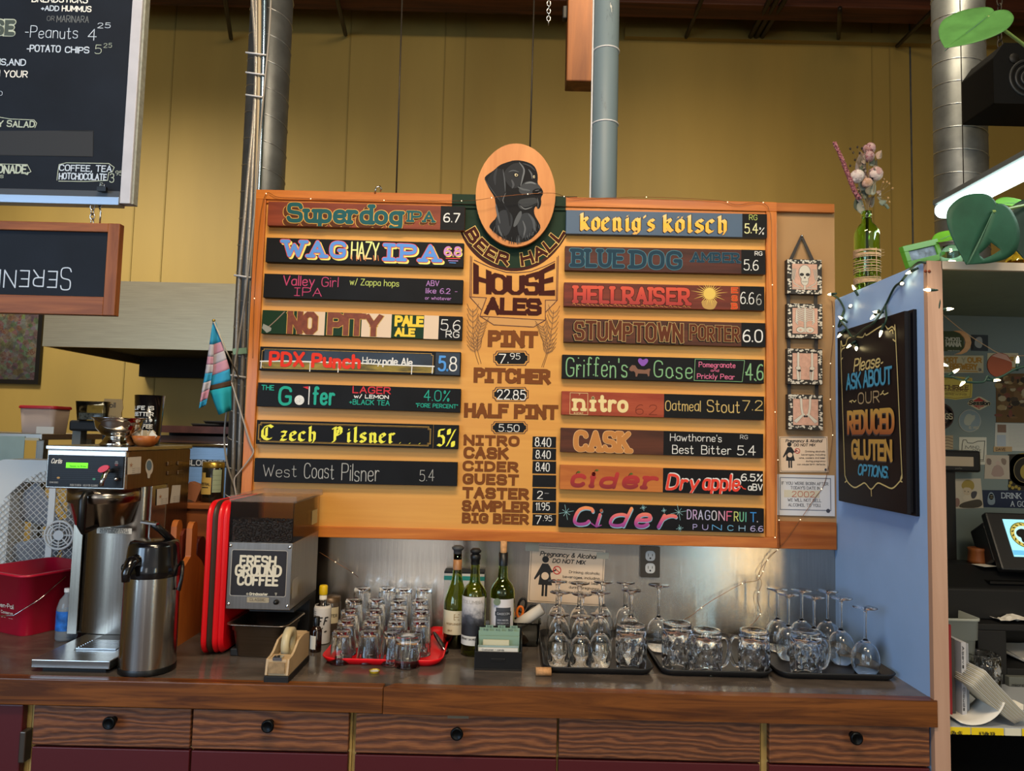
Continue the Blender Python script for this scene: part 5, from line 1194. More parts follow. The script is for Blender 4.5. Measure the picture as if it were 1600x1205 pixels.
# ---- clear tub with scissors and a paper roll
p = PZ(822, 1010, CZ)
CLR = THIN('clear_plastic', (.82, .83, .82), 1.3, .08, .94)
t = thing('plastic_tub', 'clear plastic tub of odds and ends behind the card box', 'tub', (p.x, p.y+.03, CZ))
def ringr(w, d, z, r=.01): return [(x, y, z) for x, y in rrect(w, d, r, 4)]
MB().loops([ringr(.076, .07, 0), ringr(.086, .078, .07), ringr(.094, .086, .072), ringr(.094, .086, .076), ringr(.084, .076, .074), ringr(.074, .068, .003)], CLR).build('body', t)
tx, ty = p.x, p.y+.03
o = MB().tube([(-.006, 0, .012), (-.0058, 0, .055)], .011, CORK, 14).build('wine_cork'); o.location = (tx+.012, ty-.012, CZ); o.rotation_euler = (0, math.radians(-38), 0); tag(o, 'loose cork inside the clear plastic tub', 'cork')
PR = P('paper_roll_white', 'c6c2ba', .75)
mb = MB(); M = Matrix.Translation((tx-.045, ty-.01, CZ+.05)) @ Matrix.Rotation(math.radians(56), 4, 'Y')
mb.lathe([(.006, 0), (.018, 0), (.018, .115), (.006, .115)], PR, 24, M).lathe([(.006, .1), (.006, .1151), (.0085, .1153), (.0085, .1)], P('roll_core', 'a09680', .8), 20, M)
tag(mb.build('paper_roll'), 'white paper roll leaning out of the clear plastic tub', 'paper roll')
def scissors(cx, cz, m, label, r, tilt, y):
    t = thing('scissors', label, 'scissors', (tx+cx, ty+y, CZ+cz))
    for s in (-1, 1):
        R_ = Matrix.Rotation(tilt+s*.22, 4, 'Y')
        pts = [(s*r*.75+r*.8*math.cos(a), 0, .03+r*1.45*math.sin(a)) for a in [k*2*math.pi/18 for k in range(18)]]
        MB().tube(pts, .0042, m, 8, True, R_).build('handle', t)
        MB().box((-.004, -.001, -.06), (.004, .001, .012), CHROME, R_).build('blade', t)
scissors(-.012, .085, BLACK, 'black handled scissors standing in the clear plastic tub', .015, .5, .022)
scissors(-.034, .072, P('orange_plastic', 'd2691a', .4), 'orange handled scissors standing in the clear plastic tub', .012, -.1, -.004)
p = PY(762, 965, 2.40)
o = MB().lathe([(.013, -.012), (.03, -.012), (.03, .012), (.013, .012), (.013, -.012)], P('tape_roll_blue', '6d7684', .5), 28, Matrix.Rotation(math.pi/2, 4, 'X')).build('tape_roll'); o.location = (p.x, 2.40, CZ+.031); tag(o, 'blue-grey tape roll standing between the wine bottles', 'tape roll')
# ---- small things at the front
p = PZ(849, 1056, CZ); o = MB().tube([(-.0215, 0, 0), (.0215, 0, 0)], .0115, CORK, 18).build('wine_cork'); o.location = (p.x, p.y, CZ+.0115); o.rotation_euler = (0, 0, .04); tag(o, 'wine cork lying on the worktop in front of the first black tray', 'cork')
p = PZ(585, 1051, CZ); t = thing('crown_cap', 'yellow-rimmed bottle cap lying on the worktop in front of the red tray', 'bottle cap', (p.x, p.y, CZ))
mb = MB(); n = 42; 
mb.loops([[((.0145+.0012*math.cos(21*2*math.pi*i/n))*math.cos(2*math.pi*i/n), (.0145+.0012*math.cos(21*2*math.pi*i/n))*math.sin(2*math.pi*i/n), .006) for i in range(n)], [(.0135*math.cos(2*math.pi*i/n), .0135*math.sin(2*math.pi*i/n), .002) for i in range(n)], [(.012*math.cos(2*math.pi*i/n), .012*math.sin(2*math.pi*i/n), 0) for i in range(n)]], P('cap_yellow', 'd0b020', .35, .3), True, False, True)
mb.build('cap', t); MB().lathe([(0, .0015), (.0115, .0015), (.0125, .004)], P('cap_liner', 'b0b0a8', .4), 24).build('liner', t)
p0, p1 = PZ(679, 990, CZ+.03), PZ(698, 1019, CZ+.008)
t = thing('corkscrew', 'black folding corkscrew resting against the right edge of the red tray', 'corkscrew', tuple(p1))
d = p0-p1; MB().tube([(0, 0, 0), d*.25, d*.8, d], [.006, .0075, .007, .005], BLACK, 10).build('handle', t)
MB().tube([(-.006, -.004, .006), d*.5+Vector((-.006, -.006, .008)), d*.95+Vector((-.004, -.005, .008))], .0025, CHROME, 8).build('lever', t)
# ---- tape dispenser
p0, p1 = PZ(431, 1068, CZ), PZ(468, 1030, CZ)
t = thing('tape_dispenser', 'worn cream tape dispenser on a black base near the worktop edge', 'tape dispenser', (p0.x, p0.y+.004, CZ), math.atan2(-(p1.x-p0.x-.0), (p1.y-p0.y)))
CRMP = P('aged_cream_plastic', 'b69c78', .5, var=.1, scale=14)
L = .185; side = [(0, .018), (L, .018), (L, .085), (L-.055, .092), (.085, .088), (.05, .068), (.03, .062), (.004, .06), (-.004, .02)]
Mx = Matrix(((0, 0, 1, 0), (1, 0, 0, 0), (0, 1, 0, 0), (0, 0, 0, 1)))   # (along, up, across) -> (x across, y along, z up)
MB().prism(side[:6]+side[6:], -.031, -.025, CRMP, Mx).prism(side, .025, .031, CRMP, Mx).box((-.025, .085, .018), (.025, L, .05), CRMP).box((-.025, 0, .018), (.025, .05, .06), CRMP).box((-.025, L-.05, .05), (.025, L, .088), CRMP).build('body', t, bevel=.0015)
MB().box((-.033, -.004, 0), (.033, L+.003, .018), BLACKM).build('base', t, bevel=.002)
mb = MB(); mb.lathe([(.02, -.0095), (.042, -.0095), (.042, .0095), (.02, .0095), (.02, -.0095)], P('tape_cream', 'bcae8a', .35), 32, Matrix.Translation((0, .095, .078)) @ Matrix.Rotation(math.pi/2, 4, 'Y')); mb.build('tape', t)
mb = MB().box((-.022, -.0065, .026), (.022, -.004, .054), P('worn_patch', '8e7656', .7, var=.35, scale=60)).box((-.012, -.002, .058), (.012, .02, .066), CHROME); mb.build('cutter_plate', t)
# ---- bitters bottle, brown dropper bottle, jar
p = PZ(502, 1004, CZ); t = thing('bitters_bottle', 'small bottle with a yellow cap and oversized white paper wrapper', 'bottle', (p.x, p.y, CZ))
BRG = P('brown_bottle', '140a06', .15, coat=.5)
MB().lathe([(0, 0), (.0255, 0), (.026, .004), (.026, .1), (.022, .112), (.012, .122), (.011, .158), (0, .158)], BRG, 28).build('glass', t)
mb = MB(); mb.lathe([(.0268, .002), (.0272, .06), (.027, .108), (.0235, .118), (.0228, .117)], P('wrapper_white', 'c0bcb8', .75), 24)
wraptext(mb, 'F F', .0275, -.3, .8, .06, .085, TXT, w=.16, slant=.3); wraptext(mb, '/ / ~', .0275, -.9, .7, .03, .052, TXT, w=.14, slant=.4)
for i in range(6): wraptext(mb, 'aromatic', .0275, -1.2, -.5, .1-.006*i, .1035-.006*i, TXT, w=.15)
mb.build('paper_wrapper', t); MB().lathe([(.0116, .124), (.0118, .15), (.0112, .15)], PAPER, 20).build('neck_label', t); MB().lathe([(.0128, .15), (.0135, .153), (.0132, .176), (.011, .179), (0, .18)], P('cap_yellow_plastic', 'd6b414', .4), 24).build('cap', t)
p = PZ(493, 1018, CZ); t = thing('dropper_bottle', 'small brown bottle with a black cap beside the tape dispenser', 'bottle', (p.x, p.y, CZ))
MB().lathe([(0, 0), (.0165, 0), (.017, .003), (.017, .062), (.013, .072), (.008, .076), (.008, .08), (0, .08)], P('amber_dark', '1e0d05', .12, coat=.6), 24).build('glass', t); MB().lathe([(.0095, .078), (.0098, .102), (.008, .104), (0, .104)], BLACK, 20).build('cap', t); mb = MB(); label_band(mb, .0173, .01, .05, -1.3, .2, PAPER); mb.build('label', t)
p = PZ(513, 990, CZ); t = thing('storage_jar', 'squat glass jar with a cream label behind the yellow-capped bottle', 'jar', (p.x, p.y+.02, CZ))
h = zc(510, 934, p.y)-CZ
MB().lathe([(0, 0), (.032, 0), (.033, .004), (.033, h-.02), (.029, h-.012)], P('jar_contents', '4a4038', .3, coat=.6), 28).build('glass', t); MB().lathe([(.031, h-.018), (.031, h), (0, h+.001)], P('jar_lid_brown', '5a4836', .4, .4), 28).build('lid', t); mb = MB(); label_band(mb, .0334, .035, h-.03, -.6, 1.1, P('cream_label', 'cfc3a4', .7)); wraptext(mb, 'BITTER', .0336, -.3, .9, .055, .065, TXT, w=.13); mb.build('label', t)
p = PZ(530, 985, CZ); o = MB().lathe([(0, .0), (.03, 0), (.038, .006), (.036, .008), (.028, .003), (0, .002)], P('saucer_glass', 'b8b09a', .2, coat=.4), 28).build('saucer'); o.location = (p.x-.01, p.y, CZ); tag(o, 'small pale saucer lying behind the tumblers beside the glass jar', 'saucer')
# ---- outlet and warning signs
a, b = PY(1000, 853, 2.518), PY(1030, 902, 2.518); fr = Frame(((a.x+b.x)/2, 2.5195, (a.z+b.z)/2), (1, 0, 0), (0, 0, 1)); w, h = b.x-a.x, a.z-b.z
t = thing('electric_outlet', 'dark metal double electric outlet on the steel splashback', 'outlet', M=fr.M)
MB().prism(rrect(w, h, .004, 3), 0, .012, P('dark_plate', '4a443e', .35, .8)).build('plate', t, bevel=.002)
for s in (1, -1):
    mb = MB().prism(rrect(.033, .034, .012, 5, 0, s*.021), .012, .0145, P('outlet_white', 'b2b4b4', .5)); mb.box((-.008, s*.021-.002, .0146), (-.006, s*.021+.008, .015), BLACK).box((.006, s*.021-.001, .0146), (.008, s*.021+.007, .015), BLACK).prism(rrect(.006, .006, .0028, 3, 0, s*.021-.008), .0146, .015, BLACK)
    mb.build('receptacle', t)
def pregnancy(quad, Y, label, border):
    tl, tr, br, bl = quad; a, b, c_ = PY(*tl, Y), PY(*tr, Y), PY(*bl, Y)
    fr = Frame(a, b-a, (0, 0, 1)); w = (b-a).length; h = (a-c_).dot(fr.u)
    t = thing('warning_sign', label, 'sign', M=fr.M)
    MB().box((0, -h, -.002), (w, 0, 0), P('sign_cream', 'd2c8ae', .6)).build('paper', t)
    mb = MB(); m = .04
    rr = [(x+w/2, y-h/2) for x, y in rrect(w*(1-m), h*(1-m*1.3), .006, 4)]; ribbon(mb, rr, .0012, .0004, TXT, True)
    X = lambda u: u*w; Yy = lambda v: -v*h
    write(mb, 'Pregnancy & Alcohol', X(.13), Yy(.17), X(.88), Yy(.08), TXT, w=.17, z=.0005, slant=.2)
    write(mb, 'DO NOT MIX', X(.30), Yy(.28), X(.74), Yy(.2), TXT, w=.18, z=.0005, slant=.15)
    for i, (s, x0) in enumerate((('Drinking alcoholic', .53), ('beverages, including', .45), ('wine, coolers and beer', .40), ('during pregnancy', .54), ('can cause birth defects.', .36))): write(mb, s, X(x0), Yy(.445+.09*i), X(.94), Yy(.395+.09*i), TXT, w=.14, z=.0005)
    cx = X(.21)
    mb.sheet([(cx+.045*w*math.cos(k*.3142), Yy(.225)+.045*w*math.sin(k*.3142)) for k in range(20)], .0006, TXT)
    dress = [(.17, .30), (.25, .30), (.29, .42), (.285, .5), (.315, .68), (.13, .68), (.145, .5), (.08, .6), (.07, .57)]
    mb.sheet([(X(u), Yy(v)) for u, v in dress][::-1], .0006, TXT); mb.box((X(.18), Yy(.88), .0004), (X(.21), Yy(.67), .0006), TXT).box((X(.225), Yy(.88), .0004), (X(.255), Yy(.67), .0006), TXT)
    ribbon(mb, [(X(.26), Yy(.34)), (X(.3), Yy(.44)), (X(.35), Yy(.405))], .02*w, .0007, TXT)
    mb.sheet([(X(.215)+.05*w*math.cos(k*.3142), Yy(.52)+.05*w*math.sin(k*.3142)) for k in range(20)], .0009, P('sign_cream', 'd2c8ae', .6))
    RS = P('prohibit_red', 'b82822', .6); ribbon(mb, [(X(.37)+.05*w*math.cos(k*.3142), Yy(.405)+.05*w*math.sin(k*.3142)) for k in range(20)], .012*w, .0009, RS, True); ribbon(mb, [(X(.34), Yy(.37)), (X(.40), Yy(.44))], .01*w, .0011, RS)
    if border: mb.sheet([(X(.94)+.025*w*math.cos(k*.5236), Yy(.93)+.025*w*math.sin(k*.5236)) for k in range(12)], .0006, P('seal_dark', '3a3c48', .6))
    mb.build('print', t); return t, fr, w, h
t, fr, w, h = pregnancy(((829, 853), (946, 860), (943, 948), (826, 941)), 2.517, 'pregnancy warning sign taped to the steel splashback behind the goblets', False)
mb = MB(); mb.box((-.018, -.018, .0002), (.03, .014, .001), P('tape_clear', 'a8a290', .4)).box((w-.03, -.03, .0002), (w+.012, -.008, .001), P('tape_clear', 'a8a290', .4)); mb.build('tape', t)
pregnancy(((1217, 682), (1293, 682), (1295.5, 738), (1216.5, 738)), 2.503, 'cream pregnancy warning sign on the tan panel under the skeleton blocks', True)
a, b, c_ = PY(1212, 741, 2.501), PY(1304, 743, 2.501), PY(1212, 805, 2.501)
fr = Frame(a, b-a, (0, 0, 1)); w = (b-a).length; h = (a-c_).dot(fr.u); t = thing('notice', 'white age notice with 2002 in red on the tan panel', 'sign', M=fr.M)
MB().box((0, -h, -.001), (w, 0, 0), P('notice_white', 'c6c8cc', .7)).build('paper', t)
mb = MB(); ribbon(mb, [(.075*w, -.08*h), (.93*w, -.08*h), (.93*w, -.86*h), (.075*w, -.86*h)], .003, .0004, P('notice_grey', '6a7080', .7), True)
for s, x0, x1, v in (('If you were born after', .1, .89, .25), ("today's date in", .25, .75, .36), ('We will not sell', .2, .77, .66), ('alcohol to you.', .21, .76, .78)): write(mb, s.upper(), x0*w, -v*h, x1*w, -(v-.075)*h, P('notice_ink', '4a4c54', .7), w=.13, z=.0005, serif=.5)
mb.box((.14*w, -.56*h, .0002), (.74*w, -.38*h, .0005), P('notice_tape', 'c2bca8', .5)); write(mb, '2002', .27*w, -.545*h, .66*w, -.4*h, P('red_pen', 'a84438', .7), w=.09, z=.0009, jit=.4)
mb.sheet([(.885*w+.035*w*math.cos(k*.5236), -.87*h+.035*w*math.sin(k*.5236)) for k in range(12)], .0007, P('seal_dark', '3a3c48', .6)); mb.build('print', t)
# ================================================================ left side
def A_(x, y): return (x/3.765, y/3.765)
def B_(x, y): return (x/3.545, 300+y/3.545)
def K3(x, y): return (x/4.303, 600+y/4.303)
def K4(x, y): return (x/4.303, 800+y/4.303)
BOARDBLK = P('chalkboard', '121924', .65, var=.25, scale=5, bmp=.02, spec=.25)
WFR = P('white_frame_paint', 'aeb0ba', .5, var=.06, scale=20)
# ---- hanging chalkboard menu
YM = 1.9
a, b = PY(-60, 313, YM), PY(209, 313, YM)
top = PY(120, -75, YM).z
fr = Frame(a, (1, 0, 0), (0, 0, 1)); w = b.x-a.x; h = top-a.z
t = thing('chalkboard_menu', 'large hanging chalkboard menu in a white frame at the top left', 'chalkboard', M=fr.M)
MB().box((0, .012, -.012), (w-.03, h, 0), BOARDBLK).build('slate', t)
MB().box((w-.034, 0, -.02), (w-.006, h, .008), WFR).box((w-.006, 0, -.022), (w, h, .002), P('frame_edge_grey', '8d9088', .6, var=.2, scale=60)).build('side_frame', t, bevel=.0015)
MB().box((0, -.006, -.02), (w-.034, .016, .012), P('alu_tray', '9aa6b4', .3, .8)).box((0, .016, -.01), (w-.036, .034, .006), P('dark_tray', '3a3e44', .5)).build('chalk_tray', t, bevel=.001)
mb = MB(); CB = P('chalk_bluewhite', 'b4c2d4', .85); CGy = P('chalk_faint', '6e7478', .85); CM = P('chalk_mint', 'a8b4a8', .85)
for s, p0, p1, m, k in (('BREADSTICKS', (185, 12), (520, -26), CHALK, dict(w=.14)), ('+ADD', (240, 64), (350, 34), CB, dict(w=.16)), ('HUMMUS', (362, 68), (540, 36), CHALK, dict(w=.16)), ('OR', (275, 122), (322, 94), CGy, dict(w=.08)), ('MARINARA', (332, 130), (525, 94), CGy, dict(w=.08)),
                     ('-Peanuts', (145, 222), (462, 160), CB, dict(w=.06)), ('4', (515, 236), (572, 168), CB, dict(w=.06)), ('25', (572, 165), (652, 134), CB, dict(w=.1)), ('-POTATO', (155, 306), (360, 268), CB, dict(w=.15)), ('CHIPS', (380, 312), (528, 276), CB, dict(w=.16)),
                     ('5', (555, 316), (600, 264), CM, dict(w=.06)), ('25', (608, 280), (660, 254), CM, dict(w=.08)), ('NS,AND', (-30, 384), (155, 348), CB, dict(w=.15)), ('TH YOUR', (-70, 452), (166, 416), CHALK, dict(w=.14)), ('O', (-10, 562), (16, 535), CB, dict(w=.1)),
                     ('MY SALAD', (-55, 746), (208, 712), CM, dict(w=.16)), ('LEMONADE,', (-120, 1018), (172, 972), CM, dict(w=.17)), ('S', (0, 1048), (22, 1030), CM, dict(w=.14)), ('COFFEE, TEA', (346, 1006), (660, 974), CB, dict(w=.15)), ('HOTCHOCOLATE', (344, 1056), (630, 1022), CB, dict(w=.16)),
                     ('3', (642, 1076), (674, 1022), CM, dict(w=.08)), ('95', (678, 1032), (720, 1006), CM, dict(w=.1)), ('2', (585, 1092), (606, 1074), CM, dict(w=.1)), ('SE', (-35, 204), (88, 122), CM, dict(w=.2, outline=(BOARDBLK, .3)))):
    if s == 'SE': wpx(mb, fr, s, A_(-50, 212), A_(98, 112), CM, w=.36, z=.0004, gap=3); k = dict(w=.24, gap=3.2); m = P('chalk_dark_fill', '3e4a48', .8); wpx(mb, fr, s, A_(-46, 206), A_(92, 118), m, z=.0014, **k); continue
    wpx(mb, fr, s, A_(*p0), A_(*p1), m, jit=.4, **k)
for L in ([(0, 690), (60, 700), (200, 706), (216, 725), (205, 752)], [(335, 1060), (340, 1012), (348, 968), (390, 958), (640, 962), (672, 985), (660, 1012), (640, 1015), (632, 1062), (500, 1068), (345, 1066)], [(0, 965), (160, 968), (182, 1010), (150, 1026)]):
    line(mb, fr, [A_(*p) for p in L], .0018, CM)
mb.build('lettering', t)
mb = MB(); mb.sheet([fr.l(*A_(*p), .0003) for p in ((-20, 916), (545, 922), (550, 768), (-20, 770))], .0003, P('wiped_patch', '24262a', .65)); line(mb, fr, [A_(0, 912), A_(540, 920)], .0012, INK); line(mb, fr, [A_(546, 918), A_(548, 770), A_(360, 768)], .001, INK); mb.build('wiped_patch', t)
c0 = fr.l(*A_(608, 1118), .012)
o = MB().box((c0[0]-.012, c0[1]-.006, .0125), (c0[0]+.012, c0[1]+.006, .022), BLACK).tube([(c0[0]-.005, c0[1]+.004, .018), (c0[0]-.006, c0[1]+.014, .018), (c0[0]+.006, c0[1]+.014, .018), (c0[0]+.005, c0[1]+.004, .018)], .001, CHROME, 5).build('binder_clip'); o.matrix_world = fr.M
tag(o, 'small black binder clip on the tray of the hanging chalkboard menu', 'clip')
mb = MB(); 
for px in (20, 190): chain(mb, PY(px, -70, YM-.004), PY(px, -900, YM-.004), 60, CHROME, .008, .002)
mb.build('hanging_chain', t).matrix_parent_inverse = fr.M.inverted()
# ---- small framed chalkboard hung upside down below
a, b = PY(-60, 488, YM), PY(181.5, 488, YM); tz = PY(120, 349, YM).z
fr = Frame(a, (1, 0, 0), (0, 0, 1)); w = b.x-a.x; h = tz-a.z
t = thing('framed_chalkboard', 'wood-framed chalkboard hanging upside down with SERENI showing', 'chalkboard', M=fr.M)
REDOAK = WOOD('red_oak_frame', '5e3018', '965a30', 'x', 22, .5, bmp=.12); REDOAKV = WOOD('red_oak_frame_upright', '5e3018', '965a30', 'y', 22, .5, bmp=.12)
ins = abs(fr.l(*B_(595, 400))[0]-w); it = fr.l(*B_(300, 219))[1]; ib = fr.l(*B_(300, 578))[1]
MB().box((0, .01, -.012), (w-.01, h-.01, 0), BOARDBLK).build('slate', t)
MB().box((0, it, -.014), (w-ins, h, .008), REDOAK).box((0, 0, -.014), (w-ins, ib, .008), REDOAK).build('rail', t, bevel=.0015)
MB().box((w-ins, 0, -.014), (w, h, .0085), REDOAKV).build('stile', t, bevel=.0015)
mb = MB(); tmp = MB(); x1, y1 = fr.l(*B_(400, 436)); x0, y0 = fr.l(*B_(-6, 524)); S0 = fr.l(*B_(330, 545))
write(tmp, 'ERENI', 0, 0, (fr.l(*B_(318, 500))[0]-x0), y1-y0, CB, w=.07, gap=2.4, jit=.5)
sx0 = fr.l(*B_(318, 500))[0]
mb.add([(sx0-x, y1-y, z) for x, y, z in tmp.v], tmp.f, CB)
tmp = MB(); write(tmp, 'S', 0, 0, x1-S0[0], fr.l(*B_(0, 408))[1]-S0[1], CB, w=.05); ty1 = fr.l(*B_(0, 408))[1]
mb.add([(x1-x, ty1-y, z) for x, y, z in tmp.v], tmp.f, CB); mb.build('lettering', t)
p0, p1 = PY(145, 312, YM), PY(144, 350, YM)
mb = MB(); chain(mb, p0, p1, 5, CHROME, .006, .0018); tag(mb.build('chain'), 'short steel chain between the two chalkboards, left of the hook', 'chain')
p0, p1 = PY(159, 312, YM), PY(156, 350, YM); d = p1-p0
tag(MB().tube([p0, p0+d*.15+Vector((.005, 0, 0)), p0+d*.35+Vector((-.004, 0, 0)), p0+d*.25+Vector((-.006, 0, 0)), p0+d*.5, p1], .0022, CHROME, 7).build('hook'), 'steel hook between the two chalkboards, right of the short chain', 'hook')

# ---- framed poster and hood on the back wall
a, b = PY(-90, 597, 5.97), PY(68.5, 488, 5.97)
fr = Frame((a.x, 5.99, a.z), (1, 0, 0), (0, 0, 1)); w, h = b.x-a.x, b.z-a.z+.3
t = thing('framed_poster', 'black-framed busy crowd poster on the yellow wall behind the small chalkboard', 'poster', M=fr.M)
for q in ((0, 0, w, .035), (0, h-.035, w, h), (0, .035, .035, h-.035), (w-.035, .035, w, h-.035)): MB().box((q[0], q[1], 0), (q[2], q[3], .03), BLACK).build('frame', t)
m, nt, bb = nodes('poster_print'); v = coord(nt, (1, 1, 1)); vo = nt.nodes.new('ShaderNodeTexVoronoi'); nt.links.new(v, vo.inputs[0]); vo.inputs['Scale'].default_value = 26
f = noise(nt, v, 12, 6, .7); mx = nt.nodes.new('ShaderNodeMix'); mx.data_type = 'RGBA'; mx.blend_type = 'MULTIPLY'; mx.inputs[0].default_value = .6
nt.links.new(ramp(nt, f, [(.3, '4a4a42'), (.45, '8a7a60'), (.55, 'a8a088'), (.62, '8e4438'), (.7, 'c4b8a0')]), mx.inputs[6]); nt.links.new(vo.outputs[1], mx.inputs[7]); nt.links.new(mx.outputs[2], bb.inputs[0]); inp(bb, Roughness=.6)
MB().box((.03, .03, .005), (w-.03, h-.03, .012), m).build('print', t); MB().box((.034, .034, .016), (w-.034, h-.034, .018), THIN('poster_glass', (.95, .97, 1), 1.5, .02)).build('glazing', t)
YH = 4.7
a, b = PY(66, 541, YH), PY(560, 553, YH); zt_ = PY(200, 439.5, YH).z
t = thing('extractor_hood', 'long stainless steel extractor hood on the yellow wall behind the flag', 'hood', ((a.x+b.x)/2, YH, a.z)); w = (b.x-a.x)/2; h = zt_-a.z
HS = STEEL('hood_steel', 'a8997c', .42, 'x')
MB().box((-w, 0, 0), (w, .02, h), HS).box((-w, .02, 0), (-w+.02, 1.29, h), HS).box((w-.02, .02, 0), (w, 1.29, h), HS).box((-w+.02, .02, h-.02), (w-.02, 1.29, h), HS).build('shell', t)
MB().box((-w+.02, .021, .06), (w-.02, 1.29, .1), P('recess_shade_black', '0c0a08', .8)).build('dark_underside', t); MB().box((-w+.02, 1.2, -.10), (w-.02, 1.29, .06), P('recess_shade_black', '0c0a08', .8)).build('dark_rear_strip', t)  # black underside and rear strip paint the shade inside the hood

# ---- pride flag on a stick
STK = P('flag_stick', 'c4bca8', .5); 
FC = {c: P('flag_'+c, h_, .8) for c, h_ in (('blue', '2f9ac4'), ('pink', 'c490a4'), ('white', 'b8b4bc'), ('brown', '4a3320'), ('cyan', '1a9cac'))}
YFg = 2.72
t = thing('flag', 'small flag with blue, pink and white stripes on a stick by the duct', 'flag', tuple(PY(372, 585, YFg)))
org = t.location.copy()
MB().tube([PY(334, 502, YFg)-org, PY(352, 545, YFg)-org, PY(374, 592, 2.85)-org], .003, STK, 8).build('stick', t); MB().ball(tuple(PY(334, 501, YFg)-org), .006, P('gold_tip', 'b89a4a', .3, .8)).build('tip', t)
def band(mb, L, R, names, bounds, amp, ph, Y):
    def edge(E, s):
        k = s*(len(E)-1); i = min(int(k), len(E)-2); f = k-i
        return (E[i][0]*(1-f)+E[i+1][0]*f, E[i][1]*(1-f)+E[i+1][1]*f)
    for n_, (s0, s1) in zip(names, zip(bounds, bounds[1:])):
        def fn(u, v, s0=s0, s1=s1):
            s = s0+(s1-s0)*v; a, b = edge(L, s), edge(R, s)
            return PY(a[0]*(1-u)+b[0]*u, a[1]*(1-u)+b[1]*u, Y+amp*math.sin(5*u+ph+3*s)*s) - org
        mb.grid(fn, 10, 4, FC[n_])
def q2(pts): return [B_(*p) for p in pts]
mb = MB(); band(mb, q2([(1178, 722), (1168, 900), (1170, 1020), (1158, 1095), (1212, 1235)]), q2([(1196, 722), (1240, 870), (1272, 980), (1282, 1070), (1282, 1210)]), ['blue', 'pink', 'white', 'pink', 'blue', 'brown', 'cyan'], [0, .18, .27, .38, .5, .68, .76, 1], .018, 0, YFg+.012)
mb.build('cloth', t, solid=.0015)
mb = MB(); band(mb, q2([(1176, 735), (1158, 860), (1140, 980), (1120, 1090), (1102, 1200)]), q2([(1182, 735), (1184, 860), (1180, 980), (1165, 1070), (1140, 1180)]), ['blue', 'white', 'pink', 'white', 'blue', 'white', 'pink', 'blue'], [0, .22, .36, .45, .56, .68, .8, .92, 1], .012, 1.5, YFg-.004)
mb.build('folded_cloth', t, solid=.0015)
o = MB().box((-.024, -.004, -.012), (.03, .004, .012), P('green_tape', '8ab098', .7)).build('tape'); o.location = PY(374, 549, 2.845); o.rotation_euler = (0, -.1, 0); tag(o, 'pale green tape holding the flag stick to the duct cables', 'tape')

# ---- box fan
YFN = 2.64
c = PY(95, 845, YFN); hs = .268; fz = CZ+hs+.003
t = thing('box_fan', 'white box fan standing behind the red bucket and coffee machine', 'fan', (c.x, YFN, CZ), .06)
FW = P('fan_white', 'd6d6d2', .45); NS = 64
sq = rrect(2*hs, 2*hs, .06, 15)
ang = [math.atan2(y, x) for x, y in sq]; ci = [(.238*math.cos(a), .238*math.sin(a)) for a in ang]
XZ = lambda P_, y: [(x, y, z+hs+.003) for x, z in P_]
mb = MB(); mb.loops([XZ(ci, 0), XZ(sq, 0), XZ(sq, .1), XZ(ci, .1), XZ(ci, 0)], FW, False, False, False); mb.build('housing', t)
mb = MB(); n = 0
for s in (1, -1):
    for k in range(-26, 27):
        d = k*.0125*1.25; R_ = .24
        if abs(d) >= R_: continue
        L = math.sqrt(R_*R_-d*d); c0 = (d*.707, -d*.707*s) if False else None
        ux, uz = .707, .707*s; nx, nz = -uz, ux
        p0 = (nx*d-ux*L, -.004 - (.002 if s > 0 else 0), nz*d-uz*L+hs+.003); p1 = (nx*d+ux*L, p0[1], nz*d+uz*L+hs+.003)
        mb.tube([p0, p1], .0013, FW, 5)
mb.build('grille', t)
MB().box((-.046, -.012, .02), (-.024, -.006, 2*hs-.01), FW).build('grille_bar', t)
mb = MB()
hub = lambda r: [(r*math.cos(a*.2618), r*math.sin(a*.2618)) for a in range(24)]
for r, wd in ((.050, .008), (.038, .004), (.028, .004)): mb.tube([(x, -.014, z+hs+.003) for x, z in hub(r)], wd*.6, FW, 6, True)
mb.prism(hub(.018), -.018, -.01, FW, Matrix(((1, 0, 0, 0), (0, 0, 1, 0), (0, 1, 0, hs+.003), (0, 0, 0, 1))))
for k in range(8): a = k*math.pi/4; mb.tube([(.018*math.cos(a), -.014, .018*math.sin(a)+hs+.003), (.054*math.cos(a), -.014, .054*math.sin(a)+hs+.003)], .003, FW, 6)
mb.build('hub_grille', t)
FB_ = P('fan_blade_grey', '8f9299', .5)
for k in range(5):
    a0 = k*2*math.pi/5
    def fn(u, v, a0=a0): r = .045+.175*v; a = a0+(u-.5)*(.9-.1*v); return (r*math.cos(a), .05+.02*(u-.5)*2, r*math.sin(a)+hs+.003)
    MB().grid(fn, 8, 6, FB_).build('blade', t, solid=.002)
MB().lathe([(0, -.03), (.05, -.03), (.055, .03), (0, .03)], FB_, 28, Matrix.Translation((0, .055, hs+.003)) @ Matrix.Rotation(math.pi/2, 4, 'X')).build('motor', t)
mb = MB(); 
for k in range(6): a = k*math.pi/3; mb.tube([(.05*math.cos(a), .092, .05*math.sin(a)+hs+.003), (.24*math.cos(a), .092, .24*math.sin(a)+hs+.003)], .003, FW, 6)
for r in (.08, .12, .16, .2): mb.tube([(r*math.cos(a*.2618), .092, r*math.sin(a*.2618)+hs+.003) for a in range(24)], .0015, FW, 5, True)
mb.build('rear_grille', t)

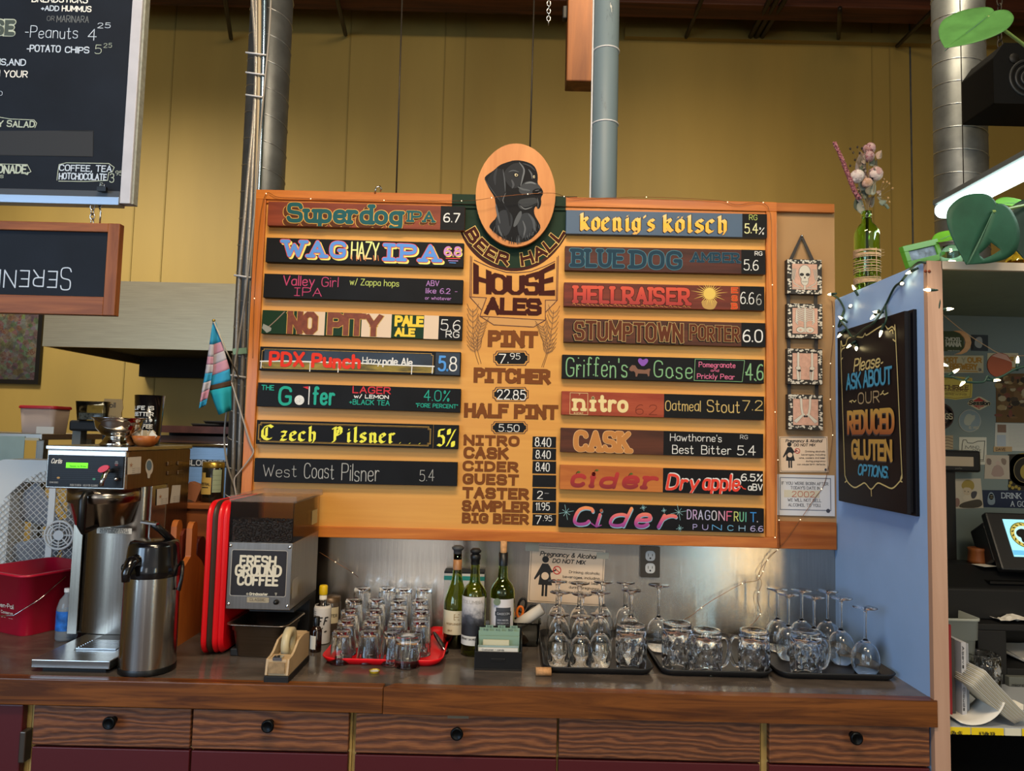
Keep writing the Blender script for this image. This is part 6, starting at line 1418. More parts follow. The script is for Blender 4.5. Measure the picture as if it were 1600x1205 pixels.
# ---- red bucket
p = PZ(36, 992, CZ); t = thing('bucket', 'red plastic sanitizing bucket with a thin wire handle at the left edge', 'bucket', (p.x-.03, p.y+.105, CZ), -.42)
BUCK = P('red_bucket_plastic', 'b01030', .35, coat=.15)
def rr(w, d, r, z): return [(x, y, z) for x, y in rrect(w, d, r, 6)]
MB().loops([rr(.2, .2, .03, 0), rr(.205, .205, .032, .004), rr(.25, .25, .035, .19), rr(.272, .272, .04, .19), rr(.272, .272, .04, .197), rr(.25, .25, .034, .197), rr(.2, .2, .03, .006)], BUCK).build('body', t)
mb = MB(); mb.tube([Vector((.134, .0, .175)), Vector((.138, -.08, .12)), Vector((.10, -.135, .075)), Vector((0, -.142, .062)), Vector((-.1, -.135, .075)), Vector((-.138, -.08, .12)), Vector((-.134, 0, .175))], .0016, CHROME, 6); mb.build('wire_handle', t)
mb = MB(); tmp = MB(); write(tmp, 'Kleen-Pail', -.03, .085, .066, .1, PAPER, w=.14); write(tmp, 'Conserve', .0, .066, .06, .076, PAPER, w=.14); write(tmp, '~~ -~', .0, .05, .058, .058, PAPER, w=.14)
mb.add([(x, -.103-(z_)*.12-.0012-z, z_) for x, z_, z in tmp.v], tmp.f, PAPER); mb.build('lettering', t)
# ---- water bottle
p = PZ(103, 999, CZ); t = thing('water_bottle', 'small clear water bottle with a blue label beside the red bucket', 'bottle', (p.x, p.y, CZ)); h = zc(103, 919, p.y)-CZ
MB().lathe([(0, .004), (.028, 0), (.031, .006), (.03, h*.5), (.031, h*.62), (.024, h*.78), (.012, h*.88), (.012, h*.95), (0, h*.95)], P('pet', '9aa6b0', .15, alpha=.45), 24).build('bottle', t)
mb = MB(); mb.lathe([(.0315, h*.2), (.0315, h*.58)], P('bottle_label_blue', '1c5aa8', .4, var=.6, scale=40), 24); mb.build('label', t); MB().lathe([(.0135, h*.93), (.0135, h), (0, h)], P('cap_white', 'c0c4c8', .4), 18).build('cap', t)

# ---- coffee brewer
YB1 = 2.10
xl, xr = PY(72, 735, YB1).x, PY(196, 735, YB1).x; zt0, zb0 = PY(72, 702, YB1).z, PY(72, 763, YB1).z
t = thing('coffee_brewer', 'tall stainless coffee brewer with a dark control panel and lit green display', 'coffee maker', ((xl+xr)/2, 2.3, CZ))
w = (xr-xl)/2; O = lambda x, y, z: (x, y-2.3, z-CZ); zt0 -= CZ; zb0 -= CZ
BS = STEEL('brewer_steel', 'b8b6b2', .26, 'x'); BSV = STEEL('brewer_steel_upright', '8c847a', .25, 'z', .12, .6, .25); BRS = STEEL('brewer_side_bronze', '7c6650', .34, 'z')
MB().box((-w, YB1-2.3, zb0), (w, .215, zt0), BS).build('head', t, bevel=.003)
MB().box((-w-.004, YB1-2.303, zt0), (w+.006, .22, zt0+.012), BS).build('top_cover', t, bevel=.002)
MB().box((w, YB1-2.29, zb0+.002), (w+.0015, .214, zt0-.002), BRS).box((w, .06, -.0+.03), (w+.0015, .214, zb0+.002), BRS).build('side_panel', t)
fpz = PY(100, 711, YB1).z-CZ; fpb = PY(100, 761, YB1).z-CZ
frp = Frame((xl+w, YB1-.004, CZ), (1, 0, 0), (0, 0, 1)); fo = Vector((0, YB1-.004-2.3, 0))
def onface(mbx, fn, fr=frp, off=fo):
    tmp = MB(); fn(tmp); R3 = fr.M.to_3x3().to_4x4(); 
    for m_ in tmp.mats:
        fs = [f_ for f_, k in zip(tmp.f, tmp.mi) if tmp.mats[k] is m_]; mbx.add([Vector(off)+R3 @ Vector(p_) for p_ in tmp.v], fs, m_)
def rectpx(mbx, fr, x0, y0, x1, y1, m, z): a_, b_ = fr.l(x0, y0, z), fr.l(x1, y1, z); mbx.sheet([(a_[0], b_[1]), (b_[0], b_[1]), (b_[0], a_[1]), (a_[0], a_[1])], z, m)
PNL = P('panel_black', '0e1016', .4, spec=.25)
MB().box((-w+.006, YB1-2.304, fpb), (w-.004, YB1-2.3, fpz), PNL).build('control_panel', t, bevel=.001)
mb = MB(); LCD = EMIT('lcd_green', '62d414', 1.1)
def face(m_):
    rectpx(m_, frp, *K3(445, 528), *K3(590, 568), LCD, .0012); wpx(m_, frp, 'Ready to Brew', K3(468, 558), K3(580, 548), P('lcd_ink', '1a4a08', .6), w=.14, z=.0018)
mbd = MB(); onface(mbd, face); mbd.build('display', t)
mbd = MB()
def face(m_):
    wpx(m_, frp, 'Curtis', K3(342, 534), K3(418, 502), PAPER, w=.14, z=.001, slant=.3)
    for i in range(12): line(m_, frp, [K3(350, 488+14*i), K3(820, 490+14*i)], .0005, P('panel_line', '22242c', .4), .0003)
    for c_, x, y in ((P('btn_amber', 'a87c28', .4), 392, 631), (P('btn_green', '2e7a58', .4), 632, 640)):
        p_ = frp.l(*K3(x, y), .001); m_.sheet([(p_[0]+.0046*math.cos(k*.4), p_[1]+.003*math.sin(k*.4)) for k in range(16)], .001, c_)
    wpx(m_, frp, 'GEMINI SERIES', K3(332, 667), K3(392, 657), P('panel_print', '8a8a88', .6), w=.14, z=.001); wpx(m_, frp, 'PUSH TO BREW   HOLD FOR CLEANING', K3(470, 687), K3(660, 677), P('panel_print', '8a8a88', .6), w=.14, z=.001)
    q_ = frp.l(*K3(783, 535), .001); RG_ = P('panel_red', '9a4a40', .5)
    for k in range(5): ribbon(m_, [(q_[0]-.005+.001*abs(k-2), q_[1]-.006+.003*k), (q_[0]+.005-.001*abs(k-2), q_[1]-.006+.003*k)], .0012, .001, RG_ if k < 2 else P('panel_print', '8a8a88', .6))
onface(mbd, face); mbd.build('panel_print', t)
mb = MB(); pz = frp.l(*K3(725, 655), .02)
mb.tube([(pz[0], YB1-2.305, pz[1]+.03), (pz[0]+.0, YB1-2.335, pz[1]+.028), (pz[0]-.005, YB1-2.345, pz[1]-.0), (pz[0]-.006, YB1-2.345, pz[1]-.012)], [.007, .007, .006, .006], CHROME, 12); mb.ball((pz[0]+.018, YB1-2.315, pz[1]+.006), .006, CHROME); mb.build('hot_water_tap', t)
mb = MB(); mb.prism([(.014*math.cos(a_*.35)*1.15, .009*math.sin(a_*.35)) for a_ in range(18)], -.003, .003, P('tap_red', 'c0142c', .4), Matrix.Translation((pz[0]-.006, YB1-2.338, pz[1]+.036)) @ Matrix.Rotation(math.radians(80), 4, 'X') @ Matrix.Rotation(.45, 4, 'Z')); mb.build('tap_lever', t)
# column
def colf(u, v): a_ = math.pi*(u-.5); return (.096*math.sin(a_)+.014, -.035-.03*math.cos(a_), .036+(zb0-.036)*v)
MB().box((-w+.004, -.035, .03), (w, .215, zb0), BS).build('column', t, bevel=.002)
MB().box((-w+.002, -.052, .03), (-w+.032, -.03, zb0), BSV).build('flange', t, bevel=.001)
MB().grid(colf, 24, 2, BSV).build('curved_front', t)
# base
pfl, pfr = PZ(49, 1030, CZ+.035), PZ(175, 1031, CZ+.035); bx0, bx1 = pfl.x-(xl+w), pfr.x-(xl+w); by = pfl.y-2.3
MB().box((bx0, by, .012), (bx1, .2, .034), BS).build('base_plate', t, bevel=.002); MB().box((bx0+.02, by+.02, 0), (bx1-.02, .19, .012), BLACKM).build('foot', t)
mb = MB().box((bx0+.06, by+.09, .0342), (bx1-.035, -.06, .0348), P('drip_dark', '3a3834', .4, .6))
for i in range(8): yy = by+.097+.011*i; mb.box((bx0+.062, yy, .0348), (bx1-.037, yy+.006, .0375), CHROME) if yy < -.068 else None
mb.build('drip_grate', t)
# brew basket
cxb = PY(162, 800, 2.2).x-(xl+w); rb = .1; zb1 = PY(162, 826, YB1+.02).z-CZ
SSB = STEEL('basket_steel', 'a39a90', .2, 'z')
MB().lathe([(0, zb1), (rb*.66, zb1), (rb*.74, zb1+.004), (rb*.95, zb0-.045), (rb, zb0-.042), (rb, zb0-.002), (0, zb0-.002)], SSB, 40, Matrix.Translation((cxb, -.10, 0))).build('brew_basket', t)
hx = PY(130, 800, YB1-.02).x-(xl+w)
MB().tube([(hx+.012, -.185, zb0-.012), (hx, -.215, zb0-.012), (hx-.002, -.222, zb0-.03), (hx-.002, -.222, zb1+.012), (hx, -.215, zb1-.006), (hx+.015, -.165, zb1+.006)], [.006, .009, .0115, .0115, .009, .006], BLACK, 10).build('basket_handle', t)
mb = MB()
def lab(mbx, x0, y0, x1, y1, text, YY, m=PAPER):
    f2 = Frame((xl+w, YY, CZ), (1, 0, 0), (0, 0, 1))
    def fn(m_):
        rectpx(m_, f2, x0, y0, x1, y1, m, .0004)
        for i, s in enumerate(text): wpx(m_, f2, s, (x0+(x1-x0)*.08, y0+(y1-y0)*(.45+.4*i)), (x1-(x1-x0)*.08, y0+(y1-y0)*(.15+.4*i)), TXT, w=.13, z=.0008)
    onface(mbx, fn, f2, Vector((0, YY-2.3, 0)))
lab(mb, *K3(652, 966), *K3(885, 1010), ['WARNING HOT', 'KEEP HANDS CLEAR'], 2.2)
mb.build('warning_label', t)
# side stickers on the bronze side (plane x = xr)
frs = Frame((xr+.0018, 2.3, CZ), (0, 1, 0), (0, 0, 1)); so = Vector((w+.0018, 0, 0))
mb = MB()
def side(m_):
    S1 = P('sticker_white', 'c4beb2', .6)
    for q in (((858, 494), (950, 488), (946, 600), (856, 610)), ((1056, 708), (1134, 697), (1130, 806), (1053, 818)), ((1158, 682), (1216, 680), (1206, 796), (1142, 802))):
        m_.sheet([frs.l(*K3(*p_), .0004) for p_ in q][::-1], .0004, S1)
        a_, b_ = frs.l(*K3(q[3][0]+(q[2][0]-q[3][0])*.38, q[3][1]-45), .0008), frs.l(*K3(q[1][0]-8, q[1][1]+30), .0008)
        for i in range(4): write(m_, 'service', a_[0], a_[1]-.003-.006*i, b_[0], a_[1]-.006*i, P('sticker_ink', '6a6a6e', .6), w=.15, z=.0008)
    for cx_, cy_ in ((882, 546), (1078, 758)):
        c_ = frs.l(*K3(cx_, cy_), .0008)
        for k in range(5): a_ = k*1.257+.3; ribbon(m_, [c_, (c_[0]+.008*math.cos(a_), c_[1]+.006*math.sin(a_))], .0022, .0009, P('sticker_orange', 'a0683c', .6))
    el = [(1004+26*math.cos(k*.314), 558+54*math.sin(k*.314)) for k in range(20)]; m_.sheet([frs.l(*K3(*p_), .0004) for p_ in el][::-1], .0004, S1)
    el = [(1003+18*math.cos(k*.314), 548+34*math.sin(k*.314)) for k in range(20)]; m_.sheet([frs.l(*K3(*p_), .0009) for p_ in el][::-1], .0009, P('sticker_blue', '5c7484', .6))
    m_.sheet([frs.l(*K3(*p_), .0006) for p_ in ((1018, 585), (1006, 634), (992, 634), (990, 600))], .0006, S1)
onface(mb, side, frs, so); mb.build('sticker', t)
mb = MB()
for x_, y_ in ((1112, 520), (1180, 516), (1112, 582), (1180, 578)):
    c_ = frs.l(*K3(x_+26, y_+14), 0); mb.box((w+.0015, c_[0]-.018, c_[1]-.008), (w+.007, c_[0]+.018, c_[1]+.006), BRS)
mb.build('vent_louvre', t, bevel=.002)
ZB = CZ+zt0+.0122
# bowls and tumbler on top of the brewer
p = PY(184, 700, 2.2); t = thing('footed_bowl', 'polished silver footed bowl standing on top of the coffee brewer', 'bowl', (p.x, 2.2, ZB)); hb = PY(184, 653, 2.2).z-ZB; R_ = .0765
pr = [(0, .004), (R_*.62, 0), (R_*.68, .004), (R_*.58, .012), (R_*.5, hb*.27), (R_*.45, hb*.34), (R_*.62, hb*.42), (R_*.82, hb*.6), (R_*.87, hb*.8), (R_*.92, hb*.93), (R_, hb*.985), (R_*1.0, hb), (R_*.9, hb*.95), (R_*.84, hb*.8), (R_*.78, hb*.6), (R_*.55, hb*.45), (0, hb*.42)]
MB().lathe(pr, P('polished_silver', 'c2bdb6', .06, 1.0), 44).build('bowl', t)
p = PY(227, 699, 2.22); t = thing('wooden_bowl', 'small orange wooden bowl of sugar packets on the coffee brewer', 'bowl', (p.x, 2.22, ZB)); hb = PY(227, 681, 2.22).z-ZB
MB().lathe([(0, 0), (.022, 0), (.033, .012), (.041, hb), (.0395, hb), (.03, .012), (0, .006)], WOOD('bowl_wood', '8e4a1e', 'b86e34', 'z', 12, .4), 32).build('bowl', t)
SUG = [P('packet_'+c, c, .6) for c in ('c8c2b2', 'b4a07c', 'c4b8a0')]
for i in range(7):
    M_ = Matrix.Translation((-.018+.006*i, -.012+.008*(i % 3), hb-.008+.003*(i % 2))) @ Matrix.Rotation(.5*(i-3)*.5, 4, 'Y') @ Matrix.Rotation(i*.5, 4, 'Z')
    o = MB().box((-.012, -.0015, 0), (.012, .0015, .022), SUG[i % 3], M_).build('sugar_packet'); o.location = t.location; tag(o, 'sugar packet in the small wooden bowl on the coffee brewer', 'packet', 'sugar packets in the wooden bowl')
p = PY(230, 697, 2.40); t = thing('travel_tumbler', 'black travel tumbler with white coffee motto standing on the coffee brewer', 'tumbler', (p.x, 2.40, ZB)); hb = PY(230, 618, 2.40).z-ZB
r0, r1 = .037, .0465
MB().lathe([(0, 0), (r0-.003, 0), (r0, .004), (r1, hb), (r1-.003, hb), (r1-.004, hb-.02), (0, hb-.021)], P('gloss_black', '0a0a0d', .18, coat=.6), 40).build('cup', t)
mb = MB()
for i, s in enumerate(('LIFE IS', 'BETTER', 'WITH', 'COFFEE', '& DOGS')):
    z1_ = hb*(.78-.122*i); z0_ = z1_-hb*.085; rr_ = r0+(r1-r0)*(z0_+z1_)/2/hb+.0008
    wraptext(mb, s, rr_, -.78, .78 if i != 2 else .35, z0_, z1_, PAPER, w=.2)
    if i == 2: mb.ball((rr_*math.sin(.6), -rr_*math.cos(.6), (z0_+z1_)/2), .006, PAPER, 1, .3, 1)
mb.build('lettering', t)

# ---- airpot
p = PZ(230, 1046, CZ); YA = p.y; t = thing('airpot', 'stainless airpot with a black pump lid standing in front of the coffee brewer', 'airpot', (p.x, YA, CZ))
r = .0735; hbdy = PY(230, 897, YA).z-CZ; hlid = PY(230, 843, YA).z-CZ
MB().lathe([(0, 0), (r*.99, 0), (r, .004), (r, .016), (r*.985, .018)], BLACK, 44).build('base_ring', t)
MB().lathe([(r*.985, .016), (r*.99, .02), (r*.97, hbdy)], STEEL('airpot_steel', 'c0beba', .2, 'z', .12, .6, .25), 56).build('body', t)
MB().lathe([(r*.985, hbdy-.002), (r*1.0, hbdy), (r*.99, hbdy+.03), (r*.96, hbdy+.034), (r*.9, hlid-.015), (r*.84, hlid-.003), (r*.7, hlid), (0, hlid+.002)], P('gloss_black', '0a0a0d', .18, coat=.6), 44).build('lid', t)
MB().tube([(-.01, -.045, hbdy+.05), (-.02, -.085, hbdy+.045), (-.022, -.1, hbdy+.02), (-.022, -.1, hbdy-.002)], [.02, .016, .012, .010], P('gloss_black', '0a0a0d', .18, coat=.6), 14).build('spout', t)
MB().tube([(.035, .03, hlid-.01), (.034, .0, hlid+.012), (.022, -.02, hlid+.032), (.006, -.03, hlid+.048)], [.012, .010, .009, .010], BLACK, 10).build('pump_lever', t)
MB().box((-.024, -.043, .0), (.022, -.024, .008), CHROME, Matrix.Translation((.0, .0, hlid+.046)) @ Matrix.Rotation(.12, 4, 'Y')).build('lever_cap', t, bevel=.002)
MB().tube([(r*.97, .02, hbdy+.032), (r*1.12, .0, hbdy+.024), (r*1.16, -.01, hbdy-.01), (r*1.1, -.012, hbdy-.04), (r*1.02, -.01, hbdy-.035)], .005, BLACK, 8).build('carry_handle', t)
MB().lathe([(0, 0), (.01, 0), (.01, .008), (0, .009)], BLACK, 14, Matrix.Translation((-r*.97, -.01, hbdy+.018)) @ Matrix.Rotation(-math.pi/2, 4, 'Y')).build('handle_pivot', t)

# ---- coffee grinder
YG = 2.15
gl, gr = PY(355, 900, YG).x, PY(455, 900, YG).x; gz0, gz1, gz2 = PY(405, 953, YG).z-CZ, PY(405, 848, YG).z-CZ, PY(405, 783, YG).z-CZ
t = thing('coffee_grinder', 'bulk coffee grinder with beans in a clear hopper and a FRESH GROUND COFFEE panel', 'coffee grinder', ((gl+gr)/2, 2.3, CZ)); w = (gr-gl)/2; y0, y1 = YG-2.3, YG-2.3+.288
GS = STEEL('grinder_steel', '9c948c', .36, 'z')
MB().box((-w, y0, gz0), (w, y1, gz1), GS).build('housing', t, bevel=.002)
MB().box((-w+.012, y0+.02, 0), (-w+.05, y1, .022), BLACKM).box((w-.03, y0+.16, 0), (w, y1, .022), BLACKM).box((-w+.012, y1-.07, .022), (w, y1, gz0), BLACKM).build('stand', t, bevel=.003)
MB().box((-w+.06, y0+.03, gz0-.012), (w+.004, y0+.22, gz0), BLACKM).build('chute', t)
HOP = THIN('hopper_plastic', (.94, .90, .84), 1.25, .12, .98)
mb = MB()
for q in (((-w, y0, gz1), (w, y0+.003, gz2)), ((-w, y1-.003, gz1), (w, y1, gz2)), ((-w, y0+.003, gz1), (-w+.003, y1-.003, gz2)), ((w-.003, y0+.003, gz1), (w, y1-.003, gz2))): mb.box(*q, HOP)
mb.build('hopper', t)
MB().box((-w-.004, y0-.005, gz2-.004), (w+.008, y1+.004, gz2+.016), P('lid_smoke', '9a8a80', .35, alpha=.3)).build('hopper_lid', t, bevel=.003)
rb_ = random.Random(11); BEAN = P('coffee_bean', '22110a', .4, var=.5, scale=60)
hz_ = gz1+(gz2-gz1)*.52
MB().grid(lambda u, v: (-w+.006+u*(2*w-.012), y0+.012+v*(.28), gz1+.002+(hz_-gz1-.004)*(1-.55*max(0, v-.15))), 6, 6, BEAN).box((-w+.006, y0+.008, gz1), (w-.006, y0+.02, hz_-.004), BEAN).build('bean_bed', t)
mb = MB()
for i in range(420):
    x = rb_.uniform(-w+.008, w-.008); z_ = gz1+.004+rb_.random()*(hz_-gz1-.004); yy = y0+.0065
    if i > 300: yy = y0+.01+rb_.random()*.1; z_ = hz_-.55*(hz_-gz1)*max(0, (yy-y0)/.28-.15)
    M_ = Matrix.Translation((x, yy, z_)) @ Matrix.Rotation(rb_.uniform(0, 3.1), 4, 'Y') @ Matrix.Rotation(rb_.uniform(-.4, .4), 4, 'X')
    mb.ball((0, 0, 0), .0052, BEAN, 1, .55, .7, 7, 5, M_)
o = mb.build('coffee_beans', t); o['kind'] = 'stuff'
frg = Frame(((gl+gr)/2, YG, CZ), (1, 0, 0), (0, 0, 1)); go = Vector((0, y0, 0))
def GZ(x, y): return (260+x/3.542, 740+y/3.542)
mb = MB()
def face(m_):
    def roundq(x0, y0_, x1, y1_, r, m, z): a_, b_ = frg.l(*GZ(x0, y0_), z), frg.l(*GZ(x1, y1_), z); m_.sheet(rrect(b_[0]-a_[0], a_[1]-b_[1], r, 4, (a_[0]+b_[0])/2, (a_[1]+b_[1])/2), z, m)
    roundq(362, 420, 660, 684, .006, P('badge_line', 'b8b0a4', .5), .0006); roundq(365, 423, 657, 681, .005, P('badge_brown', '1c1410', .45), .0012)
onface(mb, face, frg, go); mb.build('front_badge', t)
mb = MB(); IV = P('badge_ivory', 'd2c9b2', .6)
def face(m_):
    for s, x0, yb, x1, yt in (('FRESH', 402, 516, 610, 460), ('GROUND', 376, 568, 640, 512), ('COFFEE', 388, 620, 622, 566)): wpx(m_, frg, s, GZ(x0, yb), GZ(x1, yt-4), IV, w=.2, z=.0016, gap=2.4, slant=.04)
    wpx(m_, frg, 'Grindmaster', GZ(458, 674), GZ(562, 660), IV, w=.2, z=.0016); p_ = frg.l(*GZ(448, 667), .0016); ribbon(m_, [(p_[0]+.0025*math.cos(k*.628), p_[1]+.0025*math.sin(k*.628)) for k in range(10)], .0012, .0016, IV, True)
    p_ = frg.l(*GZ(606, 668), .0016)
    for k in range(3): ribbon(m_, [(p_[0]-.003+.0008*k, p_[1]-.003*k+.003), (p_[0]+.003-.0008*k, p_[1]-.003*k+.003)], .0012, .0016, IV)
onface(mb, face, frg, go); mb.build('lettering', t)
mb = MB()
def face(m_): rectpx(m_, frg, *GZ(446, 684), *GZ(567, 716), P('masking_tape', '9a8e76', .7), .0008); wpx(m_, frg, 'CLASSIC', GZ(460, 705), GZ(548, 692), P('pencil', '5a5044', .7), w=.12, z=.0012)
onface(mb, face, frg, go); mb.build('tape_label', t)
p_ = frg.l(*GZ(608, 711), 0); MB().lathe([(0, 0), (.0085, 0), (.0075, .004), (.005, .012), (0, .013)], BLACK, 18, Matrix.Translation((p_[0], y0, p_[1])) @ Matrix.Rotation(math.pi/2, 4, 'X')).build('switch', t)
mb = MB()
for x_, y_ in ((355, 399), (682, 409), (343, 722), (668, 735)): p_ = frg.l(*GZ(x_, y_), 0); mb.lathe([(.005, 0), (.0045, .002), (0, .0025)], CHROME, 12, Matrix.Translation((p_[0], y0, p_[1])) @ Matrix.Rotation(math.pi/2, 4, 'X'))
mb.build('screw', t)
mb = MB().box((w, y0+.02, gz0+.03), (w+.0006, y0+.07, gz0+.085), P('spec_plate', '9a948c', .5)).box((w, y0+.2, gz1+.03), (w+.0006, y0+.26, gz1+.075), P('sticker_yellowed', 'b0a070', .6)); mb.build('side_label', t)
# steel pan under it
p = PZ(395, 1029, CZ); t = thing('steel_pan', 'small steel food pan standing under the coffee grinder', 'pan', (p.x+.012, p.y+.075, CZ), -.05)
PS = STEEL('pan_steel', '9a9084', .3, 'x'); hp = .098
MB().loops([rr(.128, .128, .02, 0), rr(.135, .135, .022, .004), rr(.155, .15, .024, hp-.022), rr(.162, .158, .024, hp-.02), rr(.163, .16, .024, hp-.004), rr(.186, .18, .024, hp-.002), rr(.186, .18, .024, hp), rr(.16, .156, .022, hp), rr(.13, .13, .02, .004)], PS).build('body', t)
MB().box((-.06, -.06, .005), (.06, .06, .04), P('ground_coffee', '1c100a', .9)).build('coffee_grounds', t)['kind'] = 'stuff'

# ---- trays stacked on edge between boards and grinder
xa = PY(312, 1000, 2.14).x; xb = gl-.006; n = 4; tw = (xb-xa)/n
TB = P('brown_tray', '33231a', .45)
for i, (m, lab) in enumerate(((REDT, 'red tray standing on edge beside the grinder, outermost of the red ones'), (TB, 'dark brown tray standing on edge among the red trays'), (REDT, 'red tray standing on edge between the brown tray and the inner red tray'), (REDT, 'red tray standing on edge right against the coffee grinder'))):
    mb = tray_mb(.36, .452, m, .05, tw*.86, tw*.5)
    o = mb.build('serving_tray'); o.matrix_world = Matrix.Translation((xa+tw*i+tw*.93, 2.145+.18+.003*i, CZ+.2275)) @ Matrix(((0, 0, -1, 0), (1, 0, 0, 0), (0, 1, 0, 0), (0, 0, 0, 1))); tag(o, lab, 'tray', 'serving trays on edge')
# ---- wooden boards and paddles behind the airpot
def paddle(px, pyt, Y, hh, bw, col1, col2, label, hw=.022, rz=0):
    p_ = PY(px, pyt, Y); t_ = thing('serving_board', label, 'board', (p_.x, Y, CZ), rz, group='wooden boards on edge'); H_ = p_.z-CZ
    zb = H_-hh
    side_ = [(-bw, .01), (-bw+.012, 0), (bw-.012, 0), (bw, .01), (bw, zb-.05), (bw*.6, zb-.012), (hw, zb+.012), (hw, H_-.02), (hw*.6, H_-.004), (0, H_), (-hw*.6, H_-.004), (-hw, H_-.02), (-hw, zb+.012), (-bw*.6, zb-.012), (-bw, zb-.05)]
    MB().prism(side_, -.009, .009, WOOD('paddle_'+col1, col1, col2, 'z', 12, .4), Matrix(((0, 0, 1, 0), (1, 0, 0, 0), (0, 1, 0, 0), (0, 0, 0, 1)))).build('board', t_, bevel=.003)
paddle(277, 812, 2.33, .11, .1, '8e4a1c', 'b86a2c', 'light orange wooden paddle board on edge, nearest the coffee brewer', .02)
paddle(287, 826, 2.36, .10, .1, '4a1a10', '702c1a', 'dark red-brown wooden board on edge between two lighter paddle boards', .024)
paddle(301, 815, 2.33, .12, .1, '8e4a1c', 'b86a2c', 'light orange wooden paddle board on edge, nearest the red trays', .02)
paddle(312, 838, 2.4, .09, .085, '3a120c', '5a2014', 'dark maroon wooden board on edge behind the red trays', .03)

# ---- on the ledge of the half wall
p = PY(331, 783, 2.6); t = thing('label_jar', 'dark jar with a gold lid and yellow label on the wooden ledge', 'jar', (p.x, 2.6, ZT)); h = PY(331, 722, 2.6).z-ZT; R_ = .038
MB().lathe([(0, 0), (R_-.002, 0), (R_, .004), (R_, h-.022), (R_*.94, h-.018)], P('jar_black', '14140f', .2, coat=.5), 32).build('glass', t); MB().lathe([(R_*.97, h-.02), (R_*.99, h-.018), (R_*.99, h-.002), (R_*.9, h), (0, h)], P('gold_lid', 'a88a3c', .3, .8), 32).build('lid', t)
mb = MB(); label_band(mb, R_+.0006, h*.2, h*.62, -.95, .25, P('label_mustard', 'b89a50', .6)); label_band(mb, R_+.0006, h*.25, h*.82, .35, 1.2, P('label_pale', '8e9a80', .6)); wraptext(mb, 'PESTRAL', R_+.0009, -.85, .15, h*.42, h*.49, TXT, w=.14); label_band(mb, R_+.0009, h*.36, h*.385, -.7, 0, TXT); label_band(mb, R_+.0007, h*.62, h*.74, -.8, -.3, P('label_mustard', 'b89a50', .6))
for i in range(4): wraptext(mb, '------', R_+.001, .4, 1.15, h*(.3+.12*i), h*(.34+.12*i), TXT, w=.14)
mb.build('label', t)
p = PY(302, 783, 2.62); o = MB().box((-.024, -.02, 0), (.024, .02, .058), P('cardboard', '8a5638', .7), Matrix.Rotation(.35, 4, 'Y') @ Matrix.Translation((0, 0, .008))).build('carton'); o.location = (p.x, 2.6, ZT); tag(o, 'small brown carton tipped over on the wooden ledge beside the dark jar', 'box')

# ---- kitchen behind
YK1 = 3.5
SHK = PY(35, 677, YK1).z
t = thing('kitchen_shelf', 'steel kitchen shelf at the far left holding a red-lidded container', 'shelf', (PY(0, 676, YK1).x, YK1, 0)); ox = t.location.x; xe = PY(70, 676, YK1).x-ox
MB().box((-1.2, -.02, SHK-.03), (xe, .5, SHK), STEELX).build('shelf_top', t, bevel=.003)
for xx, yy in ((xe-.05, .02), (xe-.05, .42), (-1.1, .02)): MB().box((xx, yy, 0), (xx+.035, yy+.035, SHK-.03), STEELZ).build('leg', t)
o = MB().box((PY(-30, 700, YK1).x, YK1-.024, PY(0, 732, YK1).z), (PY(43, 700, YK1).x, YK1-.022, PY(0, 681, YK1).z), P('paper_aqua', 'a0b4ae', .8, var=.1, scale=9)).build('taped_paper'); tag(o, 'pale blue-green paper sheet hanging from the kitchen shelf edge', 'paper')
mb = MB().box((PY(44, 686, YK1).x, YK1-.024, PY(0, 687, YK1).z), (PY(66, 686, YK1).x, YK1-.022, PY(0, 683, YK1).z), P('label_strip', 'c4bc9c', .6)); tag(mb.build('shelf_tag'), 'narrow cream label strip on the kitchen shelf edge', 'label')
def food_box(px0, px1, pyt, pyb, Y, label, body, lidm, z):
    a_, b_ = PY(px0, pyb, Y), PY(px1, pyb, Y); H_ = PY(px0, pyt, Y).z-z; w_ = b_.x-a_.x
    t_ = thing('food_container', label, 'container', ((a_.x+b_.x)/2, Y+w_*.4, z))
    MB().loops([rr(w_*.86, w_*.7, .02, 0), rr(w_*.98, w_*.8, .025, H_*.9), rr(w_*.94, w_*.76, .022, H_*.9), rr(w_*.82, w_*.66, .018, .006)], body).build('body', t_)
    return t_, w_, H_
t, w_, H_ = food_box(25, 83, 633, 676, YK1+.05, 'translucent food container with a red lid on the kitchen shelf', P('cloudy_plastic', 'a8968c', .4), None, SHK)
MB().loops([rr(w_*1.04, w_*.86, .03, H_*.89), rr(w_*1.06, w_*.88, .03, H_*.95), rr(w_*1.02, w_*.84, .03, H_)], P('red_lid', 'a81c28', .4)).build('lid', t); MB().box((-w_*.4, -w_*.33, .004), (w_*.4, w_*.3, .07), P('dried_herbs', '5a3a34', .9)).build('contents', t)['kind'] = 'stuff'
o = MB().box((0, -.003, 0), (.085, 0, .034), PAPER).build('shelf_note'); o.location = (PY(57, 675, YK1).x, YK1+.0, SHK); tag(o, 'small white label card in front of the red-lidded container', 'label')
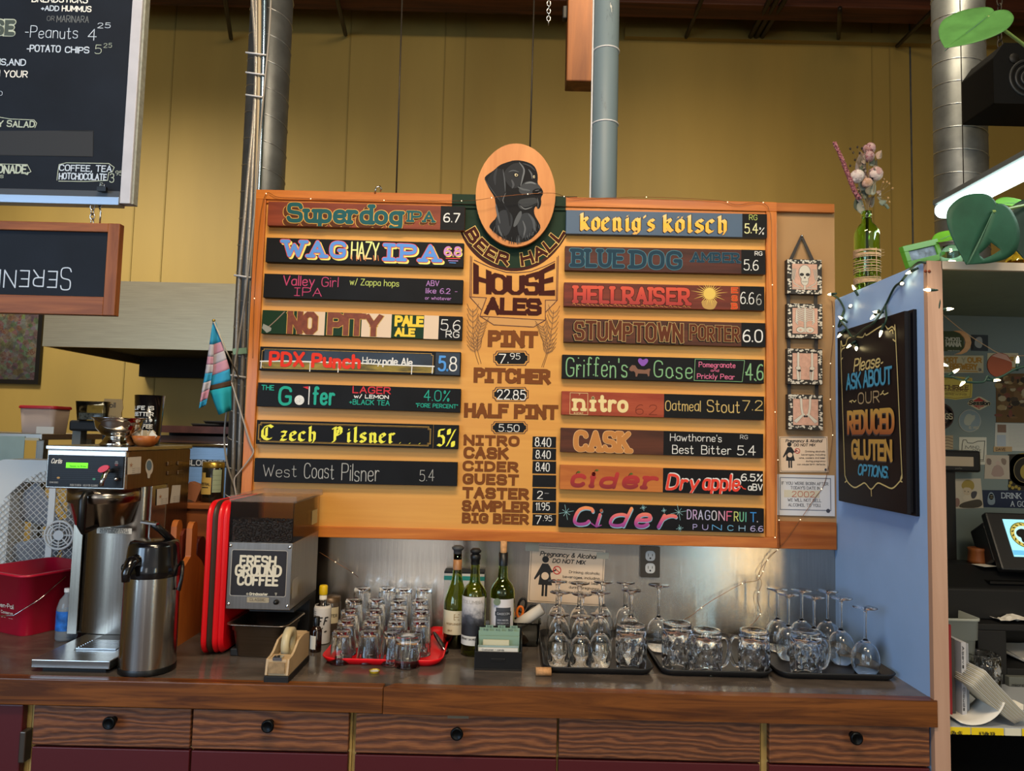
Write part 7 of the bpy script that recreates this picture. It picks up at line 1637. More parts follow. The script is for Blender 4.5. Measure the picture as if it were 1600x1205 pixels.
# dark stand with a clear container and brown paper sign
YS2 = 3.3
a_, b_ = PY(97, 656, YS2), PY(196, 656, YS2)
t = thing('equipment_stand', 'dark kitchen equipment stand behind the silver bowl', 'stand', ((a_.x+b_.x)/2, YS2+.15, 0)); w_ = (b_.x-a_.x)/2; zt_ = a_.z
MB().box((-w_, -.1, zt_-.05), (w_, .16, zt_), BLACKM).build('top_plate', t, bevel=.01); MB().box((-.03, -.02, 0), (.03, .04, zt_-.05), BLACKM).build('post', t); MB().box((-w_-.01, -.05, 0), (-w_+.03, .0, zt_-.03), P('stand_grey', '6c6c64', .5)).build('side_post', t)
t, w_, H_ = food_box(112, 164, 623, 656, YS2+.02, 'clear plastic food container on the dark kitchen stand', THIN('tub_clear', (.85, .86, .82), 1.35, .1, .9), None, zt_)
MB().box((-w_*.38, -w_*.3, .004), (w_*.38, w_*.3, .035), P('checker_liner', '77787a', .7, var=.9, scale=80)).build('paper_liner', t)['kind'] = 'stuff'
fr = Frame(PY(160, 655, YS2+.06), (1, 0, 0), (0, 0, 1)); a_ = fr.l(193, 624)
o = MB(); o.prism([(0, 0), (a_[0], .0), (a_[0]-.006, a_[1]*.3), (a_[0]+.002, a_[1]*.55), (a_[0]-.004, a_[1]), (.004, a_[1])], 0, .003, P('kraft_paper', '9a8258', .8)); wpx(o, fr, 'Roll', (163, 637), (181, 629), TXT, z=.0036, w=.14); wpx(o, fr, 'FESTAL', (162, 654), (183, 650), P('pencil', '5a5044', .7), z=.0036, w=.14)
ob = o.build('cardboard_sign'); ob.matrix_world = fr.M; tag(ob, 'torn brown cardboard sign reading Roll beside the clear container', 'sign')
# deck oven
YO = 3.9
def OZ(x, y): return (220+x/6.025, 600+y/6.025)
x0 = PY(236, 690, YO).x; x1 = x0+1.1
t = thing('deck_oven', 'steel deck oven with a maroon shelf edge and BLODGETT lettering behind the duct', 'oven', ((x0+x1)/2, YO+.4, 0)); w_ = (x1-x0)/2
Zo = lambda y: PY(*OZ(400, y), YO).z
MB().box((-w_, -.4, 0), (w_, .4, Zo(590)), STEEL('oven_steel', '7b8894', .4, 'x')).build('body', t); MB().box((-w_, -.36, Zo(590)), (w_, .4, Zo(490)), P('oven_brown', '5a3a26', .5)).build('oven_door', t); MB().tube([(-w_, -.43, Zo(572)), (w_, -.43, Zo(572))], .012, CHROME, 10).build('door_bar', t)
MB().box((-w_, -.2, Zo(490)), (w_, .4, Zo(460)), P('recess_shade_black', '0c0a08', .8)).build('gap', t); MB().box((-w_, -.42, Zo(460)), (w_, .4, Zo(395)), P('maroon_shelf', '54302c', .6, var=.3, scale=14)).build('upper_deck', t)  # black gap paints the shade between the oven decks
MB().box((-w_, -.404, Zo(778)), (w_, -.4, Zo(708)), BLACKM).build('name_band', t)
fr = Frame(((x0+x1)/2, YO, 0), (1, 0, 0), (0, 0, 1)); mb = MB()
def face(m_): wpx(m_, fr, 'BLODGETT', OZ(420, 768), OZ(832, 722), PAPER, w=.17, z=.006)
onface(mb, face, fr, Vector((0, -.4, 0))); mb.build('lettering', t)
for i, (xa_, xb_, y_) in enumerate(((205, 700, 372), (330, 860, 362))):
    a_, b_ = PY(*OZ(xa_, y_), YO-.1), PY(*OZ(xb_, y_), YO-.1); r_ = (b_.x-a_.x)/2
    o = MB().lathe([(0, 0), (r_*.9, 0), (r_, .016), (r_*.97, .016), (r_*.88, .004), (0, .004)], BLACKM, 36, None, True, (0, 0), 1, .8).build('pizza_pan'); o.location = ((a_.x+b_.x)/2, YO+.25, Zo(395)+.017*i); tag(o, ('flat black pizza pan on top of the deck oven, lower of two', 'flat black pizza pan on top of the deck oven, upper of two')[i], 'pan', 'pans on the oven')
# ================================================================ right side
def D_(x, y): return (1300+x/3.654, 480+y/3.654)
def E_(x, y): return (1280+x/4.016, 200+y/4.016)
def J1(x, y): return (1440+x/5.02, 400+y/5.02)
def J2(x, y): return (1440+x/5.02, 600+y/5.02)
def J3(x, y): return (1440+x/2.975, 800+y/2.975)
# ---- skeleton blocks
YSK = 2.478
def SA(x, y): return (1215+x/7.53, 360+y/7.53)
def SB_(x, y): return (1215+x/7.53, 520+y/7.53)
fr = Frame((PY(1257, 540, YSK).x, YSK, PY(1257, 540, YSK).z), (1, 0, 0), (0, 0, 1))
t = thing('skeleton_wall_hanging', 'four ribbon-strung wooden blocks printed with a skeleton on the tan panel', 'wall hanging', M=fr.M)
RIB = P('black_ribbon', '2a2524', .6); BONE = P('bone_white', 'c8c2b4', .7); PKB = P('print_pink', 'c49a86', .7, var=.12, scale=60); BLKP = P('print_black_border', '2a2826', .7)
blocks = [((1229.9, 405), (1284, 406.2), 459), ((1230.4, 474), (1284.8, 475), 528), ((1230.7, 544.4), (1284.7, 545), 600), ((1231.3, 616), (1285.6, 616.6), 671)]
rs = random.Random(5)
for bi, (tl, tr, yb) in enumerate(blocks):
    a_, b_ = fr.l(*tl), fr.l(*tr); c_ = fr.l(tl[0], yb); S = b_[0]-a_[0]; Hh = a_[1]-c_[1]
    M_ = Matrix.Translation((a_[0], c_[1], 0)); 
    bk = MB().box((a_[0], c_[1], -.024), (b_[0], a_[1], 0), P('block_edge', '38302a', .6)).build('block', t, bevel=.001)
    mb = MB(); X = lambda u: a_[0]+u*S; Yv = lambda v: c_[1]+v*Hh
    mb.sheet([(X(0), Yv(0)), (X(1), Yv(0)), (X(1), Yv(1)), (X(0), Yv(1))], .0004, BLKP)
    for i in range(110):   # skulls and bones border
        side = i % 4; u = rs.random(); k = rs.uniform(.01, .11)
        x, y = ((u, k), (u, 1-k), (k, u), (1-k, u))[side]
        r1, r2 = rs.uniform(.015, .05), rs.uniform(.012, .03)
        mb.sheet([(min(max(X(x)+S*r1*math.cos(q*.785), X(.005)), X(.995)), min(max(Yv(y)+S*r2*math.sin(q*.785), Yv(.005)), Yv(.995))) for q in range(8)], .0007+i*2e-6, BONE)
    mb.sheet([(X(.14), Yv(.13)), (X(.86), Yv(.13)), (X(.86), Yv(.87)), (X(.14), Yv(.87))], .0011, PKB)
    def bn(pts, w, z=.0018, edge=True):
        q = [(X(u), Yv(v)) for u, v in pts]
        if edge: ribbon(mb, q, w*S+.0012, z-.0003, BLKP)
        ribbon(mb, q, w*S, z, BONE)
    def blob(cx, cy, rx_, ry_, m, z, n=16): mb.sheet([(X(cx+rx_*math.cos(k*2*math.pi/n)), Yv(cy+ry_*math.sin(k*2*math.pi/n))) for k in range(n)], z, m)
    if bi == 0:
        for s in (-1, 1):
            for k in range(4): bn([(.5+s*(.30+.025*k), .42), (.5+s*(.27+.03*k), .6), (.5+s*(.25+.035*k), .72)], .012)
            bn([(.5+s*.34, .42), (.5+s*.3, .3), (.5+s*.12, .2)], .02); bn([(.5+s*.05, .17), (.5+s*.33, .17)], .02)
        blob(.5, .62, .175, .225, BLKP, .0019); blob(.5, .62, .165, .215, BONE, .0022); blob(.5, .38, .115, .14, BLKP, .0020); blob(.5, .38, .105, .135, BONE, .0023)
        for s in (-1, 1): blob(.5+s*.085, .56, .062, .045, BLKP, .0026)
        mb.sheet([(X(.5), Yv(.51)), (X(.47), Yv(.45)), (X(.53), Yv(.45))], .0026, BLKP)
        ribbon(mb, [(X(.42), Yv(.36)), (X(.5), Yv(.345)), (X(.58), Yv(.36))], .0008, .0026, BLKP)
        for k in range(6): ribbon(mb, [(X(.43+.028*k), Yv(.375)), (X(.43+.028*k), Yv(.33))], .0005, .0027, BLKP)
        bn([(.5, .25), (.5, .14)], .05)
    elif bi == 1:
        bn([(.5, .86), (.5, .5)], .05); bn([(.5, .5), (.5, .2)], .06)
        for s in (-1, 1):
            for k in range(7): y = .83-.055*k; bn([(.5+s*.03, y-.01), (.5+s*.16, y+.035), (.5+s*(.25+.004*k), y-.02), (.5+s*(.24-.005*k), y-.1)], .024, .0018+k*1e-5)
            blob(.5+s*.13, .24, .13, .09, BLKP, .0016); blob(.5+s*.13, .24, .12, .08, BONE, .0019); blob(.5+s*.14, .23, .04, .03, PKB, .0022)
        for k in range(7): ribbon(mb, [(X(.46), Yv(.22+.045*k)), (X(.54), Yv(.22+.045*k))], .0006, .0022, BLKP)
    elif bi == 2:
        for s in (-1, 1):
            bn([(.5+s*.2, .87), (.5+s*.2, .5)], .06); blob(.5+s*.2, .45, .08, .06, BLKP, .0016); blob(.5+s*.2, .45, .07, .05, BONE, .0021); blob(.5+s*.17, .38, .05, .03, BLKP, .0023); bn([(.5+s*.22, .36), (.5+s*.2, .13)], .06); bn([(.5+s*.14, .36), (.5+s*.15, .13)], .025)
    else:
        for s in (-1, 1):
            bn([(.5+s*.13, .87), (.5+s*.12, .62), (.5+s*.09, .46)], .06); blob(.5+s*.07, .42, .05, .04, BONE, .0021); blob(.5+s*.03, .38, .03, .03, BLKP, .0022)
            for k in range(3): bn([(.5+s*.09, .43-.02*k), (.5+s*(.33-.03*k), .24-.02*k)], .03, .0018+k*2e-5)
    for i in range(26):
        if bi > 1: x, y = rs.uniform(.2, .8), rs.uniform(.18, .82); ribbon(mb, [(X(x), Yv(y)), (X(x+.02), Yv(y+.01))], .0004, .0013, BLKP)
    mb.build('print', bk)
for i in range(3):
    y0_, y1_ = fr.l(1240, blocks[i][2])[1]+.004, fr.l(1240, blocks[i+1][0][1])[1]-.004
    for px in (1234.5, 1277.5): x = fr.l(px+.5*i, 500)[0]; MB().box((x-.006, y1_, -.016), (x+.006, y0_, -.0145), RIB).build('ribbon', t)
a_, b_, c_ = fr.l(1237, 406), fr.l(1272, 406), fr.l(1256.5, 366)
for q in (a_, b_): 
    d = Vector((c_[0]-q[0], c_[1]-q[1], 0)).normalized(); n_ = Vector((-d.y, d.x, 0))*.006
    MB().add([(q[0]-n_.x, q[1]-n_.y, -.012), (q[0]+n_.x, q[1]+n_.y, -.012), (c_[0]+n_.x*.7, c_[1]+n_.y*.7, -.022), (c_[0]-n_.x*.7, c_[1]-n_.y*.7, -.022)], [(0, 1, 2, 3)], RIB).build('ribbon', t, solid=.001)
MB().lathe([(0, 0), (.004, 0), (.004, .006), (0, .008)], CHROME, 12, Matrix.Translation((c_[0], c_[1], -.024))).build('nail', t)

# ---- gluten sign on the partition
XS = 1.104
o_ = PX(*D_(30, 155), XS); fr = Frame(o_, (0, -1, 0), (0, 0, 1))
tl, tr, br_, bl = (fr.l(*D_(*p)) for p in ((30, 155), (400, 10), (443, 1168), (70, 1128)))
w = (tr[0]+br_[0])/2; ytop = (tl[1]+tr[1])/2; ybot = (bl[1]+br_[1])/2
t = thing('sign_board', 'black painted sign asking about reduced gluten options on the blue partition', 'sign', M=fr.M)
SBK = P('sign_gloss_black', '0d0d13', .45, spec=.22)
MB().box((0, ybot, -.012), (w, ytop, 0), SBK).box((.006, ybot+.004, -.02), (w-.003, ytop-.004, -.012), P('sign_step', '0c0c10', .5, spec=.3)).box((-.006, ybot-.004, -.031), (w+.008, ytop+.004, -.02), SBK).build('board', t, bevel=.0015)
mb = MB(); CRE = P('sign_cream_paint', 'cbbf84', .5); SBL = P('sign_blue_paint', '3f9ac4', .5); SDB = P('sign_shadow_blue', '28455c', .5); ORG = GRAD('sign_orange_blend', [(0, '94542c'), (.5, 'b8783c'), (1, 'c4a44e')], -.62*0-.5, -.2); GLD = P('sign_gold_paint', 'b89448', .5); SDG = P('sign_shadow_grey', '3a3c44', .5)
wpx(mb, fr, 'Please', D_(122, 372), D_(272, 262), CRE, w=.13, slant=.18, gap=1.6); wpx(mb, fr, ',', D_(278, 322), D_(292, 290), CRE, w=.3)
sh = lambda m: [(m, -.05, -.05, .05)]
wpx(mb, fr, 'ASK ABOUT', D_(82, 474), D_(344, 334), SBL, w=.15, cap='square', layers=sh(SDB), gap=1.8, space=2.6); wpx(mb, fr, 'OUR', D_(148, 556), D_(270, 474), P('sign_tan', 'a89a78', .5), w=.12, cap='square', gap=2.2)
wpx(mb, fr, 'REDUCED', D_(88, 728), D_(358, 572), GRAD('sign_red_blend', [(0, '94522c'), (.5, 'b8783c'), (1, 'c0a04c')], fr.l(*D_(88, 728))[1], fr.l(*D_(358, 572))[1]), w=.19, cap='square', layers=sh(SDG), gap=2)
wpx(mb, fr, 'GLUTEN', D_(112, 868), D_(345, 756), GLD, w=.2, cap='square', layers=sh(SDG), gap=2); wpx(mb, fr, 'OPTIONS.', D_(146, 960), D_(322, 908), SBL, w=.18, slant=.2, gap=1.8)
for L in ([(100, 540), (118, 532), (128, 542), (138, 532)], [(276, 500), (290, 490), (298, 500), (320, 490)], [(106, 536), (112, 546)], [(286, 486), (294, 478)]): line(mb, fr, [D_(*p) for p in L], .0035, CRE)
for L in ([(75, 960), (52, 250), (62, 224), (80, 215), (92, 180), (130, 168), (175, 172), (190, 150), (200, 160), (250, 128), (285, 108), (305, 104), (322, 125), (345, 112), (358, 130), (365, 170), (402, 975)], [(75, 960), (92, 1000), (130, 1030), (165, 1015), (190, 1005), (225, 1040), (262, 1005), (300, 1018), (345, 1035), (385, 1000), (402, 975)],
          [(225, 1040), (227, 1078)], [(52, 262), (60, 240), (74, 232)], [(330, 140), (345, 130), (350, 150)], [(76, 965), (84, 990), (76, 1000)], [(400, 960), (392, 990), (402, 998)], [(55, 300), (62, 290)], [(362, 195), (350, 185)]):
    q = [fr.l(*D_(*p)) for p in L]; q = [(v.x, v.y) for v in catmull([Vector((*p, 0)) for p in q], 4)]
    ribbon(mb, q, .0042, .0009, CRE)
mb.build('lettering', t)

# ---- string lights
BULB = EMIT('warm_bulb', 'ffe6a8', 14); GW = P('green_wire', '1d3a30', .5)
t = thing('string_lights', 'string of small warm bulbs on dark green wire over the blue partition', 'string lights', (1.12, 2.2, 1.95)); o0 = t.location.copy()
Xw = 1.128
def onX(x, y, X=Xw): return PX(x, y, X)-o0
def onYq(x, y, Y): return PY(x, y, Y)-o0
YN = 1.945
paths = [[onX(1297, 460, 1.11), onX(1309, 466), onX(1319, 484), onX(1314, 500), onX(1322, 512, 1.098), onX(1333, 527, 1.096), onX(1350, 514, 1.096), onX(1367, 503, 1.1), onX(1383, 478), onX(1397, 450), onX(1408, 440), onX(1422, 422), onX(1434, 411), onYq(1442, 410, 1.95), onYq(1462, 413, YN), onYq(1472, 414, YN), onYq(1466, 440, YN), onYq(1460, 458, YN), onYq(1468, 462, YN), onYq(1466, 485, YN), onYq(1460, 505, YN+.03), onYq(1456, 520, YN+.1)],
         [onX(1319, 484), onX(1310, 510), onX(1316, 506)], [onX(1383, 478), onX(1385, 497, 1.1), onX(1380, 512, 1.096)],
         [onYq(1457, 588, 2.02), onYq(1484, 589, 2.02), onYq(1496, 592, 2.02), onYq(1512, 597, 2.02), onYq(1536, 597, 2.02), onYq(1543, 588, 2.02), onYq(1550, 592, 2.02), onYq(1566, 588, 2.02), onYq(1584, 578, 2.02), onYq(1604, 572, 2.02)]]
for q in paths:
    c_ = catmull(q, 6); MB().tube([p+Vector((0, 0, .0)) for p in c_], .0032, GW, 6).build('wire', t); 
bul = [(1297, 460, -1, .1, 0), (1329, 477.6, 1, .1, 0), (1314, 497, -.6, .5, 0), (1420.5, 425.6, -1, -.2, 0), (1409.6, 443, 1, -.1, 0), (1368.5, 487.6, -1, .2, 0), (1364, 495, -.8, -.6, 0), (1312, 524, -.8, -.6, 0), (1327, 540.6, -.7, -.4, 0), (1338, 545, .6, -.5, 0), (1376, 521, 0, -1, 0), (1334, 450, -.3, .9, 0),
       (1449, 453, -1, 0, YN-.004), (1486, 409, 1, .2, YN), (1483, 483, 1, .1, YN), (1475, 570, 1, -.3, 2.02), (1493, 580, .8, .5, 2.02), (1460, 603, 1, -.1, 2.02), (1556.5, 594, 1, 0, 2.02), (1590, 563, 0, 1, 2.02), (1504, 599, -.6, -.6, 2.02)]
for x, y, dx, dz, Y in bul:
    c_ = onYq(x, y, Y) if Y else onX(x, y, (1.118 if y < 500 else 1.094) if x > 1300 else 1.10)
    d = Vector((0 if Y else -.25, -dx if not Y else 0, dz)); d = (Vector((dx, -.1, dz)) if Y else Vector((-.3, -dx, dz))).normalized()
    bo = MB().tube([c_-d*.009, c_-d*.002, c_+d*.006, c_+d*.012], [.0036, .0042, .003, .0006], BULB, 8).build('bulb', t)
    MB().tube([c_-d*.03, c_-d*.008], [.0035, .0046], GW, 8).build('socket', bo)

# ---- copper fairy lights across the board
t = thing('fairy_lights', 'hair-thin copper fairy light wire draped across the beer board and tan panel', 'fairy lights', (0, 2.41, 2.4)); o1 = t.location.copy()
COP = P('copper_wire', '8a5a38', .35, .8); BEAD = EMIT('fairy_bead', 'ffe9c0', 2.0)
wires = [[(395, 560, 2.43), (399, 440, 2.44), (412, 311, 2.443), (440, 309, 2.443), (520, 312, 2.443), (600, 313, 2.443), (700, 314, 2.443), (742, 313, 2.40), (775, 308, 2.40), (815, 304, 2.40), (865, 302, 2.40), (900, 310, 2.443), (1010, 308, 2.443), (1120, 313, 2.443), (1150, 320, 2.443), (1200, 323, 2.443), (1206, 420, 2.443), (1209, 560, 2.443), (1212, 700, 2.443), (1211, 840, 2.443)],
         [(1300, 470, 2.46), (1302, 520, 2.5), (1298, 560, 2.5), (1297, 600, 2.5), (1298, 640, 2.5), (1301, 680, 2.498), (1290, 750, 2.497), (1272, 780, 2.497), (1245, 820, 2.489), (1219, 855, 2.489), (1200, 872, 2.50), (1186, 905, 2.505), (1160, 912, 2.50), (1110, 940, 2.49), (1080, 962, 2.47), (1062, 972, 2.44)], [(1213, 685, 2.498), (1216, 730, 2.498), (1217, 800, 2.489), (1219, 855, 2.489)],
         [(1219, 855, 2.49), (1195, 880, 2.50), (1186, 897, 2.50), (1190, 912, 2.50), (1183, 935, 2.50), (1188, 960, 2.49), (1165, 985, 2.46)], [(499, 863, 2.49), (530, 882, 2.5), (548, 893, 2.49), (560, 902, 2.45)]]
for q in wires:
    c_ = catmull([PY(x, y, Y)-o1 for x, y, Y in q], 5); MB().tube(c_, .0009, COP, 5).build('wire', t)
    mb = MB(); 
    for k in range(4, len(c_), 7): mb.ball(tuple(c_[k]), .0019, BEAD, 1, 1, 1, 8, 5)
    mb.build('led_bead', t)['kind'] = 'stuff'

# ---- bottle with twine and dried flowers on the shelf unit
YV = 2.42; p = PY(1355, 440, YV); zb = ZU
t = thing('bottle_vase', 'green bottle wrapped in twine on top of the shelf unit holding dried flowers', 'vase', (p.x, YV, zb)); r = .0405; H = PY(1355, 331, YV).z-zb
HB = PY(1355, 362, YV).z-zb
VG = GLASS('bright_green_glass', (.66, .98, .32), .0, 1.5)
pr = [(0, .003), (r*.9, 0), (r, .006), (r, HB-.012), (r*.96, HB), (r*.75, HB+.016), (r*.45, HB+.03), (.0165, HB+.045), (.0145, H-.02), (.0165, H-.018), (.0165, H), (.011, H)]
MB().lathe(pr + [(max(0, a_-.0025), b_) for a_, b_ in reversed(pr[1:-3])] + [(0, .008)], VG, 36).build('glass', t)
TW = P('jute_twine', 'b89a78', .85, var=.2, scale=90); mb = MB(); rt = random.Random(2)
for y0_, y1_, n_ in ((E_(0, 772)[1], E_(0, 818)[1], 9), (E_(0, 845)[1], E_(0, 860)[1], 2), (E_(0, 885)[1], E_(0, 912)[1], 3), (E_(0, 948)[1], E_(0, 985)[1], 7)):
    za, zbb = PY(1355, y0_, YV).z-zb, PY(1355, y1_, YV).z-zb
    for k in range(n_):
        z_ = za+(zbb-za)*k/max(1, n_-1); tl_ = rt.uniform(-.004, .004)
        mb.tube([((r+.0016)*math.cos(q*.2618), (r+.0016)*math.sin(q*.2618), z_+tl_*math.sin(q*.2618)) for q in range(24)], .0018, TW, 5, True)
mb.tube([(.01, -r-.002, PY(1355, E_(0, 770)[1], YV).z-zb), (.012, -r-.002, PY(1355, E_(0, 985)[1], YV).z-zb)], .0014, TW, 5)
for k in range(26):
    z_ = PY(1355, E_(0, rt.choice((775, 800, 815, 890, 950, 980)))[1], YV).z-zb; a_ = rt.uniform(-.9, .9)
    mb.tube([((r+.002)*math.sin(a_), -(r+.002)*math.cos(a_), z_), ((r+.012)*math.sin(a_*1.2), -(r+.008)*math.cos(a_), z_+rt.uniform(-.006, .006))], .0005, TW, 4)
mb.build('twine', t)
t = thing('dried_bouquet', 'bunch of dried pink flowers, leaves and seed heads standing in the green bottle', 'dried flowers', (p.x, YV, zb+.02)); o2 = t.location.copy(); rf = random.Random(9)
STM = P('dried_stem', '6e5c3c', .8)
def F(x, y, dy=0): return PY(*E_(x, y), YV+dy)-o2
base = Vector((0, 0, .0)); neck = F(300, 530)
heads = []
def stem(tip, m=STM, r_=.0014): 
    q = catmull([base+Vector((rf.uniform(-.01, .01), rf.uniform(-.01, .01), 0)), neck+Vector((rf.uniform(-.006, .006), rf.uniform(-.006, .006), 0)), (neck+tip)/2+Vector((rf.uniform(-.01, .01), 0, .01)), tip], 5); MB().tube(q, r_, m, 5).build('stem', t)
# long pink spike
sp = [F(300, 520), F(230, 410), F(180, 290), F(140, 190), F(97, 95)]; q = catmull(sp, 16); mb = MB(); PKD = [P('spike_'+c, c, .85) for c in ('8a5058', 'a06c72', '74404a')]
for i, c_ in enumerate(q[12:]):
    rr_ = .0085*(1-.3*i/len(q))
    for k in range(6): a_ = rf.uniform(0, 6.28); mb.ball(tuple(c_+Vector((rr_*.6*math.cos(a_), rr_*.6*math.sin(a_), rf.uniform(-.002, .002)))), rr_*.5, PKD[rf.randrange(3)], 1, 1, 1.2, 6, 4)
mb.build('flower_spike', t); stem(sp[1])
def bloom(c, R_, cols, label=None, n=38):
    mb = MB(); ms = [P('petal_'+x, x, .85) for x in cols]
    for i in range(n):
        u, v = rf.uniform(0, 6.28), math.acos(rf.uniform(-1, 1)); d = Vector((math.sin(v)*math.cos(u), math.sin(v)*math.sin(u), math.cos(v)))
        s_ = R_*rf.uniform(.35, .55); e1 = d.orthogonal().normalized(); e2 = d.cross(e1); rot = rf.uniform(0, 6.28); f1 = e1*math.cos(rot)+e2*math.sin(rot); f2 = d.cross(f1)
        def fn(a_, b_): x_, y_ = (a_-.5)*2, (b_-.5)*2; k = max(0, 1-.45*(x_*x_)); return c + d*(R_*.62+R_*.3*(1-.6*(x_*x_+y_*y_))) + f1*(x_*s_) + f2*(y_*s_*k)
        mb.grid(fn, 3, 3, ms[i % len(ms)])
    return mb.build('flower_head', t, label)
for x, y, R_, cols in ((313, 130, .024, ('a8868a', '98706a', 'b49c92', '6e4044')), (310, 180, .022, ('7e5054', '9a7478', 'a88c8a')), (352, 290, .028, ('c4a8a4', 'b08c88', 'd0bcb4')), (238, 305, .027, ('c8b8b4', 'b4a09e', 'd2c6c0')), (300, 345, .02, ('b08a70', 'c4a090'))):
    bloom(F(x, y, rf.uniform(-.02, .02)), R_, cols, 0); stem(F(x, y+30))
def leafy(c, L, W_, ang_, m):
    def fn(u, v): y_ = v; wv = W_*math.sin(math.pi*min(1, .08+v*.92))**.8; x_ = (u-.5)*2*wv; cx_, sx_ = math.cos(ang_), math.sin(ang_); lx, ly = x_, y_*L; return c+Vector((lx*cx_-ly*sx_, .012*math.sin(3*v+ang_)+.006*abs(u-.5), lx*sx_+ly*cx_))
    MB().grid(fn, 4, 6, m).build('leaf', t, solid=.0006)
GLV = [P('dry_leaf_'+c, c, .85) for c in ('6c7264', '8a8a7c', '545a48', '7a6a5c')]
for i, (x, y, L, W_, an) in enumerate(((300, 440, .05, .018, .3), (320, 420, .05, .016, -.5), (275, 300, .04, .012, 0), (290, 250, .05, .018, .4), (330, 240, .05, .014, -.2), (285, 540, .055, .014, .25), (270, 520, .05, .012, .5), (320, 500, .05, .012, -.4), (370, 480, .04, .012, -1.1), (300, 380, .04, .014, .9), (400, 490, .03, .009, -1.6))):
    leafy(F(x, y, rf.uniform(-.015, .015)), L, W_, an, GLV[i % 4])
for i in range(26):
    leafy(F(rf.uniform(235, 375), rf.uniform(180, 520), rf.uniform(-.03, .03)), rf.uniform(.022, .04), rf.uniform(.007, .013), rf.uniform(-1.3, 1.3), [P('dry_leaf_'+c, c, .85) for c in ('8a7a6c', 'a08a7c', '6a6454', 'a4908a')][i % 4])
SEED = P('seed_dark', '2a2018', .7); SEEDT = P('seed_tan', '9a7a50', .8)
for x, y, bx, by in ((195, 130, 250, 230), (214, 155, 250, 230), (240, 120, 255, 230), (268, 128, 255, 230), (255, 157, 255, 230), (195, 237, 255, 260), (225, 200, 255, 260), (340, 135, 320, 200), (330, 172, 320, 200), (402, 342, 360, 430), (425, 340, 360, 430), (440, 350, 360, 430), (402, 384, 360, 430), (460, 380, 380, 430), (432, 440, 380, 430), (420, 460, 370, 440), (405, 322, 360, 420), (440, 465, 370, 440)):
    dy = rf.uniform(-.02, .02); mb = MB(); a_ = F(bx, by); b_ = F(x, y, dy); mb.tube([a_, (a_+b_)/2+Vector((.004, 0, .003)), b_], .0006, STM, 4); mb.ball(tuple(b_), .0036, SEED if x < 350 else SEEDT, 1, 1, 1.3, 8, 6); mb.build('seed_head', t)

# ---- picture frame, jar, amber bottle, monstera on top of the shelf unit
Yp = 2.05; fr = Frame(PY(*E_(556, 880), Yp), PY(*E_(800, 820), Yp+.06)-PY(*E_(556, 880), Yp), (0, .12, 1))
fr.o.z = ZU+.001
t = thing('framed_picture', 'bright green picture frame leaning on the shelf unit behind the string lights', 'picture frame', M=fr.M); wf = .15; hf = fr.l(*E_(600, 735))[1]
GRF = P('green_frame', '4e8c28', .4)
for q in ((0, 0, wf, .018), (0, hf-.018, wf, hf), (0, .018, .018, hf-.018), (wf-.018, .018, wf, hf-.018)): MB().box((q[0], q[1], -.008), (q[2], q[3], .006), GRF).build('rail', t, bevel=.001)
MB().box((.016, .016, -.006), (wf-.016, hf-.016, .001), P('blue_photo', '6a7c98', .5, var=.9, scale=22)).build('photo', t)
p = PY(*E_(832, 858), 2.03); t = thing('glass_jar', 'pale green glass jar on the shelf unit under the big monstera leaf', 'jar', (p.x, 2.03, ZU)); hj = max(.05, PY(*E_(832, 745), 2.03).z-ZU)
MB().lathe([(0, 0), (.026, 0), (.03, .006), (.03, hj*.72), (.024, hj*.86), (.025, hj), (.022, hj), (.027, hj*.7), (.027, .008), (0, .004)], GLASS('pale_green_glass', (.72, .9, .78), .05), 28).build('glass', t)
p = PY(*E_(1250, 866), 2.1); t = thing('amber_bottle', 'amber glass bottle on the shelf unit at the right edge', 'bottle', (p.x, 2.1, ZU)); 
MB().lathe([(0, 0), (.033, 0), (.036, .005), (.036, .04), (.03, .06), (.014, .072), (.013, .1), (.009, .1)], GLASS('amber_glass', (.55, .25, .02), .02, 1.5), 28).build('glass', t)
def monstera(mb, c, axis, up, L, W_, m, curl=.12, notch=True):
    """heart-shaped leaf: c is where the stalk meets the blade, axis runs to the tip"""
    ax = axis.normalized(); si = (up - ax*up.dot(ax)).normalized(); n_ = ax.cross(si)
    prof = [(-.16, .0), (-.22, .18), (-.2, .42), (-.06, .74), (.12, .93), (.34, 1.0), (.55, .86), (.75, .56), (.9, .24), (1.0, .0)]
    half = [(v.x, v.y) for v in catmull([Vector((*q, 0)) for q in prof], 4)]
    NU = 6; vs = []; fs = []
    def pt(s_, tt, sign): x_, y_ = s_; cx_ = max(0, x_*.92); px_ = cx_+(x_-cx_)*tt; py_ = y_*tt*sign; return c + ax*(px_*L) + si*(py_*W_) + n_*(curl*L*(-(py_*py_)*.5 - .5*px_*px_))
    for sign in (1, -1):
        o_ = len(vs)
        for s_ in half: vs += [pt(s_, k/NU, sign) for k in range(NU+1)]
        for i in range(len(half)-1):
            for k in range(NU):
                if notch and sign == 1 and len(half)*.62 < i < len(half)*.78 and 1 < k < 4: continue
                fs.append((o_+i*(NU+1)+k, o_+i*(NU+1)+k+1, o_+(i+1)*(NU+1)+k+1, o_+(i+1)*(NU+1)+k))
    mb.add(vs, fs, m, True)
def leafmat(name, c1, c2):
    return P(name, c1, .55, var=.2, scale=18, spec=.3)
LFD = leafmat('monstera_dark', '1f4a38', ''); LFL = leafmat('monstera_light', '4a7c40', ''); LFM = leafmat('monstera_mid', '5a9a28', '')
STG = P('plant_stalk', '6f8a4a', .5)
pp = Vector((1.86, 2.28, ZU)); t = thing('monstera_plant', 'potted monstera on the shelf unit with large green leaves reaching into view', 'plant', tuple(pp))
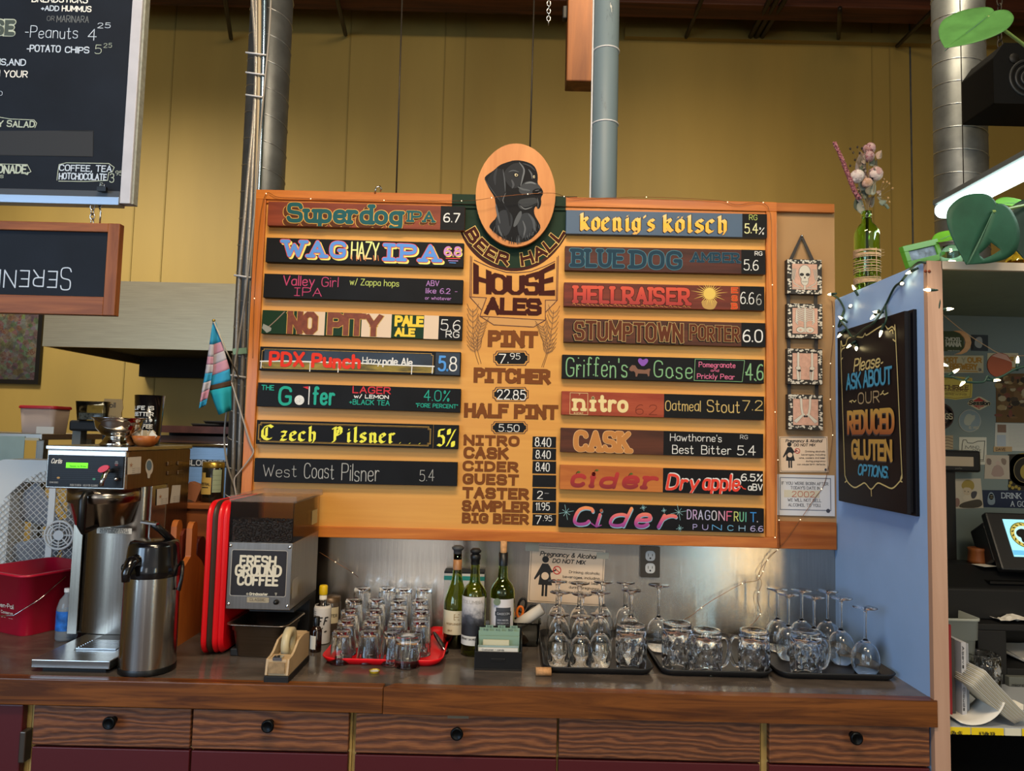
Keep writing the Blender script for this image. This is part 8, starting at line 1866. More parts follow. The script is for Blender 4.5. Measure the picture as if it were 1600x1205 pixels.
MB().lathe([(0, 0), (.075, 0), (.1, .16), (.104, .162), (.094, .162), (.088, .14), (0, .14)], P('terracotta', '8a4a30', .7), 32).build('pot', t); MB().lathe([(0, .141), (.088, .141)], P('soil', '1e140e', .9), 24).build('soil', t)
L_ = lambda x, y, Y: PY(x, y, Y)-pp
soil = Vector((0, 0, .14))
for nm, jn, tip, side, W_, m, nt_ in (((0), (1551, 331, 1.86), (1513, 412, 1.84), (1600, 372, 1.86), .105, LFD, True), (1, (1543, 26, 1.88), (1476, 80, 1.86), (1500, 12, 1.94), .085, LFL, False), (2, (1490, 366, 2.12), (1455, 381, 2.1), (1478, 362, 2.14), .03, LFM, False), (3, (1560, 405, 2.1), (1530, 416, 2.1), (1566, 400, 2.14), .035, LFM, False), (4, (1596, 318, 2.15), (1552, 318, 2.15), (1590, 306, 2.2), .04, LFM, False), (5, (1625, 330, 1.95), (1610, 412, 1.95), (1660, 360, 1.95), .09, P('monstera_black_green', '16302a', .4), False)):
    j, tp, sd = L_(*jn), L_(*tip), L_(*side)
    mb = MB(); monstera(mb, j, tp-j, sd-j, (tp-j).length, W_, m, .1, nt_); lf = mb.build('leaf', t, solid=.0012)
    MB().tube(catmull([j, j+(tp-j)*.5+Vector((0, -.003, .0)), tp], 4), .001, P('midrib_green', '47705a', .5), 5).build('midrib', lf)
    mid = (j+soil)/2+Vector((.05 if nm != 1 else .1, -.02, .08 if nm != 1 else .1))
    MB().tube(catmull([soil, mid, j], 8), .0045, STG, 7).build('stalk', t)

# ---- tube light, speaker
Xt, Zt = PY(1476, 330, 3.02).x, PY(1476, 330, 3.02).z
y0_, y1_ = 1.7, 3.02
t = thing('tube_light', 'glowing white fluorescent tube light hanging above the shelf unit', 'lamp', (Xt, (y0_+y1_)/2, Zt)); L2 = (y1_-y0_)/2
MB().prism(rrect(.085, .062, .028, 5), -L2, L2, EMIT('tube_glow', 'e6fff8', 5), Matrix(((1, 0, 0, 0), (0, 0, 1, 0), (0, 1, 0, 0), (0, 0, 0, 1))), True).build('tube', t)
MB().box((-.045, -L2-.012, .028), (.045, L2+.012, .05), P('fixture_grey', '5a5e60', .5)).box((-.04, -L2-.012, -.02), (.04, -L2, .028), P('fixture_grey', '5a5e60', .5)).box((-.04, L2, -.02), (.04, L2+.012, .028), P('fixture_grey', '5a5e60', .5)).build('housing', t, bevel=.003)
for yy in (-L2*.8, L2*.8):
    MB().tube([(0, yy, .05), (0, yy, 5.7-Zt)], .002, RODM, 5).build('hanging_wire', t)
la = bpy.data.lights.new('tube_light_glow', 'AREA'); la.shape = 'RECTANGLE'; la.size = .06; la.size_y = 2*L2; la.energy = 14; la.color = (.84, 1, .95)
lo = bpy.data.objects.new('tube_light_glow', la); C.objects.link(lo); lo.parent = t; lo.location = (0, 0, -.04)
Ysp = 3.0; a_, b_ = PY(1544, 66, Ysp), PY(1544, 161, Ysp)
t = thing('speaker', 'black loudspeaker hanging near the ceiling at the top right corner', 'speaker', (a_.x+.17, Ysp, b_.z)); hs_ = a_.z-b_.z; ws = .15
mb = MB(); pl = [(-ws+.05, hs_), (-ws, hs_-.07), (-ws, .0), (ws-.0, 0), (ws, hs_-.07), (ws-.05, hs_)]
mb.prism(pl[::-1], 0, .22, P('speaker_black', '08090a', .7, spec=.2), Matrix(((1, 0, 0, 0), (0, 0, 1, 0), (0, 1, 0, 0), (0, 0, 0, 1)))); mb.build('cabinet', t, bevel=.006)
mb = MB(); 
for r_ in (.085, .06, .035): mb.lathe([(r_, 0), (r_, .006), (r_-.012, .006), (r_-.012, 0)], P('speaker_cone', '1a1d20', .5), 32, Matrix.Translation((0, 0, hs_*.42)) @ Matrix.Rotation(math.pi/2, 4, 'X'))
mb.build('woofer', t); MB().lathe([(0, 0), (.022, 0), (.022, .005), (0, .003)], P('speaker_port', '050506', .6), 20, Matrix.Translation((-.06, 0, hs_*.74)) @ Matrix.Rotation(math.pi/2, 4, 'X')).build('port', t)
mb = MB(); chain(mb, Vector((-.05, .1, hs_)), Vector((-.02, .1, 5.7-b_.z)), 70, P('wire_grey', '3a352e', .5, .6), .012, .003); mb.build('hanging_chain', t)

# ---- inside the niche: stickers on the back panel
frn = Frame((1.5, YK-.0005, 1.6), (1, 0, 0), (0, 0, 1))
def sticker(name, quad, label, m, fn=None, cat='sticker', thick=.001, group='stickers and pictures in the niche', rnd_=None):
    pts = [frn.l(*p) for p in quad]; mb = MB(); mb.prism(pts[::-1] if sum((pts[i-1][0]*pts[i][1]-pts[i][0]*pts[i-1][1]) for i in range(len(pts))) < 0 else pts, 0, thick, m); t_ = None
    if fn is None: o = mb.build(name); o.matrix_world = frn.M; return tag(o, label, cat, group)
    t_ = thing(name, label, cat, M=frn.M, group=group); mb.build('sheet', t_); m2 = MB(); fn(m2); m2.build('print', t_); return t_
Zs = .0016
def q4(f, x0, y0, x1, y1, dx=0): return [f(x0, y0), f(x1, y0+dx), f(x1, y1+dx), f(x0, y1)]
def circ(f, cx, cy, r_, n=28, ry_=None): return [f(cx+r_*math.cos(2*math.pi*k/n), cy+(ry_ or r_)*math.sin(2*math.pi*k/n)) for k in range(n)]
CRS = P('sticker_cream', 'b8b090', .5); OCS = P('sticker_ochre', 'a87c2a', .5)
def fn(m_): wpx(m_, frn, 'ZWICKEL', J1(184, 668), J1(312, 640), P('sticker_pale', 'b4b8a8', .5), w=.2, z=Zs); wpx(m_, frn, 'MANIA', J1(188, 712), J1(312, 672), P('sticker_pale', 'b4b8a8', .5), w=.22, z=Zs); wpx(m_, frn, 'oregon breweries', J1(205, 746), J1(300, 738), P('sticker_pale', 'b4b8a8', .5), w=.16, z=Zs)
sticker('sticker', q4(J1, 165, 590, 330, 748), 'green square Zwickel Mania sticker in the niche behind the crescent ornament', P('sticker_green', '2c3c1a', .5), fn)
def fn(m_): m_.sheet([frn.l(*p, Zs) for p in chaikin([J1(*p) for p in ((425, 640), (470, 632), (480, 680), (470, 725), (430, 720), (412, 690))], 2, True)][::-1], Zs, P('photo_pale', '8a9090', .5)); m_.sheet([frn.l(*J1(*p), Zs) for p in ((388, 626), (420, 640), (405, 735), (388, 735))][::-1], Zs, P('photo_dark', '10161c', .4))
sticker('photo', q4(J1, 385, 618, 520, 744, 3), 'dark black and white photo in the niche right of the crescent ornament', P('photo_mid', '26303a', .4), fn, 'photo')
def fn(m_):
    wpx(m_, frn, 'UPPORT', J1(84, 838), J1(286, 794), OCS, w=.24, z=Zs, slab=True); wpx(m_, frn, 'Y', J1(312, 838), J1(346, 796), P('sticker_grey_gold', '9c9478', .5), w=.22, z=Zs); wpx(m_, frn, 'OUR', J1(358, 838), J1(472, 796), OCS, w=.24, z=Zs)
    wpx(m_, frn, 'OCAL BREWERY', J1(84, 888), J1(438, 846), OCS, w=.24, z=Zs); rectpx(m_, frn, *J1(84, 896), *J1(482, 912), OCS, Zs-.0004); rectpx(m_, frn, *J1(440, 868), *J1(476, 912), CRS, Zs+.0003); wpx(m_, frn, 'BA', J1(448, 905), J1(470, 880), P('seal_dark', '3a3c48', .6), w=.14, z=Zs+.0006)
sticker('sticker', q4(J1, 70, 782, 484, 918), 'long cream sticker reading support your local brewery', CRS, fn)
def fn(m_): wpx(m_, frn, 'OT', J1(690, 828), J1(728, 790), OCS, w=.24, z=Zs); rectpx(m_, frn, *J1(515, 868), *J1(757, 884), OCS, Zs-.0004)
sticker('sticker', q4(J1, 515, 762, 757, 886), 'cream and yellow sticker half hidden behind the copper disc ornament', CRS, fn)
def fn(m_):
    YI = P('sticker_brown_ink', '5a3a1c', .5)
    ribbon(m_, [frn.l(*J1(*p), Zs) for p in ((152, 968), (265, 958), (382, 968), (386, 1040), (380, 1104), (265, 1118), (156, 1104), (150, 1040))], .0014, Zs, YI, True)
    wpx(m_, frn, 'THREE', J1(168, 1044), J1(372, 1016), YI, w=.2, z=Zs, serif=1); wpx(m_, frn, 'CREEKS', J1(176, 1060), J1(360, 1046), YI, w=.2, z=Zs, serif=.6); line(m_, frn, [J1(195, 1072), J1(340, 1074)], .0008, YI, Zs); wpx(m_, frn, 'BREWING', J1(185, 1090), J1(352, 1080), YI, w=.16, z=Zs)
sticker('sticker', [J1(*p) for p in ((140, 958), (265, 946), (396, 958), (398, 1040), (392, 1112), (265, 1128), (145, 1112), (138, 1040))], 'yellow Three Creeks badge sticker hanging in the niche', P('sticker_yellow', 'c0ae4c', .5), fn)
def fn(m_): m_.sheet([frn.l(*J2(*p), Zs-.0003) for p in ((370, 152), (450, 106), (530, 152), (450, 196))][::-1], Zs-.0003, P('sticker_red', '9c2420', .5)); wpx(m_, frn, 'Session', J2(366, 166), J2(534, 132), INKB, w=.2, z=Zs+.0004, slant=.2, outline=(CRS, .8)); wpx(m_, frn, 'LAGER', J2(424, 188), J2(476, 178), CRS, w=.18, z=Zs)
sticker('sticker', [J2(*p) for p in ((357, 152), (372, 138), (440, 100), (460, 100), (530, 138), (543, 152), (530, 166), (460, 204), (440, 204), (372, 166))], 'red diamond Session lager sticker in the niche', CRS, fn)
def fn(m_):
    m_.sheet([frn.l(*p, Zs-.0006) for p in circ(J2, 148, 254, 96)][::-1], Zs-.0006, P('troegs_tan', 'b09468', .5)); m_.sheet([frn.l(*p, Zs-.0003) for p in circ(J2, 148, 254, 70)][::-1], Zs-.0003, P('troegs_dark', '2c1c20', .5))
    wpx(m_, frn, 'R\u00d6EGS', J2(90, 276), J2(242, 230), CRS, w=.16, z=Zs, serif=.8, outline=(P('troegs_dark', '2c1c20', .5), .6)); 
    for k in range(5): a_ = math.pi*(.15+.175*k); line(m_, frn, [J2(148, 292), J2(148+52*math.cos(a_), 292+30*math.sin(a_))], .0022, P('troegs_copper', '8a5c3a', .5), Zs)
    def ring(text, r0_, a0, a1, up):
        tmp = MB(); L2_ = abs(a1-a0)*r0_/20; write(tmp, text, 0, 0, L2_, 1, P('troegs_dark', '2c1c20', .5), w=.18, z=0)
        def mp(x, y): a_ = a0+(a1-a0)*x/L2_; rr_ = r0_+(y-.5)*20*(1 if up else -1); return frn.l(*J2(148+rr_*math.cos(a_), 254+rr_*math.sin(a_)), Zs)
        m_.add([(*mp(x, y), Zs+z_) for x, y, z_ in tmp.v], tmp.f, P('troegs_dark', '2c1c20', .5))
    ring('INDEPENDENT', 84, math.radians(200), math.radians(335), True); ring('CRAFT BREWERY', 84, math.radians(160), math.radians(25), False)
sticker('sticker', circ(J2, 148, 254, 105), 'round dark sticker reading ROEGS with a tan lettered rim', P('troegs_edge', '3a2420', .5), fn)
def fn(m_): ribbon(m_, [frn.l(*p, Zs) for p in circ(J2, 377, 290, 86)], .0012, Zs, CRS, True); m_.sheet([frn.l(*p, Zs) for p in chaikin([J2(*p) for p in ((335, 320), (330, 285), (350, 240), (380, 232), (400, 250), (418, 240), (420, 275), (395, 300), (380, 330))], 2, True)][::-1], Zs, P('sticker_bone', '9aa094', .5)); wpx(m_, frn, 'EL VISO', J2(372, 352), J2(446, 334), CRS, w=.12, z=Zs)
sticker('sticker', circ(J2, 377, 290, 90), 'round clear sticker with a pale animal outline and white ring', P('sticker_clear_grey', '74868c', .4), fn)
def fn(m_): 
    for k in range(4): line(m_, frn, [J2(168, 422+24*k), J2(205, 418+24*k), J2(244, 430+24*k)], .0022, P('stripe_brown', '5a4036', .6), Zs)
sticker('postcard', q4(J2, 82, 404, 246, 514), 'old striped postcard in the niche above the pole display', P('postcard_tan', '9a8c70', .6), fn, 'postcard')
def fn(m_):
    line(m_, frn, [J2(*p) for p in ((318, 478), (326, 440), (350, 440), (360, 462), (400, 466), (440, 450), (496, 448), (492, 500), (486, 596), (325, 590), (316, 520))], .002, INKB, Zs, True)
    ribbon(m_, [frn.l(*J2(*p), Zs) for p in ((342, 508), (346, 484), (366, 506), (386, 484), (388, 508))], .0014, Zs, INKB); wpx(m_, frn, 'IND', J2(396, 508), J2(452, 486), INKB, w=.1, z=Zs); wpx(m_, frn, 'SITE', J2(400, 536), J2(468, 514), INKB, w=.1, z=Zs); wpx(m_, frn, '.com', J2(452, 610), J2(492, 600), INKB, w=.16, z=Zs)
sticker('sticker', q4(J2, 293, 417, 508, 632, 2), 'white square sticker with a state outline reading Mind Site', P('sticker_white2', 'b4b6aa', .5), fn)
def fn(m_):
    rp = random.Random(4); cols = [P('collage_'+c, c, .6) for c in ('3a2e20', '6a5030', '8c7850', '241c14', '9a8e70', '6a3a2c')]
    for i in range(46): x, y = rp.uniform(600, 830), rp.uniform(945, 1190); r1, r2 = rp.uniform(8, 34), rp.uniform(8, 30); m_.sheet([frn.l(*J1(x+r1*math.cos(k*.9), y+r2*math.sin(k*.9)), Zs) for k in range(7)][::-1], Zs-.0004+i*1e-5, cols[i % 6])
    for i in range(14): x, y = rp.uniform(600, 830), rp.uniform(15, 290); r1, r2 = rp.uniform(12, 40), rp.uniform(10, 36); m_.sheet([frn.l(*J2(x+r1*math.cos(k*.9), y+r2*math.sin(k*.9)), Zs) for k in range(7)][::-1], Zs+i*1e-5, cols[i % 6])
sticker('poster', [J1(583, 926), J1(900, 920), J2(900, 306), J2(583, 302)], 'brown glossy poster in the niche with a printed sheet below it', P('poster_brown', '5c4428', .3), fn, 'poster')
def fn(m_):
    rectpx(m_, frn, *J2(594, 318), *J2(664, 382), P('thumb_brown', '6c5648', .5), Zs)
    for i in range(15): wpx(m_, frn, 'lorem'[:0] or '-----------', J2(684, 330+12*i), J2(800, 322+12*i), P('fine_print', '6a6a68', .7), w=.12, z=Zs)
    rectpx(m_, frn, *J2(590, 400), *J2(662, 490), P('pale_blue_print', '8e9aa4', .6), Zs)
sticker('info_sheet', [J2(577, 306), J2(900, 312), J2(900, 530), J2(572, 522)], 'printed paper sheet of small text below the brown poster', P('sheet_white', 'a8aaa2', .4), fn, 'paper')
def fn(m_): wpx(m_, frn, 'DAVE', J2(582, 524), J2(660, 502), P('stain_ink', '4a3424', .6), w=.16, z=Zs+.001)
sticker('tape_strip', q4(J2, 562, 492, 706, 532), 'strip of tan masking tape below the printed sheet', P('tan_tape', '9a8460', .7), fn, 'tape', .0022)
def fn(m_): 
    rectpx(m_, frn, *J2(506, 574), *J2(672, 732), P('old_photo_dark', '4a4440', .5), Zs-.0004)
    for q, c in ((((560, 650), (600, 630), (640, 660), (650, 728), (540, 728)), '8e7c74'), (((575, 610), (610, 600), (620, 630), (590, 640)), 'a4948a'), (((620, 580), (668, 590), (660, 640), (630, 630)), '74665c'), (((510, 580), (550, 590), (545, 640), (510, 630)), '6a5e58')): m_.sheet([frn.l(*p, Zs) for p in chaikin([J2(*p) for p in q], 1, True)][::-1], Zs, P('old_photo_'+c, c, .5))
sticker('photo', [J2(*p) for p in ((500, 557), (684, 562), (690, 748), (490, 744))], 'old snapshot with a pale border in the niche below the taped sheet', P('photo_border', 'a29a8c', .5), fn, 'photo', .0014)
def fn(m_):
    G_ = P('astro_gold', '8a7a34', .5); m_.sheet([frn.l(*p, Zs-.0004) for p in circ(J2, 800, 672, 122, 32, 130)][::-1], Zs-.0004, G_); m_.sheet([frn.l(*p, Zs) for p in circ(J2, 812, 676, 88, 32, 98)][::-1], Zs, P('astro_black', '14120c', .5)); ribbon(m_, [frn.l(*p, Zs+.0006) for p in circ(J2, 812, 676, 88, 32, 98)], .003, Zs+.0006, P('astro_ring', '6a6040', .5), True)
    m_.sheet([frn.l(*p, Zs+.0004) for p in circ(J2, 825, 690, 52, 24, 62)][::-1], Zs+.0004, G_)
    for x, y in ((690, 800), (715, 815), (742, 808), (700, 775), (765, 822)): m_.sheet([frn.l(*p, Zs+.0005) for p in circ(J2, x, y, 13, 12)][::-1], Zs+.0005, G_)
sticker('poster', [J2(*p) for p in ((678, 552), (900, 548), (900, 836), (680, 834))], 'black and gold astronaut helmet poster in the niche', P('astro_black', '14120c', .5), fn, 'poster', .0012)
def fn(m_):
    for q, c, z_ in ((((330, 760), (370, 748), (410, 770), (415, 815), (390, 840), (330, 830), (308, 800)), '8a7a3a', 0), (((325, 810), (390, 815), (400, 860), (350, 880), (325, 850)), 'a89c86', .0003), (((370, 860), (440, 840), (460, 905), (400, 930), (330, 920), (320, 880)), 'b0a896', .0002), (((300, 940), (380, 915), (470, 900), (482, 972), (290, 976)), '3a362e', .0004), (((385, 850), (420, 838), (440, 850), (420, 900), (390, 900)), '3a3a40', .0005), (((262, 890), (300, 900), (298, 960), (262, 970)), '7a6058', .0003)):
        m_.sheet([frn.l(*p, Zs+z_) for p in chaikin([J2(*p) for p in q], 2, True)][::-1], Zs+z_, P('child_print_'+c, c, .6))
    for x, y in ((340, 842), (366, 846)): m_.sheet([frn.l(*p, Zs+.0008) for p in circ(J2, x, y, 4, 8)][::-1], Zs+.0008, INKB)
sticker('picture_card', [J2(*p) for p in ((148, 746), (462, 742), (484, 974), (166, 980))], 'faded picture of a curly-haired child in the niche beside the pole', P('card_offwhite', 'a8a292', .6), fn, 'picture', .0012)
def fn(m_):
    m_.sheet([frn.l(*p, Zs) for p in chaikin([J2(*p) for p in ((515, 950), (520, 870), (545, 842), (572, 870), (580, 950))], 2, True)][::-1], Zs, P('hood_grey', '6c7c88', .5)); m_.sheet([frn.l(*p, Zs+.0004) for p in circ(J2, 547, 886, 18, 16, 24)][::-1], Zs+.0004, INKB)
    for y in (878, 894): line(m_, frn, [J2(538, y), J2(558, y)], .0012, CRS, Zs+.0008)
    wpx(m_, frn, 'DRINK IN', J2(626, 898), J2(850, 858), P('sticker_ice', 'a8b4bc', .5), w=.12, z=Zs, serif=.6); wpx(m_, frn, 'A GOOD', J2(698, 962), J2(890, 922), P('sticker_ice', 'a8b4bc', .5), w=.12, z=Zs, serif=.6)
sticker('sticker', [J2(*p) for p in ((476, 832), (900, 838), (900, 978), (484, 966))], 'dark blue bumper sticker with a hooded figure reading DRINK', P('sticker_navy', '14223c', .4), fn)
# garland: crescent and copper disc on twine
Yg = 2.3; g0 = PY(*J1(80, 400), 2.0)
t = thing('moon_garland', 'twine garland with a wooden crescent and a copper disc across the niche', 'garland', tuple(PY(*J1(330, 600), Yg))); og = t.location.copy()
gp = [PY(*J1(85, 395), Yg), PY(*J1(150, 445), Yg), PY(*J1(335, 596), Yg), PY(*J1(520, 715), Yg), PY(*J1(620, 765), Yg), PY(*J1(800, 782), Yg), PY(*J1(980, 740), Yg)]
MB().tube(catmull([p_-og for p_ in gp], 6), .0016, P('jute_twine', 'b89a78', .85), 6).build('twine', t)
fg = Frame(og, (1, 0, 0), (0, 0, 1))
cres = [J1(*p) for p in ((250, 588), (300, 586), (345, 602), (378, 640), (388, 680), (378, 722), (350, 755), (310, 772), (255, 773), (300, 756), (332, 722), (342, 680), (330, 640), (300, 608))]
XZM = Matrix(((1, 0, 0, 0), (0, 0, -1, 0), (0, 1, 0, 0), (0, 0, 0, 1)))
MB().prism([fg.l(*p) for p in cres][::-1], -.002, .002, WOOD('garland_wood', 'a87c50', 'c09468', 'x', 16, .6), XZM).build('crescent', t)
MB().prism([fg.l(*p) for p in circ(J1, 610, 857, 97)][::-1], -.002, .002, P('copper_disc', '84442c', .45, .3), XZM).build('copper_disc', t)
MB().prism([fg.l(*J1(*p)) for p in ((545, 785), (600, 760), (660, 778), (704, 835), (640, 812))][::-1], .0022, .003, P('disc_wood', 'a07a68', .6), XZM).build('disc_inlay', t)

# ---- till corner
SZ = SHZ
Yt = 2.42
fz_ = lambda x, y, Y: PY(x, y, Y)
# lower machine and printer
a_, b_ = PY(*J3(265, 740), 2.3), PY(*J3(265, 520), 2.3)
t = thing('receipt_machine', 'low black paper tray cabinet on the niche shelf beside the plastic bin', 'cabinet', (a_.x+.22, 2.45, SZ)); w_ = .22; zt2 = b_.z-SZ
MB().box((-w_, -.15, zt2-.02), (w_, .11, zt2), BLACKM).box((-w_, -.15, 0), (-w_+.09, .11, zt2-.02), BLACKM).box((-w_+.09, .1, 0), (w_, .11, zt2-.02), BLACKM).box((-w_+.09, -.15, 0), (w_, .1, .05), BLACKM).build('body', t, bevel=.003)
o = MB().box((-.09, -.08, 0), (.1, .08, .004), PAPER, Matrix.Rotation(.1, 4, 'X') @ Matrix.Rotation(.2, 4, 'Z')).box((-.08, -.07, .005), (.11, .07, .008), PAPER, Matrix.Rotation(.12, 4, 'X')).build('loose_papers'); o.location = (a_.x+.26, 2.42, SZ+.062); tag(o, 'loose white papers inside the low black cabinet', 'paper')
a2, b2 = PY(*J3(108, 470), 2.36), PY(*J3(108, 265), 2.36)
t = thing('receipt_printer', 'chunky black receipt printer in the niche under the till screen', 'printer', (a2.x+.2, 2.48, SZ+zt2)); w_ = .2; hz2 = b2.z-SZ-zt2
MB().prism([(-.13, 0), (.08, 0), (.08, hz2), (-.02, hz2), (-.13, hz2*.62)][::-1], -w_, w_, P('printer_black', '111214', .45), Matrix(((0, 0, 1, 0), (1, 0, 0, 0), (0, 1, 0, 0), (0, 0, 0, 1)))).build('body', t, bevel=.006)
MB().box((-.08, -.118, hz2*.72), (.08, -.05, hz2*.73+.006), BLACK, Matrix.Translation((.03, 0, 0))).build('paper_slot', t)
# crumpled receipt, wood stump
o = MB(); rc = random.Random(6); o.grid(lambda u, v: (-.06+.14*u+rc.uniform(-.006, .006), -.04+.08*v+rc.uniform(-.006, .006), .006+rc.uniform(0, .018)*(1-abs(u-.5))), 9, 6, PAPER, False); ob = o.build('crumpled_receipt', solid=.0008); ob.location = (PY(*J3(425, 530), 2.33).x, 2.34, SZ+zt2); tag(ob, 'crumpled white receipt on the low black cabinet', 'paper')
p = PY(*J3(262, 285), 2.5); t = thing('wooden_cup', 'small carved wood stump cup on top of the receipt printer', 'cup', (p.x, 2.5, SZ+zt2+hz2)); hh = max(.05, PY(*J3(262, 192), 2.5).z-(SZ+zt2+hz2))
MB().lathe([(0, 0), (.033, 0), (.031, .01), (.028, hh*.8), (.031, hh), (.026, hh+.002), (.018, hh-.004), (.012, hh+.001), (0, hh-.001)], WOOD('stump_wood', '5e3016', '8e5224', 'z', 14, .5), 28).build('cup', t)
o = MB().box((-.03, -.0, 0), (.03, .05, .0008), PAPER, Matrix.Rotation(.25, 4, 'Z')).build('paper_slip'); o.location = (p.x-.005, 2.42, SZ+zt2+hz2+.0005); tag(o, 'small paper slip lying in front of the wood stump cup', 'paper')
# till monitor
c0 = PY(*J3(430, 180), 2.34)
Rz = Matrix.Translation((PY(*J3(400, 330), 2.38).x+.148, 2.36, SZ+zt2+hz2)) @ Matrix.Rotation(-.08, 4, 'Z')
t = thing('till_monitor', 'black till touchscreen lit pale blue with a round dog logo', 'monitor', M=Rz)
hm = (PY(*J3(320, 2), 2.46).z-(SZ+zt2+hz2))*1.1; tilt = Matrix.Rotation(-.48, 4, 'X')
MB().box((-.17, -.0, .0), (.19, .03, hm*1.03), P('monitor_black', '18191b', .45), tilt).box((-.17, .03, .04), (-.12, .12, hm*.9), P('monitor_black', '18191b', .45), tilt).build('housing', t, bevel=.006); MB().box((-.1, .02, 0), (.1, .14, .03), BLACKM).build('foot', t)
MB().box((-.12, -.002, .045), (.18, 0, hm*.9), EMIT('screen_cyan', '8fd0e0', .9), tilt).build('screen', t)
mb = MB(); TM = tilt @ Matrix(((1, 0, 0, 0), (0, 0, -1, -.0025), (0, 1, 0, 0), (0, 0, 0, 1))); cx_, cz_, R_ = -.066, hm*.62, .045
tmp = MB(); dsk = lambda r_, n=28: [(cx_+r_*math.cos(k*2*math.pi/n), cz_+r_*math.sin(k*2*math.pi/n)) for k in range(n)]
for r_, m, z_ in ((R_, EMIT('logo_rim', '5a6428', .6), 0), (R_*.93, EMIT('logo_gold', 'b8a850', .7), .0004), (R_*.7, EMIT('logo_sky', 'a8d8dc', .8), .0008)): tmp.sheet(dsk(r_), z_, m)
tmp.sheet(chaikin([(cx_+R_*x, cz_+R_*y) for x, y in ((-.6, .1), (-.45, .35), (-.1, .5), (.2, .38), (.55, .05), (.5, -.1), (.2, -.12), (.15, -.3), (.2, -.62), (-.35, -.62), (-.3, -.2), (-.5, -.15))], 2, True), .0012, P('logo_black', '0a0a0c', .5))
tmp.sheet([(cx_+R_*x, cz_+R_*y) for x, y in ((.2, -.12), (.42, -.1), (.36, -.3))], .0014, P('logo_pink', 'a06a74', .5))
for k in range(16): a_ = k*math.pi/8; ribbon(tmp, [(cx_+R_*.78*math.cos(a_), cz_+R_*.78*math.sin(a_)), (cx_+R_*.86*math.cos(a_+.12), cz_+R_*.86*math.sin(a_+.12))], .004, .0012, P('logo_olive', '3a4010', .5))
tmp.sheet([(-.12, .05), (.18, .05), (.18, cz_-R_*1.2), (-.12, cz_-R_*1.2)], .0002, EMIT('screen_blue', '5aa4cc', .9))
for m in tmp.mats: mb.add(tmp.v, [f_ for f_, k in zip(tmp.f, tmp.mi) if tmp.mats[k] is m], m, False, TM)
mb.build('screen_logo', t)
# pole display
Yq = 2.6; a_, b_ = PY(*J2(102, 605), Yq), PY(*J2(440, 605), Yq); zt3, zb3 = PY(*J2(270, 520), Yq).z, PY(*J2(270, 690), Yq).z
t = thing('pole_display', 'black customer pole display with a blank cream screen in the niche', 'display', ((a_.x+b_.x)/2, Yq, SZ)); w_ = (b_.x-a_.x)/2
MB().box((-w_, -.02, zb3-SZ), (w_, .03, zt3-SZ), P('display_black', '0f1216', .4)).build('head', t, bevel=.008)
fd = Frame((t.location.x, Yq-.0215, SZ), (1, 0, 0), (0, 0, 1)); mb = MB()
def face(m_): rectpx(m_, fd, *J2(175, 568), *J2(408, 648), P('vfd_cream', 'a89c88', .4), .0004); wpx(m_, fd, 'posiflex', J2(264, 668), J2(318, 656), P('fine_print', '6a6a68', .7), w=.13, z=.0006)
onface(mb, face, fd, Vector((0, -.0215, 0))); mb.build('display_window', t)
xp_ = PY(*J2(217, 900), Yq).x-t.location.x
MB().box((xp_-.02, -.005, .01), (xp_+.02, .02, zb3-SZ), BLACKM).build('pole', t); MB().box((xp_-.07, -.03, 0), (xp_+.07, .03, .012), BLACKM).build('base', t)
# yellow tag on the upright
o = MB().box((-.012, -.001, -.034), (.012, 0, .034), P('yellow_note', 'a89c3a', .7), Matrix.Rotation(.15, 4, 'Y')).build('yellow_note'); o.location = PY(*J3(70, 92), 2.0)+Vector((.004, 0, 0)); tag(o, 'small yellow note stuck to the inner edge of the partition', 'note')
# white bin
p = PY(*J3(170, 700), 2.15); a_, b_ = PY(*J3(60, 470), 2.25), PY(*J3(270, 495), 2.25)
hb_ = b_.z-SZ; wbn = b_.x-a_.x
t = thing('plastic_bin', 'milky white plastic bin in the niche behind the folders', 'bin', ((a_.x+b_.x)/2, 2.36, SZ)); MW = P('milky_plastic', '9ea49e', .45)
MB().loops([rr(wbn*.84, .2, .02, 0), rr(wbn*.92, .225, .022, hb_*.68), rr(wbn*.97, .235, .022, hb_*.69), rr(wbn*.98, .24, .022, hb_*.96), rr(wbn*1.02, .25, .024, hb_*.965), rr(wbn*1.02, .25, .024, hb_), rr(wbn*.95, .23, .02, hb_), rr(wbn*.8, .19, .02, .006)], MW).build('body', t)
# folders standing at the left of the shelf
FO = [('5a544e', 70, 620, 'grey folder standing against the inside of the partition'), ('8a1a22', 100, 560, 'red folder standing between the grey folders in the niche'), ('3e3a38', 118, 590, 'dark folder with a printed spine standing in the niche'), ('b0b0b4', 150, 600, 'white booklet standing in the niche with title lettering on its edge'), ('8f939a', 182, 612, 'pale clear document sleeve standing rightmost of the folders')]
for i, (c, x_, yt_, lab) in enumerate(FO):
    Yf = 2.03; xx = 1.196+.0195*i; zt4 = PY(*J3(x_, yt_-(40 if i == 1 else 0)), Yf).z
    o = MB().box((0, 0, 0), ((.014, .012, .009, .013, .008)[i], .24-.012*i, zt4-SZ), P('folder_'+c, c, .55), Matrix.Rotation(-.03*0, 4, 'Y')).build('folder'); o.location = (xx, Yf-.012*(i % 2), SZ); tag(o, lab, 'folder', 'folders on the niche shelf')
    if i == 3:
        tmp = MB(); write(tmp, 'Above the Clouds', 0, 0, (zt4-SZ)*.86, .0062, TXT, w=.2); m2 = MB(); m2.add([(y_+.0015, -.0006-z_, (zt4-SZ)*.95-x_2) for x_2, y_, z_ in tmp.v], tmp.f, TXT)
        oo = m2.build('lettering', o)
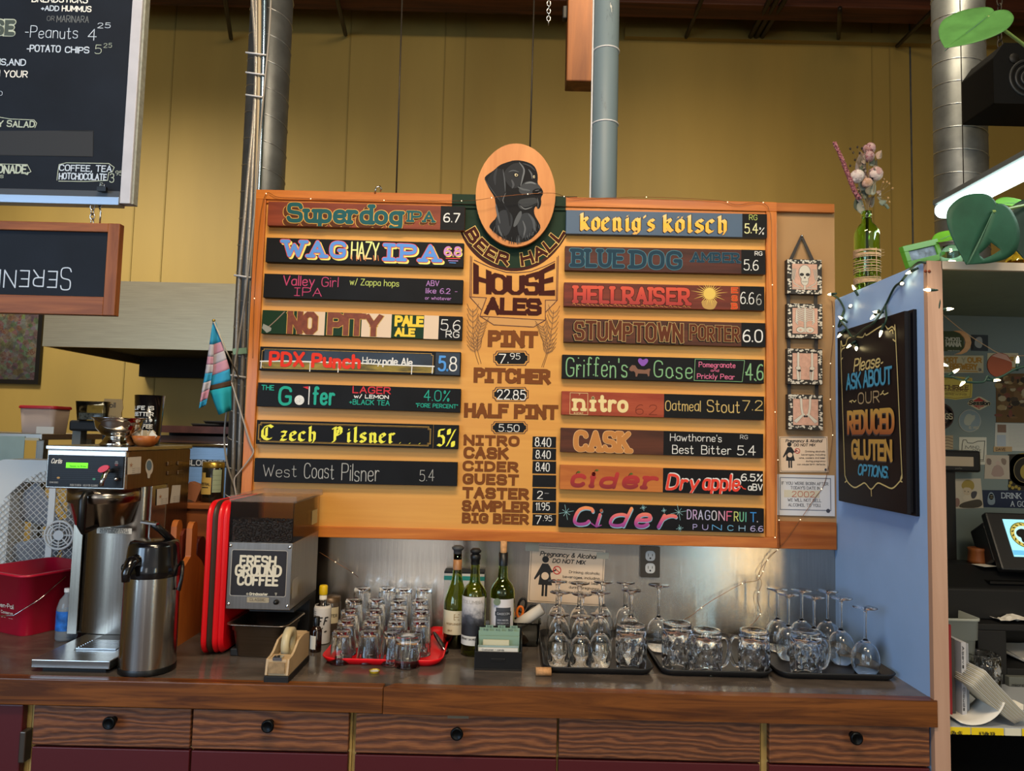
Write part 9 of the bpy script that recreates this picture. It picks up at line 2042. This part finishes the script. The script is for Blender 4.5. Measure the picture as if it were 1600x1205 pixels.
# napkins / papers, mug, crumpled paper, box
p = PZ(*J3(290, 985), SZ)
t = thing('paper_stack', 'curled stack of white napkins or papers leaning on the niche shelf', 'papers', (p.x, p.y, SZ))
for i in range(12):
    def fn(u, v, i=i): s_ = u; return (-.045+.115*s_+.0035*i, -.02+.11*v, .01+(.095+.002*i)*max(0, (1-s_))**1.1+.0016*i)
    MB().grid(fn, 12, 3, PAPER if i % 2 else OFFW).build('sheet', t, solid=.0012)
def fn(u, v): a_ = 2.6*(u-.2); return (-.06+.035*math.sin(a_)+.07*u, -.025+.1*v, .045-.04*math.cos(a_))
MB().grid(fn, 12, 3, PAPER).build('curled_sheet', t, solid=.0012)
o = copy_tree(mug0[0]); o.location = (PY(*J3(322, 800), 2.2).x, 2.24, SZ+.112); o.rotation_euler = (math.pi, 0, .5); tag(o, 'dimpled glass mug standing upright on the niche shelf behind the papers', 'mug'); o['group'] = 'dimpled beer mugs'
o.scale = (1.15, 1.15, .112/mug0[1])
o = MB(); rc = random.Random(8); o.ball((0, 0, .018), .022, PAPER, 1.3, 1, .8, 9, 6); o.v = [(x+rc.uniform(-.005, .005), y+rc.uniform(-.005, .005), max(0, z+rc.uniform(-.005, .005))) for x, y, z in o.v]; o.sm = [False]*len(o.sm); ob = o.build('crumpled_paper'); p = PZ(*J3(420, 938), SZ); ob.location = (p.x, p.y, SZ); tag(ob, 'crumpled ball of white paper on the niche shelf', 'paper')
a_ = PY(*J3(410, 900), 2.28); t = thing('device_box', 'grey printed cardboard box at the right end of the niche shelf', 'box', (a_.x+.09, 2.34, SZ)); hh = PY(*J3(412, 768), 2.28).z-SZ
MB().box((-.09, -.06, 0), (.09, .06, hh), P('grey_carton', '5c605c', .6)).build('carton', t, bevel=.002); fd = Frame((t.location.x, 2.2795, SZ), (1, 0, 0), (0, 0, 1)); mb = MB()
def face(m_): wpx(m_, fd, 'micro', J3(420, 812), J3(478, 798), TXT, w=.18, z=.0005); rectpx(m_, fd, *J3(450, 826), *J3(480, 880), P('carton_label', '74584c', .6), .0005); wpx(m_, fd, 'H', J3(456, 866), J3(474, 838), PAPER, w=.12, z=.001)
onface(mb, face, fd, Vector((0, -.0605, 0))); mb.build('print', t)
# pencil marks on the upright
mb = MB(); fe = Frame((1.15, YF-.0145, 1.6), (1, 0, 0), (0, 0, 1)); 
for L in ([J2(62, 518), J2(68, 524)], [J2(60, 545), J2(66, 552), J2(60, 558)], [J2(58, 585), J2(75, 588), J2(75, 612), J2(58, 610)], [J2(66, 588), J2(66, 610)]): line(mb, fe, L, .0012, P('pencil', '5a5044', .7), .0004)
o = mb.build('pencil_mark', su); o.matrix_parent_inverse = Matrix.Translation((-1.15, -2.3, 0)); o.matrix_local = fe.M
